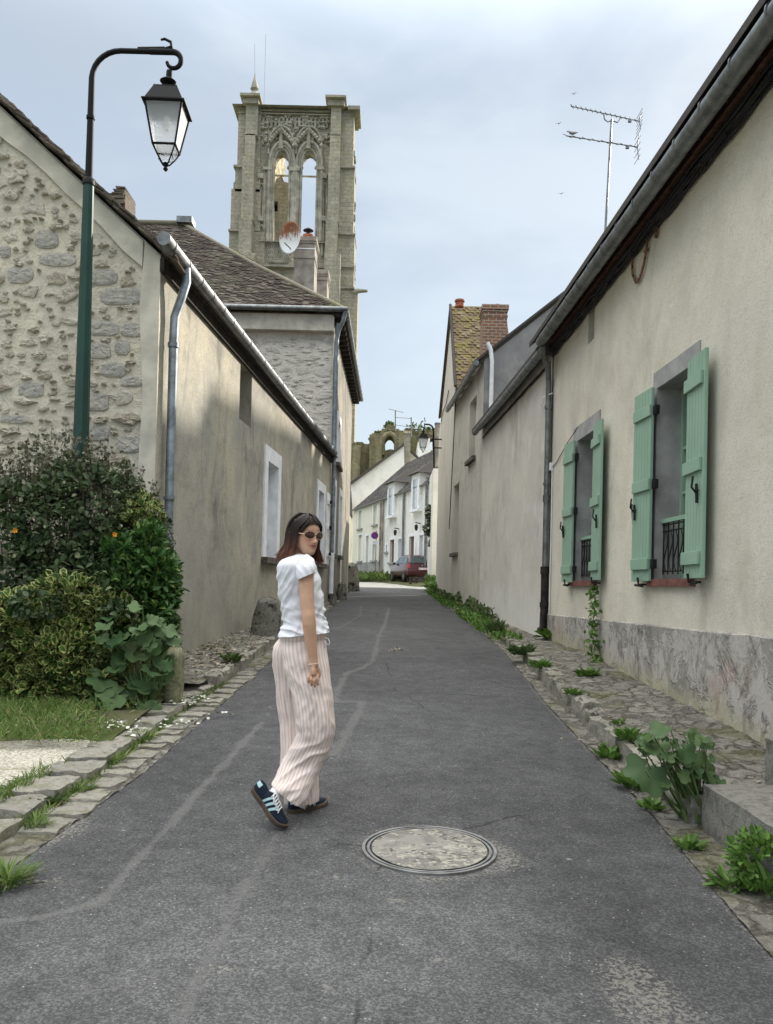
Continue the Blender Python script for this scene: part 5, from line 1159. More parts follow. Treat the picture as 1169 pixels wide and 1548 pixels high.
mb.tube(pts,[.038,.03]+[.026]*(len(pts)-2),12);mb.lathe([(.06,-.05),(.06,.0),(.04,.02)],(bx,by,mid[2]),12);mb.lathe([(.042,0),(.042,.03)],(bx,by,at(133,180,by)[2]),12)
mb.build('upper_pole',MT['lampblack'],t,smooth=50)
cs=at(262,92,by);rs=at(274,92,by)[0]-cs[0]
mb=MB();pts=[(xh-.3,by,ztop),(cs[0]-.05,by,ztop)];R0=ztop-cs[2]
for a_ in np.linspace(PI/2,-PI*.95,22):
    rr=R0*(1-.28*(PI/2-a_)/(PI*1.45));pts.append((cs[0]+rr*math.cos(a_)*.95,by,cs[2]+rr*math.sin(a_)-R0*.0))
mb.tube(pts,[.03,.03]+list(np.linspace(.03,.017,22)),10)
hk=[(cs[0]-.1,by,ztop+.02),(cs[0]-.02,by,ztop+.05),(cs[0]-.03,by,ztop+.1),(cs[0]-.09,by,ztop+.13),(cs[0]-.13,by,ztop+.12)];mb.tube(hk,[.02,.018,.016,.014,.01],8);mb.tube([(xh-.42,by,ztop+.025),(xh-.15,by,ztop+.035)],.018,8)
mb.build('scroll_bracket',MT['lampblack'],t,smooth=50)
lc=at(253,164,by);lantern(t,np.array([lc[0],by,lc[2]]),math.radians(2),.73,MT['lampblack'],MT['lampglass'])
lp=at(258,118,by);mb=MB();mb.tube([(lp[0],by,lp[2]-.06),(lp[0],by,lp[2]+.12)],.016,8);mb.build('hanger',MT['lampblack'],t)
# wall lantern at the far end of the right hand houses
yy=30.6;A=at(657,690,yy);B=at(655.5,641,yy)
t=thing('wall_lantern','small black lantern on a curved iron bracket fixed to the tall gable house','wall lantern',(A[0],yy,A[2]))
mb=MB();c0=at(655,648,yy);top=at(648,636.5,yy);pts=[(A[0],yy,A[2]-.4),(B[0],yy,c0[2]-.05)]
for a_ in np.linspace(0,PI/2,6)[1:]: pts.append((B[0]-.2*(1-math.cos(a_)),yy,c0[2]-.05+.2*math.sin(a_)))
e=at(643,637,yy);pts+=[(e[0],yy,pts[-1][2])]
mb.tube(pts,.03,8);m=at(640,641.5,yy)
mb.tube([(m[0]+.1*math.cos(a_)*(1-.05*i),yy,m[2]+.12*math.sin(a_)) for i,a_ in enumerate(np.linspace(PI/2,PI*2.1,12))],.022,6);mb.tube([(e[0],yy,e[2]-.02),(e[0]-.03,yy,e[2]+.14)],.015,6)
for py in (664,677): q=at(657,py,yy);mb.tube([(q[0]-.04,yy,q[2]),(1.9,yy,q[2])],.025,6)
mb.tube([(m[0]+.02,yy,m[2]-.1),(m[0]+.02,yy,at(640,653,yy)[2])],.018,6)
mb.build('bracket',MT['lampblack'],t,smooth=50)
lc=at(640,662,yy);lantern(t,np.array([lc[0],yy,lc[2]]),math.radians(8),.62,MT['lampblack'],MT['lampglass'])
# ---------------------------------------------------------------- antennas and birds
def yagi(mb,a,b,n,L,r=.006,tilt=0,axis=(0,1,0)):
    a=np.array(a);b=np.array(b);mb.tube([a,b],r*1.6,6);ax=np.array(axis,float)
    for i in range(n):
        p=a+(b-a)*(.02+.92*i/(n-1));l=L*(1-.03*i);mb.tube([p-ax*l/2,p+ax*l/2],r,5)
def ant(name,label,y,base,top,booms,s=1.):
    A=at(*base,y);B=at(*top,y);t=thing(name,label,'antenna',A);mb=MB();mb.tube([A,B],.018*s,8);mb.build('mast',MT['zincd'],t)
    for (p,q,n,L,ax,ref) in booms:
        P=at(*p,y);Q=at(*q,y);mb=MB();yagi(mb,P,Q,n,L,.0055*s,0,ax)
        if ref:
            u=Q-P;u/=np.linalg.norm(u);w=np.array([0,0,1.])
            for k in (-1,1): mb.tube([Q,Q+w*k*ref+u*.02],.007*s,5)
            for k in np.linspace(-1,1,5): c=Q+w*k*ref;mb.tube([c-np.array([.0,.16,.0]),c+np.array([.0,.16,.0])],.0045*s,5)
            m=P+(Q-P)*.86;mb.box(tuple(m-np.array([0,0,.03])),(.05*s,.04,.04))
        mb.build('boom',MT['zincd'],t)
    return t
ant('tv_antenna','tall twin boom television antenna above the near right roof',13.5,(914,372),(925,180),[((863,160),(967,183),14,.14,(.5,.86,.0),.12),((856,205),(964,222),8,.3,(.62,.75,.2),.2)])
mb=MB();y=13.5;mb.tube([at(913,172,y),at(914,180,y),at(919,184,y),at(925,182,y),at(934,185,y),at(937,180,y),at(938,177,y)],.01,6);mb.build('yoke',MT['zincd'],bpy.data.objects['tv_antenna'])
ant('tv_antenna','thin far antenna with one level boom over the stone pier',71,(598,652),(598,621),[((588,618),(610,623.5),6,.5,(.2,1,.1),0)],3.)
ant('tv_antenna','far antenna with two long booms, right of its thinner neighbour',71,(622,660),(622,631),[((599,631),(622,632.5),8,.6,(.2,1,.1),0),((596,642),(636,647.5),8,.6,(.2,1,.1),0)],3.)
k=NT('grey_feathers',.9,0,.2);k.col(k.mix(k.rmp(k.noise(20,2),.4,.6),(.2,.2,.21),(.42,.42,.43)));MT['bird']=k.m
def bird(loc,label,size=.3,rz=0,flying=False,group=None):
    t=thing('bird',label,'bird',loc,group);mb=MB();s=size
    pts=[(-.42,0,.02),(-.3,0,.03),(-.12,0,.03),(.05,0,.06),(.2,0,.12),(.28,0,.2),(.36,0,.23),(.42,0,.22),(.5,0,.2)];rr=[.015,.05,.12,.15,.12,.065,.07,.05,.008]
    mb.tube([(a*s,b*s,c*s) for a,b,c in pts],[q*s for q in rr],10)
    if flying:
        for sg in (-1,1): mb.grid([[(-.05*s,sg*.05*s,.08*s),(.12*s,sg*.05*s,.09*s)],[(-.1*s,sg*.4*s,.22*s),(.1*s,sg*.4*s,.24*s)],[(-.15*s,sg*.75*s,.12*s),(-.1*s,sg*.75*s,.13*s)]])
    else: mb.tube([(.0,.03*s,-.02*s),(.0,.03*s,-.16*s)],.01*s,4)
    o=mb.build('body',MT['bird'],t,world=False,smooth=60);t.rotation_euler=(0,0,rz);return t
p=at(866,205,13.5);bird(p+np.array([0,0,.035]),'small grey bird perched on the lower antenna boom',.2,PI*.9)
for px,lab in (((868,142),'tiny bird in the sky just above the antenna'),((845,187),'tiny bird in the sky just left of the antenna'),((849,293),'lowest tiny bird in the sky, left of the antenna mast')): bird(at(*px,40),lab,.22,1.,True,'birds in the sky')
# ---------------------------------------------------------------- car
def car():
    yb=46.4;a=at(623,880,yb);ang=math.atan2(5.0,19.)  # heading, leaning left of the view axis
    t=thing('parked_car','maroon hatchback parked in front of the white terraced houses','car',(a[0],yb+1.9,gz(48.3)+.12))
    # local: y forward, x right ; length 3.75 width 1.65 height 1.42, rear at -y
    Lh=1.87;w=.82
    prof=[(-1.0,.30),(-1.0,.62),(-.97,.80),(-.93,.92),(-.86,1.12),(-.72,1.36),(-.45,1.43),(.0,1.44),(.28,1.38),(.62,1.16),(.86,.96),(1.25,.88),(1.62,.78),(1.82,.62),(1.87,.45),(1.85,.28)]
    paint=NT('maroon_car_paint',.28,.2,.5);paint.col((.065,.004,.011));paint.b.inputs['Coat Weight'].default_value=.6;pm=paint.m
    st=[(-1.87,.35,.62,.0),(-1.86,.3,.8,.0),(-1.8,.27,.98,0),(-1.6,.26,1.02,0),(-1.0,.26,1.0,0),(0,.25,.98,0),(.9,.26,.96,0),(1.3,.27,.9,0),(1.65,.3,.8,0),(1.84,.34,.64,0)]
    mb=MB();pts=[]
    for y,zb,zt,_ in st:
        ww=w*(1-.1*(abs(y)/1.87)**5-.02);row=[]
        for x,z in ((-.8,zb),(-.97,zb+.08),(-1.,zb+(zt-zb)*.45),(-.985,zb+(zt-zb)*.75),(-.93,zt-.02),(-.86,zt),(-.4,zt+.03),(.4,zt+.03),(.86,zt),(.93,zt-.02),(.985,zb+(zt-zb)*.75),(1.,zb+(zt-zb)*.45),(.97,zb+.08),(.8,zb)): row.append((x*ww,y,z))
        pts.append(row)
    mb.grid(pts,closed_u=True,cap=True);mb.build('body',pm,t,world=False,smooth=40)
    cab=[(-1.8,.98,.72,.70),(-1.62,1.22,.70,.66),(-1.42,1.40,.67,.60),(-1.0,1.44,.66,.59),(-.3,1.45,.66,.59),(.25,1.38,.66,.58),(.62,1.16,.7,.64),(.95,.94,.74,.7)]
    mb=MB();pts=[]
    for y,zt,wb,wt in cab: pts.append([(-wb,y,.9),(-wb*.98,y,.9+(zt-.9)*.3),(-wt,y,zt-.03),(-wt*.85,y,zt),(0,y,zt+.02),(wt*.85,y,zt),(wt,y,zt-.03),(wb*.98,y,.9+(zt-.9)*.3),(wb,y,.9)])
    mb.grid(pts,closed_u=True,cap=True);mb.build('cabin',pm,t,world=False,smooth=50)
    gl=m_glass('car_glass',(.03,.04,.045),.08)
    mb=MB();mb.hexa([(-.62,-1.86,.99),(.62,-1.86,.99),(.62,-1.7,.99),(-.62,-1.7,.99),(-.54,-1.53,1.37),(.54,-1.53,1.37),(.54,-1.4,1.37),(-.54,-1.4,1.37)]);mb.build('rear_window',gl,t,world=False,bevel=.02)
    mb=MB()
    for s in (-1,1):
        for y0,y1,yt0,yt1 in ((-1.5,-.75,-1.35,-.75),(-.68,.1,-.68,.05),(.16,.72,.14,.32)): mb.hexa([(s*.745,y0,.99),(s*.745,y1,.99),(s*.6,y1,.99),(s*.6,y0,.99),(s*.62,yt0,1.34),(s*.62,yt1,1.34),(s*.5,yt1,1.34),(s*.5,yt0,1.34)])
    mb.build('side_window',gl,t,world=False)
    mb=MB();mb.hexa([(-.6,.98,.97),(.6,.98,.97),(.6,.9,.97),(-.6,.9,.97),(-.52,.34,1.36),(.52,.34,1.36),(.52,.25,1.36),(-.52,.25,1.36)]);mb.build('windscreen',gl,t,world=False)
    mb=MB();mb.box((0,-1.87,.46),(1.5,.12,.2));mb.build('bumper',simple('dark_maroon_plastic',(.06,.01,.014),.6),t,world=False,bevel=.03)
    for s in (-1,1):
        mb=MB();mb.box((s*.7,-1.85,.8),(.16,.08,.2));mb.build('tail_light',simple('red_lens',(.5,.03,.04),.25,0,.5),t,world=False,bevel=.02)
        mb=MB();mb.box((s*.86,.5,.98),(.16,.1,.11));mb.build('wing_mirror',MT['iron'],t,world=False,bevel=.02)
        for y in (-1.2,1.15):
            wh=bpy.data.objects.new('wheel',None);COL.objects.link(wh);wh.parent=t;wh.location=(s*.74,y,.29)
            mb=MB();n=28;R0=.29
            mb.grid([[(x,r*math.cos(2*PI*k/n),r*math.sin(2*PI*k/n)) for k in range(n)] for x,r in ((-.09,.17),(-.09,.27),(-.07,R0),(.07,R0),(.09,.27),(.09,.17))],closed_u=True);mb.build('tyre',MT['cast'],wh,world=False,smooth=50)
            mb=MB();mb.grid([[(x,r*math.cos(2*PI*k/n),r*math.sin(2*PI*k/n)) for k in range(n)] for x,r in ((-.07,.17),(-.06,.12),(-.075,.05),(.075,.05),(.06,.12),(.07,.17))],closed_u=True,cap=True);mb.build('rim',MT['zinc'],wh,world=False,smooth=50)
    mb=MB();mb.box((.1,-1.94,.69),(.5,.02,.11));pl=mb.build('number_plate',MT['whitepaint'],t,world=False)
    mb=MB();mb.lathe([(.05,-.01),(.05,.01)],(.0,0,0),14);o=mb.build('badge',MT['zinc'],t,world=False);o.rotation_euler=(PI/2,0,0);o.location=(.05,-1.9,.86)
    mb=MB()
    for i in range(7):
        if i==2: continue
        x=-.12+i*.065;mb.box((x,-1.953,.69),(.03,.004,.07))
    mb.build('plate_characters',simple('plate_red',(.5,.12,.14),.6),t,world=False)
    t.rotation_euler=(0,0,ang*1.02);return t
car()
# bollards in front of the car
b0=None
for i,(px,py) in enumerate(((620.5,878),(630,878),(642.5,880))):
    q=at(px,py,45.2);loc=(q[0],45.2,gz(45.2))
    if b0 is None:
        b0=thing('bollard','leftmost low rusty post in front of the maroon car','bollard',loc,'low posts before the car');mb=MB();mb.lathe([(.07,0),(.07,.38),(.05,.42)],(0,0,0),10);mb.build('post',simple('dull_brown_post',(.07,.035,.03),.8),b0,world=False);mb=MB();mb.lathe([(.085,.3),(.085,.35)],(0,0,0),10);mb.build('collar',MT['iron'],b0,world=False)
    else: copy_tree(b0,loc,None,('middle low rusty post in front of the maroon car','right low rusty post in front of the car, nearest the tall wall')[i-1])
# sign
ys_=54.;A=at(566.7,809.6,ys_);zb=gz(ys_)+.1
t=thing('no_parking_sign','round blue and red no parking sign with a small plate on a grey post','road sign',(A[0]+.1,ys_,zb))
mb=MB();mb.tube([(A[0]+.1,ys_,zb),(A[0]+.1,ys_,A[2]+.3)],.03,8);mb.build('post',MT['zinc'],t)
mb=MB();n=32;mb.grid([[(A[0]+r*math.cos(2*PI*k/n),ys_+y,A[2]+r*math.sin(2*PI*k/n)) for k in range(n)] for r,y in ((.225,-.03),(.225,-.045))],closed_u=True,cap=True);mb.build('disc',simple('sign_red',(.28,.02,.07),.5,0,.4,.05),t)
mb=MB();mb.grid([[(A[0]+r*math.cos(2*PI*k/n),ys_+y,A[2]+r*math.sin(2*PI*k/n)) for k in range(n)] for r,y in ((.19,-.045),(.19,-.05))],closed_u=True,cap=True);mb.build('blue_field',simple('sign_blue',(.03,.02,.2),.5,0,.4,.05),t)
mb=MB();s2=.13;mb.hexa([(A[0]-s2-.025,ys_-.056,A[2]+s2-.0),(A[0]-s2+.025,ys_-.056,A[2]+s2+.04),(A[0]-s2+.025,ys_-.05,A[2]+s2+.04),(A[0]-s2-.025,ys_-.05,A[2]+s2),(A[0]+s2-.025,ys_-.056,A[2]-s2-.04),(A[0]+s2+.025,ys_-.056,A[2]-s2),(A[0]+s2+.025,ys_-.05,A[2]-s2),(A[0]+s2-.025,ys_-.05,A[2]-s2-.04)]);mb.build('diagonal_bar',bpy.data.materials['sign_red'],t)
mb=MB();mb.box((A[0]+.05,ys_-.04,A[2]-.43),(.42,.015,.24));mb.build('plate',MT['whitepaint'],t)
mb=MB()
for k in range(3): mb.box((A[0]+.05,ys_-.05,A[2]-.36-k*.06),(.3,.006,.02))
mb.build('plate_lettering',MT['greysur'],t)
# ---------------------------------------------------------------- guard stones, steps
def guard(px_base,w,h,d,label,seed,y=None,mat=None,name='guard_stone',cat='guard stone',taper=.7,group='guard stones along the left wall',dz=.0):
    p=gp(*px_base,dz) if y is None else at(px_base[0],px_base[1],y);zb=gz(p[1])+dz-.06
    mb=MB();n=26;m=34;pts=[]
    for i in range(m):
        t=i/(m-1);
        if t<.82: r=1-(1-taper)*(t/.82)**1.6;zz=t/.82*.86
        else: q=(t-.82)/.18;r=taper*math.cos(q*PI/2*.97);zz=.86+.14*math.sin(q*PI/2)
        row=[]
        for k in range(n):
            a=2*PI*k/n;sq=(abs(math.cos(a))**3.2+abs(math.sin(a))**3.2)**(-1/3.2);nn=1+.16*ns(math.cos(a)*1.3+seed,math.sin(a)*1.3,zz*2.2+seed)+.05*ns(math.cos(a)*4+seed,math.sin(a)*4,zz*7)
            row.append((p[0]+w/2*r*sq*nn*math.cos(a),p[1]+d/2+d/2*r*sq*nn*math.sin(a),zb+h*zz*(1+.05*ns(a,seed))))
        pts.append(row)
    mb.grid(pts,closed_u=True,cap=True);o=mb.build(name,mat or MT['guard'],smooth=True);tag(o,label,cat,group);return o
guard((399,966),.44,.66,.5,'broad mossy guard stone at the foot of the left wall, behind the woman',1.,None,None,dz=.06)
guard((499.5,915),.3,.66,.5,'dark upright guard stone beside the white foot of the downpipe',4.,None)
guard((516,907),.34,.6,.6,'low leaning pale guard stone just past the downpipe',6.,None)
guard((530,894),.66,1.18,.9,'tallest mossy guard stone, at the far corner of the left wall',9.,None,taper=.8)
p=gp(258,1066,.03);guard((258,1066),.17,.56,.2,'lichen covered boundary stone at the right edge of the shrubs',13.,None,MT['mossy'],'boundary_stone','boundary stone',.86,None,.03)
# rusty post between stones
# stone steps on the right
p=gp(1053,1249);print('step',p,gp(1128,1187,.14),gp(1145,1330))
mb=MB();x0,x1=1.735,2.72;y0,y1=3.3,4.66;zz=gz(4.2)
stone_block(mb,((x0+x1)/2,(y0+y1)/2,zz+.09),(x1-x0,y1-y0,.34),-.0,14,.012,3,.06);o=mb.build('stone_step',MT['granite'],smooth=45);tag(o,'lower worn granite step on the right pavement, beside the big weed','step','granite doorsteps')
mb=MB();stone_block(mb,(2.5,4.1,zz+.31),(.55,1.8,.3),0,12,.012,7,.06);o=mb.build('stone_step',MT['granite'],smooth=45);tag(o,'upper granite step against the house, cut off by the picture edge','step','granite doorsteps')
# ---------------------------------------------------------------- plants
RG=np.random.default_rng(3)
def leaf_tpl(w=.32,lobes=0,fold=.12,n=0):
    if lobes:
        vs=[(0,.12,0)];ed=[0.]
        m=18
        for i in range(m+1):
            a=-PI*.5+.25+ (2*PI-.5)*i/m;r=.5*(1+.13*math.cos(a*5+PI*.5*1.0))*(1-.1*(i%2))
            vs.append((r*math.cos(a),.42+r*math.sin(a)*.92,.07*math.cos(a*2)-.09*math.sin(3*a)));ed.append(1.)
        vs[0]=(0,.3,-.04);return np.array(vs),[(0,i,i+1) for i in range(1,m+1)],np.array(ed)
    vs=[(0,0,0),(0,.5,-fold*.3),(0,1,-.08),(-w,.3,fold),(-w*.85,.7,fold*.8),(w,.3,fold),(w*.85,.7,fold*.8)]
    return np.array(vs,float),[(0,1,4,3),(1,2,4),(0,5,6,1),(1,6,2)],np.array([.9,.0,1,1,1,1,1])
LT={'n':leaf_tpl(.22),'w':leaf_tpl(.32),'r':leaf_tpl(.4),'b':leaf_tpl(lobes=5),'g':(np.array([(-.05,0,0),(.05,0,0),(.035,.55,.0),(0,1,-.25),(-.035,.55,0)]),[(0,1,2,4),(4,2,3)],np.array([0,0,0,0,0.])),'t':leaf_tpl(.12,0,.05)}
def leaves(P,D,N,S,kind):
    # P points, D leaf direction, N approx normal, S size
    V,Fc,E=LT[kind];P=np.asarray(P);D=np.asarray(D)/(np.linalg.norm(D,axis=1,keepdims=True)+1e-9);N=np.asarray(N)
    X=np.cross(D,N);X/=np.linalg.norm(X,axis=1,keepdims=True)+1e-9;Z=np.cross(X,D);S=np.asarray(S)[:,None]
    out=(P[:,None,:]+S[:,:,None]*(X[:,None,:]*V[None,:,0,None]+D[:,None,:]*V[None,:,1,None]+Z[:,None,:]*V[None,:,2,None]))
    return out.reshape(-1,3),Fc,len(V),np.tile(E,len(P))
def leafobj(name,mat,parts,parent=None):
    vs=[];lv=[];ls=[];lt=[];E=[];o=0
    for (V,Fc,nv,ed) in parts:
        nl=len(V)//nv
        for f in [None]:
            base=np.arange(nl)[:,None]*nv+o
            for fc in Fc: 
                lv.append((base+np.array(fc)[None,:]));
        vs.append(V);E.append(ed);o+=len(V)
    vs=np.concatenate(vs);E=np.concatenate(E)
    tot=[a for a in lv];sizes=np.concatenate([np.full(a.shape[0],a.shape[1]) for a in tot]);flat=np.concatenate([a.ravel() for a in tot])
    me=bpy.data.meshes.new(name);me.vertices.add(len(vs));me.vertices.foreach_set('co',vs.ravel());me.loops.add(len(flat));me.loops.foreach_set('vertex_index',flat.astype(np.int32))
    me.polygons.add(len(sizes));me.polygons.foreach_set('loop_start',np.concatenate([[0],np.cumsum(sizes)[:-1]]).astype(np.int32))
    me.update(calc_edges=True);a=me.attributes.new('edge','FLOAT','POINT');a.data.foreach_set('value',E.astype(np.float32));me.materials.append(mat);me.validate()
    o=bpy.data.objects.new(name,me);COL.objects.link(o)
    if parent is not None:
        o.parent=parent;co=vs-np.array(parent.location);me.vertices.foreach_set('co',co.ravel());me.update()
    return o
def rdir(n): d=RG.normal(size=(n,3));return d/np.linalg.norm(d,axis=1,keepdims=True)
def blobpts(c,r,n,seed,lo=.72,hi=1.05,amp=.22,zmin=None,front=None):
    d=rdir(n*2);
    if front: d=d[d[:,1]<front]
    d=d[:n];nz=np.array([ns(q[0]*2.1+seed,q[1]*2.1,q[2]*2.1) +.5*ns(q[0]*5+seed,q[1]*5,q[2]*5) for q in d])
    t=RG.uniform(lo,hi,len(d))**.6*(1+amp*nz);P=np.array(c)+d*np.array(r)*t[:,None]
    # drop leaves in noisy gaps so the crown breaks up
    keep=np.array([ns(p[0]*6+seed,p[1]*6,p[2]*6)>-.28 for p in P]);P=P[keep];d=d[keep]
    if zmin is not None: k=P[:,2]>zmin+np.array([gz(y) for y in P[:,1]]);P=P[k];d=d[k]
    return P,d
def foliage(P,d,size,kind,up=.3,spread=.8):
    n=len(P);D=d+np.array([0,0,up])+rdir(n)*spread;N=d*.7+np.array([0,-.2,.8])+rdir(n)*.5
    return leaves(P,D,N,RG.uniform(.65,1.25,n)*size,kind)
def stems(name,base,tips,r,mat,parent,bend=.15):
    mb=MB()
    for tp in tips:
        b=np.array(base)+RG.uniform(-.08,.08,3)*np.array([1,1,0]);m=(b+tp)/2+RG.uniform(-bend,bend,3);pts=[(1-t)**2*b+2*t*(1-t)*m+t*t*np.array(tp) for t in np.linspace(0,1,6)];mb.tube(pts,np.linspace(r,r*.3,6),5)
    return mb.build(name,mat,parent)
def core(parent,c,r,mat=None):
    pass
# (a) dark upper shrub
cA=at(95,820,8.05);t=thing('shrub','tall dark grey green shrub with wild twigs, rising round the lamp post','shrub',(cA[0],8.1,gz(8.1)))
parts=[]
for (px,py,y,r,n) in ((40,850,8.1,(.75,.6,.75),5200),(130,815,8.1,(.62,.55,.72),4800),(200,860,8.15,(.38,.45,.62),2400),(-70,860,8.2,(.8,.6,.8),2600),(95,930,7.95,(1.,.5,.65),2400),(150,900,7.8,(.6,.4,.5),2000),(55,915,7.25,(.2,.14,.1),300),(180,940,7.3,(.14,.12,.16),350),(-10,960,7.2,(.14,.1,.12),200)):
    P,d=blobpts(at(px,py,y),r,n,px,front=.6);parts.append(foliage(P,d,.062,'w',.1,1.))
leafobj('foliage',MT['lf_dark'],parts,t)
tips=[]
for i in range(150):
    px=RG.uniform(-40,235);top=np.interp(px,[-40,40,110,150,235],[690,672,650,672,735])+RG.uniform(-15,50);tips.append(at(px,top,8.1+RG.uniform(-.25,.4)))
# wild twigs with small sparse leaves
mb=MB();PP=[];DD=[]
for tp in tips:
    b=tp+np.array([RG.uniform(-.25,.25),RG.uniform(-.1,.1),-RG.uniform(.5,.85)]);m=(b+tp)/2+RG.uniform(-.08,.08,3);pts=[(1-q)**2*b+2*q*(1-q)*m+q*q*tp for q in np.linspace(0,1,7)];mb.tube(pts,np.linspace(.005,.0015,7),4)
    for q in np.linspace(.15,1,26):
        p=(1-q)**2*b+2*q*(1-q)*m+q*q*tp;PP.append(p+RG.uniform(-.03,.03,3));DD.append(RG.normal(size=3)+np.array([0,0,.5]))
mb.build('twigs',MT['stem'],t)
PP=np.array(PP);DD=np.array(DD);leafobj('twig_leaves',MT['lf_wild'],[leaves(PP,DD,rdir(len(PP))+np.array([0,-.3,.8]),RG.uniform(.025,.055,len(PP)),'w')],t)
stems('branches',(cA[0],8.15,gz(8.1)-.05),[at(x,y,8.15) for x,y in ((20,800),(60,760),(110,770),(160,780),(200,830),(-40,820))],.035,MT['stem'],t)
mb=MB()
for px,py in ((24,802),(174,808)):
    q=at(px,py,7.45 if px<100 else 7.5)
    for k in range(6): a_=k*PI/3;mb.add([(q[0],q[1],q[2]),(q[0]+.018*math.cos(a_-.4),q[1]-.01,q[2]+.018*math.sin(a_-.4)),(q[0]+.021*math.cos(a_),q[1]-.02,q[2]+.021*math.sin(a_)),(q[0]+.025*math.cos(a_+.4),q[1]-.01,q[2]+.025*math.sin(a_+.4))],[(0,1,2,3)])
mb.build('bloom',MT['orange'],t)
# (b) variegated shrub
cB=at(85,985,7.5);t=thing('shrub','low variegated shrub with yellow edged leaves at the foot of the dark shrub','shrub',(cB[0],7.6,gz(7.6)))
parts=[]
for (px,py,y,r,n) in ((70,975,7.55,(.5,.36,.42),3000),(150,960,7.6,(.38,.3,.4),2000),(10,1000,7.5,(.45,.33,.36),2200),(110,1020,7.45,(.42,.28,.28),1900),(165,900,7.7,(.25,.2,.22),700),(-80,990,7.6,(.5,.35,.45),1300),(60,1035,7.4,(.6,.25,.2),1200),(45,940,7.5,(.4,.3,.25),1500),(100,985,7.35,(.35,.2,.25),1300),(105,900,7.5,(.28,.2,.15),700),(160,915,7.5,(.14,.18,.14),400),(10,925,7.5,(.2,.2,.1),300)):
    P,d=blobpts(at(px,py,y),r,int(n*.8),px+3,lo=.85,zmin=.03,front=.6);parts.append(foliage(P,d,.075,'r',.5,.7))
leafobj('foliage',MT['lf_varieg'],parts,t);stems('branches',(cB[0],7.65,gz(7.6)-.05),[at(x,y,7.6) for x,y in ((20,960),(70,930),(120,940),(160,960))],.02,MT['stem'],t)
t=thing('shrub','small variegated bush with yellow green leaves high between the dark shrub and the pale downpipe','shrub',(at(205,800,8.)[0],8.3,gz(8.3)))
P,d=blobpts(at(212,800,8.),(.2,.25,.3),1500,55,lo=.8,front=.7);P2,d2=blobpts(at(222,835,7.95),(.16,.2,.2),700,57,front=.7);leafobj('foliage',MT['lf_varieg'],[foliage(P,d,.05,'r',.4,.8),foliage(P2,d2,.05,'r',.4,.8)],t);stems('branches',(at(205,800,8.)[0],8.3,gz(8.3)),[at(205,800,8.1),at(222,830,8.)],.02,MT['stem'],t)
# (c) glossy laurel
cC=at(220,880,7.8);t=thing('shrub','bright glossy green shrub at the right end of the hedge beside the zinc downpipe','shrub',(cC[0],7.9,gz(7.9)))
parts=[]
for (px,py,y,r,n) in ((226,822,7.8,(.13,.2,.17),420),(212,858,7.75,(.2,.24,.2),800),(240,865,7.75,(.14,.22,.2),650),(182,835,7.7,(.16,.2,.14),420),(192,885,7.65,(.22,.22,.18),800),(235,915,7.75,(.16,.22,.22),800),(205,935,7.65,(.26,.22,.18),700),(246,960,7.75,(.1,.18,.2),420),(250,893,7.8,(.1,.2,.12),300)):
    P,d=blobpts(at(px,py,y),r,n,px+9,lo=.55,amp=.5,front=.7);parts.append(foliage(P,d,.08,'n',.55,.9))
leafobj('foliage',MT['lf_laurel'],parts,t);stems('branches',(cC[0],7.95,gz(7.9)-.03),[at(x,y,7.85) for x,y in ((200,840),(222,820),(238,880),(210,900))],.022,MT['stem'],t)
# (d) big leaved mallow
def mallow(label,spots,y0,base,seed,grp=None,name='mallow_plant'):
    t=thing(name,label,'plant',base,grp);P=[];D=[];N=[];S=[];tips=[]
    for (px,py,sz) in spots:
        yy=y0+RG.uniform(-.12,.12);q=at(px,py,yy);P.append(q+np.array([0,0,sz*.35]));D.append(np.array([RG.uniform(-1.,1.),-.5+RG.uniform(-.5,.3),-.6+RG.uniform(-.5,.7)]));N.append(np.array([RG.uniform(-.7,.7),-.65+RG.uniform(-.3,.4),.75]));S.append(sz);tips.append(q+np.array([0,0,sz*.35]))
    leafobj('leaves',MT['lf_mallow'],[leaves(np.array(P),np.array(D),np.array(N),np.array(S),'b')],t);stems('stalks',base,tips,.009,MT['gstem'],t,.05);return t
b=gp(205,1075,.05)
sp=[(210,960,.2),(235,975,.2),(185,1000,.25),(222,1000,.28),(245,1010,.26),(205,1035,.24),(165,1035,.24),(150,1065,.2),(190,1060,.26),(225,1040,.26),(255,955,.19),(262,970,.15),(215,925,.15),(240,940,.16),(180,1085,.2),(140,1040,.18),(230,1070,.2),(200,980,.22),(250,990,.2),(172,970,.16)]
sp+= [(RG.uniform(150,255),RG.uniform(930,1075),RG.uniform(.09,.17)) for _ in range(46)]
mallow('tall mallow with large dull lobed leaves, at the right foot of the hedge',sp,7.25,(b[0],7.35,gz(7.35)),1)
# soil under the hedge
# weeds
def tuft(px,py,label,size=.14,n=40,kind='n',mat='lf_weed',dz=.0,h=1.,grp='weed tufts along the kerbs',y=None):
    p=gp(px,py,dz) if y is None else at(px,py,y);z=gz(p[1])+dz-.01 if y is None else p[2]
    n=int(n*1.7);a=RG.uniform(0,2*PI,n);r=RG.uniform(.0,.8,n)*size;P=np.stack([p[0]+r*np.cos(a),p[1]+r*np.sin(a),np.full(n,z)+RG.uniform(0,.25,n)*size*h],1)
    D=np.stack([np.cos(a),np.sin(a),RG.uniform(.35,1.6,n)*h],1);N=np.stack([-np.cos(a)*.6,-np.sin(a)*.6,np.ones(n)],1)+rdir(n)*.5
    D=D+rdir(n)*.45
    o=leafobj('weed_tuft',MT[mat],[leaves(P,D,N,RG.uniform(.3,1.0,n)*size,kind)]);tag(o,label,'weed',grp);return o
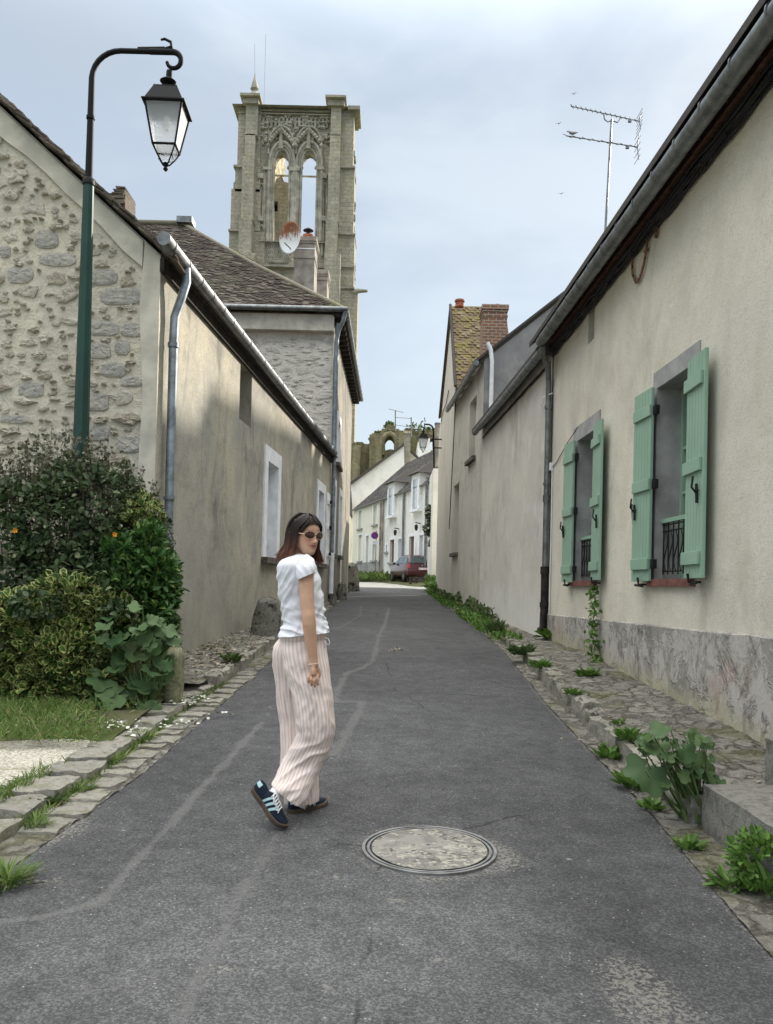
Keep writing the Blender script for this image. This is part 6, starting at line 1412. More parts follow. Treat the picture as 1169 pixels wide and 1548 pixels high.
tuft(870,1052,'weed tuft in the right gutter, level with the farther window',.1,50,dz=.12);tuft(888,1022,'weed tuft on the pavement just below the climbing weed',.11,60,dz=.14);tuft(818,1010,'small weed on the right pavement, near the cast iron pipe foot',.12,60,dz=.12)
tuft(955,1118,'short weed behind the big leafy weed on the kerb',.11,50,dz=.14);tuft(922,1146,'lone weed in the right gutter, before the big leafy weed',.11,44,dz=.0)
tuft(960,1190,'weed at the left foot of the big leafy weed',.13,50,dz=.0);tuft(988,1222,'thin weed under the kerb, left of the lower granite step',.08,26,dz=0);tuft(1040,1280,'sparse weed in the gutter below the granite step',.08,24,dz=0)
tuft(1112,1338,'spiky rosette in the gutter, nearest the bottom right corner',.11,60,'t',dz=0,h=.5);tuft(1160,1345,'dark spiky tuft under the step, at the right edge',.12,70,'t',dz=.02)
tuft(936,1095,'tiny weed between pavement stones, above the lone gutter weed',.06,26,dz=.14);tuft(835,965,'weed clump at the foot of the cast iron pipe',.18,90,dz=.12,mat='lf_weed');tuft(790,990,'weed on the kerb, right of the long green strip',.16,80,dz=.1,mat='lf_weed2')
tuft(750,960,'tall thin weed beside the kerb, in front of the blank pale wall',.2,80,dz=.05,h=2.6,kind='t',mat='lf_weed2')
tuft(10,1335,'grass tuft in the bottom left gutter',.13,120,'g','grass');tuft(52,1250,'grass tuft against the left kerb stones, next to the bottom one',.1,90,'g','grass')
tuft(120,1195,'grass tuft between the left kerb stones and the setts, halfway up',.09,90,'g','grass');tuft(175,1152,'grass tuft by the left kerb, below the mallow',.1,90,'g','grass');tuft(215,1120,'weed and grass tuft at the kerb bend, left',.12,110,'g','grass');tuft(75,1215,'low weed beside the left kerb, above the gutter grass',.08,50,'n','lf_weed2');tuft(510,848+30,'weed at the feet of the two dark guard stones',.15,40,'n','lf_weed2')
tuft(350,1000,'weed tuft on the left pavement, before the broad guard stone',.12,50,'n','lf_weed2',dz=.12)
# long strips of weeds (nobody could count them)
def strip(name,label,xa,xb,y0,y1,n,size,mat,kinds=('n','w'),h=.12,dz=0,dens=None,cat='weeds'):
    y=RG.uniform(y0,y1,n*2);x=np.array([RG.uniform(min(xa(v),xb(v)),max(xa(v),xb(v))) for v in y]);k=np.array([ns(a*1.5,b*.8,dz*9+3)+RG.uniform(-.3,.3)>-.1 for a,b in zip(x,y)]);x=x[k][:n];y=y[k][:n];m=len(x)
    hh=np.array([h*(1+.8*ns(a*2,b*1.1,5)) for a,b in zip(x,y)])
    P=np.stack([x,y,np.array([gz(v) for v in y])+dz+RG.uniform(0,1,m)*hh],1);D=rdir(m)+np.array([0,-.1,.9]);N=rdir(m)+np.array([0,-.4,.9]);pr=[]
    idx=np.arange(m)%len(kinds)
    for i,kk in enumerate(kinds): s=idx==i;pr.append(leaves(P[s],D[s],N[s],RG.uniform(.6,1.3,s.sum())*size,kk))
    o=leafobj(name,MT[mat],pr);tag(o,label,cat,None,'stuff');return o
strip('weed_strip','long strip of green weeds along the foot of the pale walls',lambda y:interp(KR,y)-.12-.004*y,lambda y:interp(KR,y)+.28,13.2,33,2900,.08,'lf_weed',h=.12)
strip('weed_strip','duller weeds behind the green strip, against the pale wall',lambda y:interp(KR,y)+.1,lambda y:interp(RWALL,y)-.05,17.5,35,1800,.1,'lf_weed2',h=.22,dz=.04)
strip('weed_strip','thin weeds at the foot of the tall far wall',lambda y:1.65,lambda y:2.4,31,37,2600,.13,'lf_weed',h=.5)
strip('verge_grass','short verge grass below the hedge on the left',lambda y:-6,lambda y:-1.98,5.86,8.3,33000,.08,'grass',('g',),h=.03,dz=.09,cat='grass')
strip('verge_grass','ragged grass between kerb and gravel on the left',lambda y:interp(KL,y)-.36,lambda y:interp(KL,y)-.22,4.,6.6,1500,.06,'grass',('g',),h=.015,dz=.03,cat='grass')
strip('verge_grass','rough grass in the joints of the left gutter setts',lambda y:interp(KL,y)-.02,lambda y:interp(KL,y)+.05,4.4,9,1500,.055,'grass',('g',),h=.01,dz=.0,cat='grass')
strip('verge_grass','far grass verge behind the maroon car',lambda y:-3.2,lambda y:3.5,49.5,56,6000,.28,'grass',('g','n'),h=.25,dz=.15,cat='grass')
def scatter(name,label,cx,rx,ry,n,size,mat,dz,cat):
    c=gp(*cx,dz);a=RG.normal(size=(n,2));P=np.stack([c[0]+a[:,0]*rx,c[1]+a[:,1]*ry,np.zeros(n)],1);P[:,2]=[gz(y)+dz+RG.uniform(.0,.02) for y in P[:,1]]
    D=np.stack([RG.normal(size=n),RG.normal(size=n),RG.uniform(-.1,.3,n)],1);N=rdir(n)*.35+np.array([0,0,1]);o=leafobj(name,MT[mat],[leaves(P,D,N,RG.uniform(.6,1.2,n)*size,'w')]);tag(o,label,cat,None,'stuff');return o
scatter('fallen_leaves','pale fallen leaves piled at the kerb beside the boundary stone',(290,1058),.08,.14,60,.05,'petal',.05,'fallen leaves')
scatter('fallen_leaves','pale fallen leaves on the verge grass, left under the hedge',(75,1092),.12,.1,40,.05,'petal',.1,'fallen leaves')
scatter('fallen_leaves','pale fallen leaves on the grass between hedge and kerb',(178,1098),.1,.13,34,.045,'petal',.1,'fallen leaves')
scatter('fallen_leaves','a few pale leaves in the gutter below the kerb bend',(250,1095),.12,.12,26,.05,'petal',.04,'fallen leaves')
scatter('fallen_leaves','three stray pale leaves on the left of the asphalt',(322,1083),.12,.1,7,.06,'petal',.02,'fallen leaves')
scatter('fallen_leaves','brown leaf litter on the left pavement',(330,985),.25,1.2,420,.05,'litter',.13,'leaf litter')
scatter('fallen_leaves','brown leaf litter along the foot of the left guard stones',(470,925),.18,2.,260,.06,'litter',.08,'leaf litter')
scatter('fallen_leaves','sparse pale litter on the right pavement',(930,1080),.22,1.,130,.03,'litter',.15,'leaf litter')
scatter('fallen_leaves','tiny dark debris in the middle of the road beyond the woman',(600,983),.05,.12,22,.04,'litter',.015,'leaf litter')
# big leafy weed by the step
b=gp(1010,1200,.0);sp=[(985,1120,.2),(1010,1105,.22),(1035,1120,.17),(965,1135,.2),(1000,1140,.2),(1030,1135,.18),(985,1165,.3),(975,1180,.25),(1040,1160,.28),(1060,1165,.22),(1015,1150,.2),(1050,1150,.2),(1000,1125,.18),(1025,1170,.15),(1045,1190,.13),(1070,1185,.14),(1085,1185,.1)]
sp+=[(RG.uniform(968,1075),RG.uniform(1108,1190),RG.uniform(.07,.13)) for _ in range(34)]
sp=[(a_,b_+3,c_*.72) for a_,b_,c_ in sp]
mallow('big leafy weed with broad lobed leaves growing through the right kerb, beside the granite step',sp,4.75,(b[0],4.8,gz(4.8)),2,name='leafy_weed')
# bottom right clump
b=gp(1150,1320,0);t=thing('weed_bush','bushy green weed with small leaves against the granite step, at the lower right edge','weed',(b[0],b[1],gz(b[1])))
P,d=blobpts(at(1152,1300,3.85),(.14,.14,.115),700,31,lo=.3);leafobj('leaves',MT['lf_weed'],[foliage(P,d,.038,'w',.4,.8)],t);stems('stems',(b[0],b[1]+.1,gz(b[1])),[P[i] for i in range(0,60,4)],.004,MT['gstem'],t)
# climbing weed on the plinth
bs=R1.px(897,1000,.06);t=thing('climbing_weed','thin leafy climbing weed growing up the grey plinth below the farther window','weed',R1.P(bs[0],.62,.06))
line_=[(903,1008),(898,985),(902,965),(896,945),(899,925),(893,905),(897,885)];pts=[];
for q in line_: u,z=R1.px(*q,.1);pts.append(np.array(R1.P(u,z,.1)))
mb=MB();mb.tube(pts,[.006,.006,.005,.005,.004,.003,.002],5);mb.build('stem',MT['gstem'],t)
P=[];D=[]
for i in range(len(pts)-1):
    for q in np.linspace(0,1,30): P.append(pts[i]*(1-q)+pts[i+1]*q+RG.normal(size=3)*np.array([.045,.05,.03])*(1.1-.08*i));D.append(RG.normal(size=3)+np.array([0,0,.2]))
P=np.array(P);leafobj('leaves',MT['lf_weed'],[leaves(P,np.array(D),rdir(len(P))+np.array([-.8,-.3,.5]),RG.uniform(.035,.075,len(P)),'r')],t)
# white climbing rose at the far end
c=at(653,795,36);t=thing('climbing_rose','climbing rose with dark leaves and white flowers at the far right corner, above the car','climbing plant',(c[0],36,gz(36)))
parts=[];fl=[]
for (px,py,r,n) in ((655,780,(.28,.3,.36),500),(651,800,(.26,.3,.25),400),(657,822,(.2,.25,.3),300),(650,772,(.15,.2,.2),160),(662,840,(.1,.2,.9),300)):
    P,d=blobpts(at(px,py,36),r,n,px,lo=.3);parts.append(foliage(P,d,.13,'w',.1,1.));fl.append(P[::9]+d[::9]*.06)
leafobj('leaves',MT['lf_dark'],parts,t);fl=np.concatenate(fl);n=len(fl);leafobj('flowers',MT['flower'],[leaves(fl,rdir(n),rdir(n)+np.array([0,-1,.3]),np.full(n,.12),'b')],t)
stems('stems',(c[0]+.1,36,gz(36)),[at(655,790,36),at(652,800,36),at(658,815,36)],.03,MT['stem'],t)
# plants on the ruin top
t=None
rp=[];rd=[]
for px,py,r in ((589,645,.5),(626,650,.8),(620,655,.5),(648,653,.5),(571,657,.4)):
    P,d=blobpts(at(px,py,84.5),(r,r,r*.7),150,px,lo=.2);rp.append(P);rd.append(d)
P=np.concatenate(rp);d=np.concatenate(rd);leafobj('wall_plants',MT['lf_weed2'],[foliage(P,d,.3,'w')],bpy.data.objects['ruined_nave_wall'])
# ---------------------------------------------------------------- the woman
YP=4.66
def PP(px,py,dy=0.): return at(px,py,YP+dy)
base=gp(455,1232);person=thing('person','woman in white tee, pink striped trousers and sunglasses, walking and looking back over her shoulder','person',(-.44,4.72,gz(4.72)))
def ring(xl,yl,xr,yr,dy,ry,n=64,disp=None,p=2.2):
    A=PP(xl,yl,dy);B=PP(xr,yr,dy);c=(A+B)/2;h=(B-A)/2;out=[]
    for k in range(n):
        a=2*PI*k/n;cs,sn=math.cos(a),math.sin(a);q=(abs(cs)**p+abs(sn)**p)**(-1/p)
        out.append(c+h*cs*q+np.array([0,-ry*sn*q,0]))
    return out
def densify(rows,m):
    rows=np.array(rows,float);t=np.linspace(0,len(rows)-1,m);out=[]
    # catmull-rom
    for x in t:
        i=int(min(x,len(rows)-2));f=x-i;p0=rows[max(i-1,0)];p1=rows[i];p2=rows[i+1];p3=rows[min(i+2,len(rows)-1)]
        out.append(.5*((2*p1)+(-p0+p2)*f+(2*p0-5*p1+4*p2-p3)*f*f+(-p0+3*p1-3*p2+p3)*f**3))
    return out
def loftrows(rows,m,n,dispf,p=2.2,cap=False,uvn=1.,mb=None,thick=True,vscale=1.):
    R=densify(rows,m);G=[]
    for i,r in enumerate(R):
        rg=ring(*r,n=n,p=p);c=sum(rg)/len(rg);row=[]
        for k,q in enumerate(rg):
            nn=q-c;nn/=np.linalg.norm(nn);a=2*PI*k/n;row.append(q+nn*dispf(q,a,i/(m-1)))
        G.append(row)
    if thick: # turn the hem inwards
        last=G[-1];c=sum(last)/len(last);G.append([q+(c-q)*.06 for q in last]);G.append([q+(c-q)*.08+(np.array(G[-6][k])-np.array(last[k]))*1.2 for k,q in enumerate(last)])
    us=[k/n*uvn for k in range(n+1)];vs=[i/m for i in range(len(G))]
    mb=mb or MB();mb.smooth=True;mb.grid(G,closed_u=True,cap=cap,uvs=(us,vs));return mb
def ridged(x,y,s=0): 
    v=mnoise.noise(Vector((x,y,s)));return (1-min(1,abs(v)*2.6))
def pxof(P):
    d=np.array(P)-CAM;w=d@fw;return CX+F*(d@RI)/w,AY-F*(d@UP)/w
near=[(427,957,491,955,.0,.125),(424.5,966,492.5,964,.0,.13),(425,984,494,982,-.02,.125),(427.5,1000,496.5,998,-.035,.115),(431,1015,498.5,1012,-.045,.105),(437,1034,500.5,1032,-.055,.1),(443,1055,503.5,1052,-.06,.095),(447.5,1076,505.5,1074,-.065,.09),(449,1093,507,1092,-.065,.088),(449,1104,506,1110,-.06,.088),(445,1118,501.5,1127,-.05,.085),(437,1133,494,1142,-.04,.085),(428,1148,487,1157,-.03,.085),(423.5,1159,481,1172,-.05,.08),(418,1171,475,1187,-.075,.08),(412,1182,465,1206,-.1,.078),(411.5,1184,457,1219,-.105,.075)]
far=[(428,959,472,957,.06,.09),(416,974,478,971,.07,.11),(412,986,480,984,.08,.12),(412.5,1001,478,1000,.09,.115),(415,1022,474,1022,.11,.105),(417.5,1045,472,1045,.12,.098),(421,1070,474,1070,.125,.094),(424,1092,476,1092,.13,.09),(425.5,1122,478,1122,.13,.09),(425,1150,479,1150,.13,.09),(427,1180,480.5,1178,.13,.088),(431,1214,481.5,1211,.13,.086)]
def dnear(q,a,v):
    x,y=pxof(q);f=max(0,math.sin(a))*.7+.3;d=0
    th=max(0,min(1,(1128-y)/30))*max(0,min(1,(y-985)/40));pe=.86*(x-440)-.51*(y-1000);al=.51*(x-440)+.86*(y-1000)
    d+=.016*th*(ridged(pe/15+.25*ns(al/30,3),al/75,1)-.4)*(.45+.55*max(0,min(1,(y-1020)/60)))
    sh=max(0,min(1,(y-1108)/25));pe=.5*(x-430)+.87*(y-1150);al=-.87*(x-430)+.5*(y-1150)
    d+=.013*sh*(ridged(pe/17+.3*ns(al/25,6),al/60,4)-.4)
    d+=.005*(ridged(x/14,y/26,8)-.5)*th
    d+=.006*ns(x/16,y/16,5)
    return d*f
def dfar(q,a,v):
    x,y=pxof(q);return (.012*(ridged(x/9+.3*ns(y/40,1),y/140,3)-.4)+.005*ns(x/16,y/22,8))*(.4+.6*max(0,min(1,(y-990)/50)))
mb=loftrows(near,150,120,dnear,uvn=34.);loftrows(far,120,100,dfar,uvn=32.,mb=mb)
k=NT('striped_linen',.9,0,.2);s=k.sep(k.uvc)[0];f=k.mth('FRACT',s);st=k.mth('MULTIPLY',k.rmp(f,.18,.34),k.rmp(f,.66,.82,1,0))
f2=k.mth('FRACT',k.mth('MULTIPLY',s,4.));st=k.mth('MULTIPLY',st,k.rmp(f2,.0,.9,1.,.65))
k.col(k.mix(k.mth('MULTIPLY',k.rmp(k.noise(40,3,.6,k.ob),.3,.8),.2),k.mix(st,(.82,.735,.69),(.66,.5,.455)),(.6,.5,.46)));b_=k.bump(k.noise(22,4,.6,k.map(k.ob,(1,1,.6))),.4,.008);k.bump(k.noise(300,2,.6,k.ob),.2,.001,b_)
mb.build('trousers',k.m,person,recalc=False,smooth=True)
mb=MB();mb.smooth=True # waistband and drawstring
w=[(426.5,954,491.5,952,.0,.131),(426,961,492,959,.0,.134),(425.5,968,492.5,966,.0,.133)]
mb=loftrows(w,8,110,lambda q,a,v:.003*math.sin(a*34)+.002,uvn=34.);mb.build('waistband',k.m,person,recalc=False,smooth=True)
mb=MB();pts=[PP(a,b,-.05) for a,b in ((489,965),(492,963.5),(496.5,966),(498.5,970),(497.5,975),(494.5,974),(491,968),(489,966))];mb.tube(pts,.0022,6);mb.tube([PP(a,b,-.06) for a,b in ((489,966),(491,972),(491.5,979))],.002,6);mb.build('drawstring',MT['whitepaint'],person,smooth=True)
# tee shirt
sh=[(423.5,962.5,498,955.5,.0,.165),(425,952,495.5,947,.0,.152),(427.5,937,491.5,931,.0,.13),(424.5,915,489,912,.0,.135),(421.5,895,486.5,890,.0,.145),(419.5,878,483.5,874,.0,.155),(419,864,480.5,864,.0,.163),(420.5,855,478,855,.0,.165),(425,848,475,848,.005,.155),(432,843.5,470,843,.01,.13),(440,840.5,466.5,840,.015,.1),(445,838,464,838,.02,.07)]
sh=sh[::-1]
def dsh(q,a,v):
    x,y=pxof(q);m=max(0,min(1,(y-845)/25));d=0
    d+=.009*(ridged((x+.35*y)/11,(y-.35*x)/45,2)-.45)*m
    d+=.012*(ridged((y-.45*x)/13+.3*ns(x/15,1),x/50,6)-.45)*max(0,min(1,(y-905)/30))
    d+=.006*ns(x/13,y/13,4)*m
    return d
k=NT('white_cotton',.9,0,.2);k.col((.72,.73,.78));b_=k.bump(k.noise(14,4,.6,k.map(k.ob,(1.2,1.2,.8))),.35,.012);k.bump(k.noise(400,2,.6,k.ob),.15,.001,b_);MT['tee']=k.m
mb=loftrows(sh,110,110,dsh)
sl=[(462,838,466,838,-.06,.02),(457,841.5,469,841,-.11,.045),(451.5,847.5,474.5,845.5,-.15,.056),(449,856,477.5,852.5,-.175,.06),(448,866,478.5,858.5,-.185,.062),(449.8,877.5,477.8,865.5,-.19,.06)]
loftrows(sl,40,60,lambda q,a,v:.006*(ridged((pxof(q)[0]-.6*pxof(q)[1])/8,pxof(q)[1]/40,3)-.5)*min(1,v*3),mb=mb)
sl2=[(455,838,459,838,.07,.02),(448,840.5,464,839.5,.11,.05),(446,846,470,843.5,.15,.06),(446,855,472,851,.175,.062),(446,868,472,862,.185,.06),(447,880,472,872,.19,.058)]
loftrows(sl2,30,40,lambda q,a,v:0,mb=mb)
mb.build('t_shirt',MT['tee'],person,recalc=False,smooth=True)
# body: one continuous skin surface
HC=PP(460.5,808.5,.0)
yaw=math.radians(43);Fd=np.array([math.sin(yaw),-math.cos(yaw),-.09]);Fd/=np.linalg.norm(Fd);Ld=np.array([math.cos(yaw),math.sin(yaw),-.02]);Ld-=Fd*(Ld@Fd);Ld/=np.linalg.norm(Ld);Ud=np.cross(Ld,Fd);Ud=Ud if Ud[2]>0 else -Ud
HS=.985
def H(x,y,z): return HC+(Ld*x+Fd*y+Ud*z)*HS
tab=[(-.109,.010,.062,.045),(-.105,.024,.076,.02),(-.096,.034,.083,.0),(-.08,.045,.086,-.03),(-.06,.055,.087,-.06),(-.04,.062,.088,-.076),(-.02,.067,.088,-.086),(0,.070,.087,-.093),(.02,.072,.089,-.097),(.04,.073,.089,-.098),(.06,.070,.083,-.092),(.08,.060,.068,-.078),(.095,.045,.048,-.055),(.105,.025,.025,-.03),(.109,.004,.004,-.006)]
def g2(x,z,cx,cz,sx,sz): return math.exp(-((x-cx)/sx)**2-((z-cz)/sz)**2)
def face(x,z):
    d=.022*g2(x,z,0,-.031,.0105,.010)+.014*g2(x,z,0,-.016,.008,.016)+.006*g2(x,z,0,.0,.007,.012)+.008*(g2(x,z,.011,-.036,.007,.006)+g2(x,z,-.011,-.036,.007,.006))
    zc=-.058+4.*x*x
    d+=.007*g2(x,z,0,zc+.0045,.021,.0042)+.0075*g2(x,z,0,zc-.006,.018,.0045)-.004*g2(x,z,0,zc,.022,.002)
    d+=.005*g2(x,z,0,-.09,.014,.012)-.011*(g2(x,z,.031,.005,.015,.011)+g2(x,z,-.031,.005,.015,.011))+.004*(g2(x,z,.03,.024,.016,.006)+g2(x,z,-.03,.024,.016,.006))
    d+=.005*(g2(x,z,.043,-.022,.016,.014)+g2(x,z,-.043,-.022,.016,.014))-.002*(g2(x,z,.026,-.055,.006,.01)+g2(x,z,-.026,-.055,.006,.01))
    d+=.002*(g2(x,z,.031,.004,.008,.005)+g2(x,z,-.031,.004,.008,.005))
    return d
T_=np.array(tab);zs_=np.concatenate([np.linspace(-.109,-.1,5),np.linspace(-.098,.09,110),np.linspace(.093,.109,10)])
body=MB();G=[]
for z in zs_:
    w=np.interp(z,T_[:,0],T_[:,1]);fr=np.interp(z,T_[:,0],T_[:,2]);bk=np.interp(z,T_[:,0],T_[:,3]);cy=(fr+bk)/2;hy=(fr-bk)/2;row=[]
    for k in range(160):
        a=2*PI*k/160-PI/2;p=2.15;q=(abs(math.cos(a))**p+abs(math.sin(a))**p)**(-1/p);x=w*math.cos(a)*q;y=cy+hy*math.sin(a)*q
        if math.sin(a)>0: y+=face(x,z)*min(1,math.sin(a)*1.6)
        row.append(H(x,y,z))
    G.append(row)
body.grid(G,closed_u=True,cap=True)
for s in (-1,1): # ears
    body.tube([H(s*.068,-.012,-.012),H(s*.078,-.018,-.005),H(s*.08,-.02,.008),H(s*.074,-.016,.014)],[.008,.012,.013,.006],10,flat=1.)
body.tube([H(0,-.015,-.06),H(0,-.03,-.085),PP(452,840,.02),PP(451,858,.02)],[.05,.048,.05,.075],24)
def limb(pts,n=20): body.tube([PP(a,b,c) for a,b,c,_ in pts],[r*(YP+c)/F for a,b,c,r in pts],n)
limb([(462,848,-.13,9),(462.5,860,-.18,11.8),(463.2,885,-.195,11.4),(464,905,-.205,10.7),(465.5,922,-.21,10.1),(466.3,931,-.215,10.3),(467.5,944,-.215,10.4),(469,959,-.21,9.7),(471.3,978,-.205,8.1),(473.2,992,-.2,7.4),(474.3,1001,-.2,6.7),(474.3,1007,-.2,6.9)])
# torso core and legs inside the clothes
for row in (sh[::-1],):
    R=densify([(a+4,b,c-4,d,e,f_-.02) for a,b,c,d,e,f_ in row],24);body.grid([ring(*r,n=40) for r in R],closed_u=True,cap=True)
limb([(462,940,0,26),(462,960,0,27),(462,985,-.02,28),(466,1020,-.05,22),(474,1060,-.06,19),(480,1100,-.06,15),(470,1135,-.045,13),(448,1166,-.06,9),(432,1184,-.11,7.8),(417,1199,-.145,7.8)])
limb([(450,960,.06,24),(447,1000,.09,24),(447,1060,.12,19),(452,1110,.13,14.5),(454,1160,.13,12),(455,1200,.13,9),(457,1222,.1,9)])
limb([(457,848,.12,9),(458,860,.17,12),(458,905,.19,11.5),(460,932,.2,10.8),(463,960,.2,10),(468,992,.19,7.5),(470,1003,.19,7)])
def hand(ox,oy,dd,sg=1):
    def Q(a,b,c): return PP(a+ox,b+oy,dd+c*sg)
    r=(YP+dd)/F
    body.tube([Q(474.3,1003,0),Q(474.2,1009,0),Q(474.4,1015,-.004),Q(475,1021,-.008)],[6.5*r,7.4*r,7.9*r,7.0*r],18,flat=.62)
    for st,m1,m2,tp,rr in (((469.2,1018,-.002),(466.8,1024.5,-.012),(466.0,1029.,-.01),(467.2,1032.5,.006),1.95),((472.6,1020,-.006),(470.6,1028,-.018),(470.4,1033,-.012),(471.6,1037,.006),2.1),((476.6,1020.5,-.008),(475.4,1029,-.02),(475.4,1034.5,-.014),(476.2,1038.5,.005),2.15),((480.2,1018.5,-.006),(480.2,1026.5,-.018),(480.,1031.5,-.013),(480.8,1036,.004),2.0)):
        body.tube([Q(*st),Q(*m1),Q(*m2),Q(*tp)],[rr*r*1.1,rr*r*1.05,rr*r*.95,rr*r*.75],10)
    body.tube([Q(479,1009,.006),Q(482.3,1014.5,.012),Q(483.3,1020,.012),Q(482.5,1025,.008)],[3.6*r,3.1*r,2.7*r,2.*r],10)
hand(0,0,-.2);hand(-4,0,.19,-1)
tmp=body.build('body_tmp',MT['whitepaint'],None,world=False);rm=tmp.modifiers.new('r','REMESH');rm.mode='VOXEL';rm.voxel_size=.0026;smf=tmp.modifiers.new('s','SMOOTH');smf.factor=.5;smf.iterations=2
bpy.context.view_layer.update();dg=bpy.context.evaluated_depsgraph_get();me=bpy.data.meshes.new_from_object(tmp.evaluated_get(dg));bpy.data.objects.remove(tmp)
nv=len(me.vertices);co=np.empty(nv*3);me.vertices.foreach_get('co',co);co=co.reshape(-1,3);q=(co-HC)/HS;lx=q@Ld;lz=q@Ud;ly=q@Fd;m=(ly>.05)&(np.abs(lx)<.05)&(np.abs(lz)<.12)
zc=-.058+4*lx*lx;lip=np.where(m,np.exp(-(lx/.026)**4-((lz-zc)/.0085)**4),0);blush=np.where(np.abs(lz)<.1,np.exp(-((np.abs(lx)-.045)/.02)**2-((lz+.025)/.018)**2),0)*(ly>0)
dark=np.where(m,np.exp(-(lx/.026)**4-((lz-zc)/.0015)**2),0)+.8*np.where(ly>.03,np.exp(-((np.abs(lx)-.03)/.016)**4-((lz-.027)/.0035)**2),0)
for nme,v in (('lip',lip),('blush',blush),('dark',np.clip(dark,0,1))): a_=me.attributes.new(nme,'FLOAT','POINT');a_.data.foreach_set('value',v.astype(np.float32))
k=NT('skin',.5,0,.35);k.b.inputs['Subsurface Weight'].default_value=.12;k.b.inputs['Subsurface Radius'].default_value=(.02,.008,.004);k.b.inputs['Subsurface Scale'].default_value=.3
c=k.mix(k.rmp(k.noise(12,4,.6,k.ob),.3,.7),(.5,.3,.2),(.57,.35,.245));c=k.mix(k.mth('MULTIPLY',k.attr('blush')[2],.45),c,(.6,.25,.18));c=k.mix(k.mth('MULTIPLY',k.attr('lip')[2],.9),c,(.4,.11,.1));c=k.mix(k.attr('dark')[2],c,(.08,.035,.03));k.col(c);k.bump(k.noise(250,3,.6,k.ob),.1,.001)
me.materials.clear();me.materials.append(k.m);me.polygons.foreach_set('use_smooth',[True]*len(me.polygons))
co=co-np.array(person.location);me.vertices.foreach_set('co',co.ravel());me.update();bo=bpy.data.objects.new('body',me);COL.objects.link(bo);bo.parent=person
# hair
rnd=random.Random(8);mb=MB();mb.smooth=True
def hp(az,el,s,r=1.):
    # az degrees from face front, el elevation, s side
    a=math.radians(az);e=math.radians(el);return (s*.082*r*math.sin(a)*math.cos(e),(.097 if az<90 else .107)*r*math.cos(a)*math.cos(e)-.004,.01+.106*r*math.sin(e))
for i in range(1500):
    s=-1 if rnd.random()<.55 else 1;azE=rnd.uniform(72,182) if rnd.random()<.72 else rnd.uniform(68,100);fr=max(0,(112-azE)/42);lay=rnd.uniform(.97,1.09)
    az0=azE*.25 if fr>0 else azE*.9;pts=[]
    el0=78 if fr<=0 else 74-16*fr*rnd.uniform(.3,1)
    end=-rnd.uniform(.135,.168);
    curtain=fr>.45 and rnd.random()<.4
    for t in np.linspace(0,1,8):
        az=az0+(azE-az0)*t**(.9 if fr<=0 else 1.0);el=el0*(1-t)+(8 if fr<=0 else 4)*t
        pts.append(hp(az,el,s,lay if t>.05 else 1.03))
    x,y,z=pts[-1];
    if curtain: end=-rnd.uniform(.02,.075)
    flare=rnd.uniform(.015,.05)*(0 if curtain else 1);n2=9;ox,oy=x/.085,y/.1;l=math.hypot(ox,oy);ox/=l;oy/=l;wv=rnd.uniform(-.006,.006)
    for t in np.linspace(0,1,n2)[1:]:
        zz=z+(end-z)*t;k_=flare*t**2.2;inn=-.004*math.sin(t*PI);pts.append((x+ox*(k_+inn)+wv*math.sin(t*5),y+oy*(k_+inn)+wv*math.cos(t*4)*.6,zz+ (.008*t**6)))
    r0=rnd.uniform(.0022,.0042);m=len(pts);mb.tube([H(*p) for p in pts],[r0*.7]+[r0]*(m-4)+[r0*.8,r0*.5,r0*.15],4,cap=False)
# side sweep closing the temples
for i in range(520):
    s=-1 if i%2 else 1;q=rnd.uniform(0,1);lay=rnd.uniform(1.0,1.06);e2=rnd.uniform(60,76);pts=[H(*hp(a_+q*14,e_,s,lay)) for a_,e_ in ((6,78),(20,68),(32,56),(42,44),(50,32),(56,20),(e2-q*8,8),(e2+2-q*8,-6))]
    x,y,z=hp(e2+3,-10,s,lay);pts+=[H(x*1.01,y,z-.03),H(x*1.03,y,z-.06*rnd.uniform(.3,1.5))];r0=rnd.uniform(.0022,.0038);mb.tube(pts,[r0]*8+[r0*.7,r0*.2],4,cap=False)
# soft curtain fringe
for i in range(520):
    s=-1 if i%2 else 1;t0=rnd.uniform(0,1);root=(s*rnd.uniform(.002,.012),.055+.032*t0,.098-.035*t0);e=rnd.uniform(.0,2.1);tip=(s*min(.083,.064+.012*e),.07-.028*e-.01*t0,.03-.03*e-.018*rnd.random());mid=(s*rnd.uniform(.036,.058),.092-.008*e,.086-.016*t0)
    pts=[tuple((1-q)**2*root[j]+2*q*(1-q)*mid[j]+q*q*tip[j] for j in range(3)) for q in np.linspace(0,1,9)];r0=rnd.uniform(.0018,.0032);mb.tube([H(*p) for p in pts],[r0]*7+[r0*.7,r0*.2],4,cap=False)
# under layer: scalp cap open at the face
G=[]
for el in np.linspace(86,-20,16):
    row=[]
    for az in np.linspace(64 if el<5 else 64*max(0,(1-(el-5)/55)),180,16): row.append(H(*hp(az,el,-1,.99)))
    G.append(row)
mb.grid(G);G=[]
for el in np.linspace(86,-20,16):
    G.append([H(*hp(az,el,1,.99)) for az in np.linspace(64 if el<5 else 64*max(0,(1-(el-5)/55)),180,16)])
mb.grid(G);G=[]
for s in (-1,1):
    G=[]
    for z in np.linspace(.02,-.125,8):
        row=[]
        for az in np.linspace(76,180,12):
            x,y,_=hp(az,6,s,.98);fl=.02*max(0,(-z-.03)/.1)**2;l=math.hypot(x,y);row.append(H(x*(1+fl/l*1.),y*(1+fl/l),z))
        G.append(row)
    mb.grid(G)
k=NT('brown_hair',.5,0,.25);z=k.sep(k.ob)[2];hz=float(HC[2]-person.location[2]);t_=k.rmp(z,hz-.15,hz+.03,1.,0.)
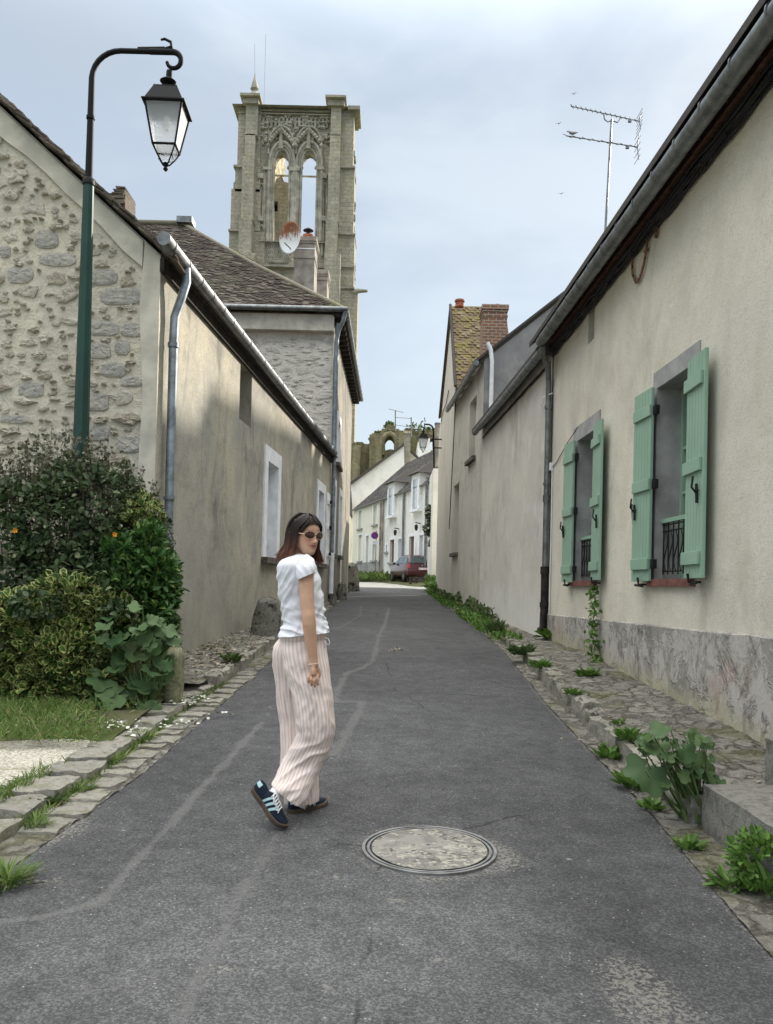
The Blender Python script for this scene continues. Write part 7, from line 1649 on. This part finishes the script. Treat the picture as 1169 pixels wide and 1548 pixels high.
c=k.mix(t_,(.014,.008,.006),(.1,.036,.022));c=k.mix(k.mth('MULTIPLY',k.isl,.5),c,k.mix(t_,(.03,.018,.014),(.19,.08,.05)));k.col(c)
mb.build('hair',k.m,person,recalc=False,smooth=True)
# sunglasses
sg_=bpy.data.objects.new('sunglasses',None);COL.objects.link(sg_);sg_.parent=person;sg_.location=Vector(H(0,.1,.0))-person.location;sg_['label']='oval brown sunglasses with a thin gold frame'
mb=MB();fr_=MB()
for s in (-1,1):
    G=[];n=36
    for r,dy in ((0.001,.003),(.5,.0025),(.85,.001),(1,-.001)):
        G.append([H(s*.033+.0305*r*math.cos(2*PI*k/n),.0985+dy-1.9*(abs(s*.033+.0305*r*math.cos(2*PI*k/n))-.0)**2*6*.35,.003+.021*r*math.sin(2*PI*k/n)) for k in range(n)])
    mb.grid(G,closed_u=True);fr_.tube([np.array(v) for v in G[-1]]+[G[-1][0],G[-1][1]],.0013,6,cap=False)
    e=G[-1][0] if s>0 else G[-1][n//2]
    fr_.tube([e,H(s*.068,.078,.006),H(s*.077,.03,.006),H(s*.078,-.01,.002)],.0018,6)
fr_.tube([H(-.006,.1,.006),H(0,.104,.009),H(.006,.1,.006)],.0015,6)
k=NT('brown_lens',.08,0,.7);k.col((.045,.012,.01));mb.build('lens',k.m,sg_,recalc=False,smooth=True)
fr_.build('gold_frame',simple('pale_gold',(.75,.58,.4),.3,.8,.5,.05,local=True),sg_,smooth=True)
gold=bpy.data.materials['pale_gold']
mb=MB();c0=H(-.081,-.012,-.036);mb.tube([c0+np.array([.011*math.cos(a_)*.8,.004*math.cos(a_),.013*math.sin(a_)]) for a_ in np.linspace(0,2*PI,18)],.0022,6,cap=False);mb.build('earring',gold,person,smooth=True)
mb=MB();cw=PP(474.2,1004,-.2)
for i in range(26):
    a_=2*PI*i/26;p=cw+np.array([.0275*math.cos(a_),.022*math.sin(a_),.004*math.cos(a_)-.002*math.sin(a_)]);mb.lathe([(.001,-.003),(.0032,-.001),(.0032,.001),(.001,.003)],tuple(p),6)
o=mb.build('bracelet',simple('pearl_beads',(.8,.66,.55),.35,0,.5,.25,120,local=True),person,smooth=True)
# shoes
def shoe(origin,ax,up,lateral,name_label):
    ax=np.array(ax,float);ax/=np.linalg.norm(ax);up=np.array(up,float);up-=ax*(up@ax);up/=np.linalg.norm(up);sd=np.cross(up,ax)
    e=bpy.data.objects.new('shoe',None);COL.objects.link(e);e.parent=person;e.location=Vector(np.array(origin))-person.location;e['label']=name_label
    Q=lambda x,y,z: np.array(origin)+ax*x+sd*y+up*z
    hw=lambda x: np.interp(x,[0,.01,.04,.1,.17,.21,.24,.262,.272],[.012,.024,.031,.030,.042,.042,.034,.018,.004]);ht=lambda x: np.interp(x,[0,.03,.07,.095,.12,.17,.21,.25,.272],[.078,.082,.068,.086,.084,.062,.05,.042,.028])
    mb=MB();G=[];n=24
    def S(x,a): # a 0..pi from right side over the top
        return Q(x,hw(x)*(abs(math.cos(a))**.7)*(1 if math.cos(a)>0 else -1)*(1-.18*math.sin(a)),.018+(ht(x)-.018)*math.sin(a)**.85)
    xs=np.concatenate([[0,.004,.012],np.linspace(.02,.25,30),[.258,.266,.272]])
    for x in xs: G.append([S(x,PI*k/n) for k in range(n+1)])
    mb.grid(G);mb.add(G[0]+[],[tuple(range(n+1))]);mb.build('upper',NV,e,recalc=False,smooth=True)
    mb=MB();G=[]
    out=[(x,hw(x)*1.08+.002) for x in np.linspace(0,.272,30)];loop=[(x-.004 if x<.001 else x+.002*(x>.27),w) for x,w in out]+[(x,-w) for x,w in out[::-1]]
    curl=lambda x: .014*max(0,(x-.2)/.07)**2
    for z,sc in ((.0,.97),(.006,1.),(.024,1.0),(.026,.95)): G.append([Q(.136+(x-.136)*(1.0 if z>0 else .985),y*sc,z+curl(x)) for x,y in loop])
    mb.grid(G,closed_u=True,cap=True);mb.build('sole',GUM,e,smooth=50)
    mb=MB()
    for sgn in (0,1):
        for i in range(3):
            x0=.085+.027*i;pts=[]
            for t in np.linspace(0,1,8):
                a=(.12+t*.95);a=a if sgn==0 else PI-a;row=[]
                for dx in (0,.0135): 
                    q=S(x0+dx+.022*t,a);c_=Q(x0+dx,0,.03);nn=(q-c_)/np.linalg.norm(q-c_);row.append(q+nn*.0018)
                pts.append(row)
            mb.grid(pts)
        pts=[]
        for t in np.linspace(0,1,6):
            a=(.55+t*.6);a=a if sgn==0 else PI-a;row=[]
            for x in (.0,.014,.03): q=S(x,a);c_=Q(x+.02,0,.03);row.append(q+(q-c_)/np.linalg.norm(q-c_)*.0018)
            pts.append(row)
        mb.grid(pts)
    mb.build('side_stripes',LB,e,recalc=False,smooth=True)
    mb=MB()
    for i in range(6):
        x=.105+i*.0145;
        mb.tube([S(x,PI*.5+j*.2)+up*.004 for j in (-3.2,-1.6,0,1.6,3.2)],.0032,5);mb.tube([S(x+.006*j,PI*.5+j*.35)+up*.0045 for j in (-2,-1,0,1,2)],.0028,5)
    for s in (-1,1): mb.tube([S(.1,PI/2)+up*.006,S(.11,PI/2+s*.5)+up*.012,S(.14,PI/2+s*.8)+up*.008,S(.155,PI/2+s*.5)+up*.006],.003,5)
    mb.build('laces',MT['whitepaint'],e,smooth=True)
    return e
NV=simple('navy_suede',(.012,.02,.035),.85,0,.2,.2,40,200,.3,local=True);GUM=simple('brown_gum_sole',(.085,.06,.045),.75,0,.3,.15,40,200,.2,local=True);LB=simple('pale_blue_leather',(.42,.6,.64),.5,0,.3,.05,40,200,.1,local=True)
toe=gp(430,1256);hl=at(384.5,1197,toe[1]+.055)
d=toe-hl;print('shoe len',np.linalg.norm(d));d/=np.linalg.norm(d);shoe(toe-d*.272+np.array([0,0,.004]),d,(.75,-.42,.5),1,'near shoe with the heel lifted')
h2_=gp(441,1231);t2=gp(494,1217);d=t2-h2_;print('shoe2',np.linalg.norm(d));d/=np.linalg.norm(d);shoe(t2-d*.27+np.array([0,0,.003]),d,(0,0,1),1,'far shoe flat on the asphalt')
mb=MB();mb.tube([PP(408,1209,-.15),PP(417,1199,-.145),PP(434,1181,-.105)],[.034,.034,.034],16);mb.build('sock',MT['whitepaint'],person,smooth=True)
mb=MB();mb.tube([PP(452,1222,.08),PP(455,1205,.12)],[.036,.04],16);mb.build('sock',MT['whitepaint'],person,smooth=True)
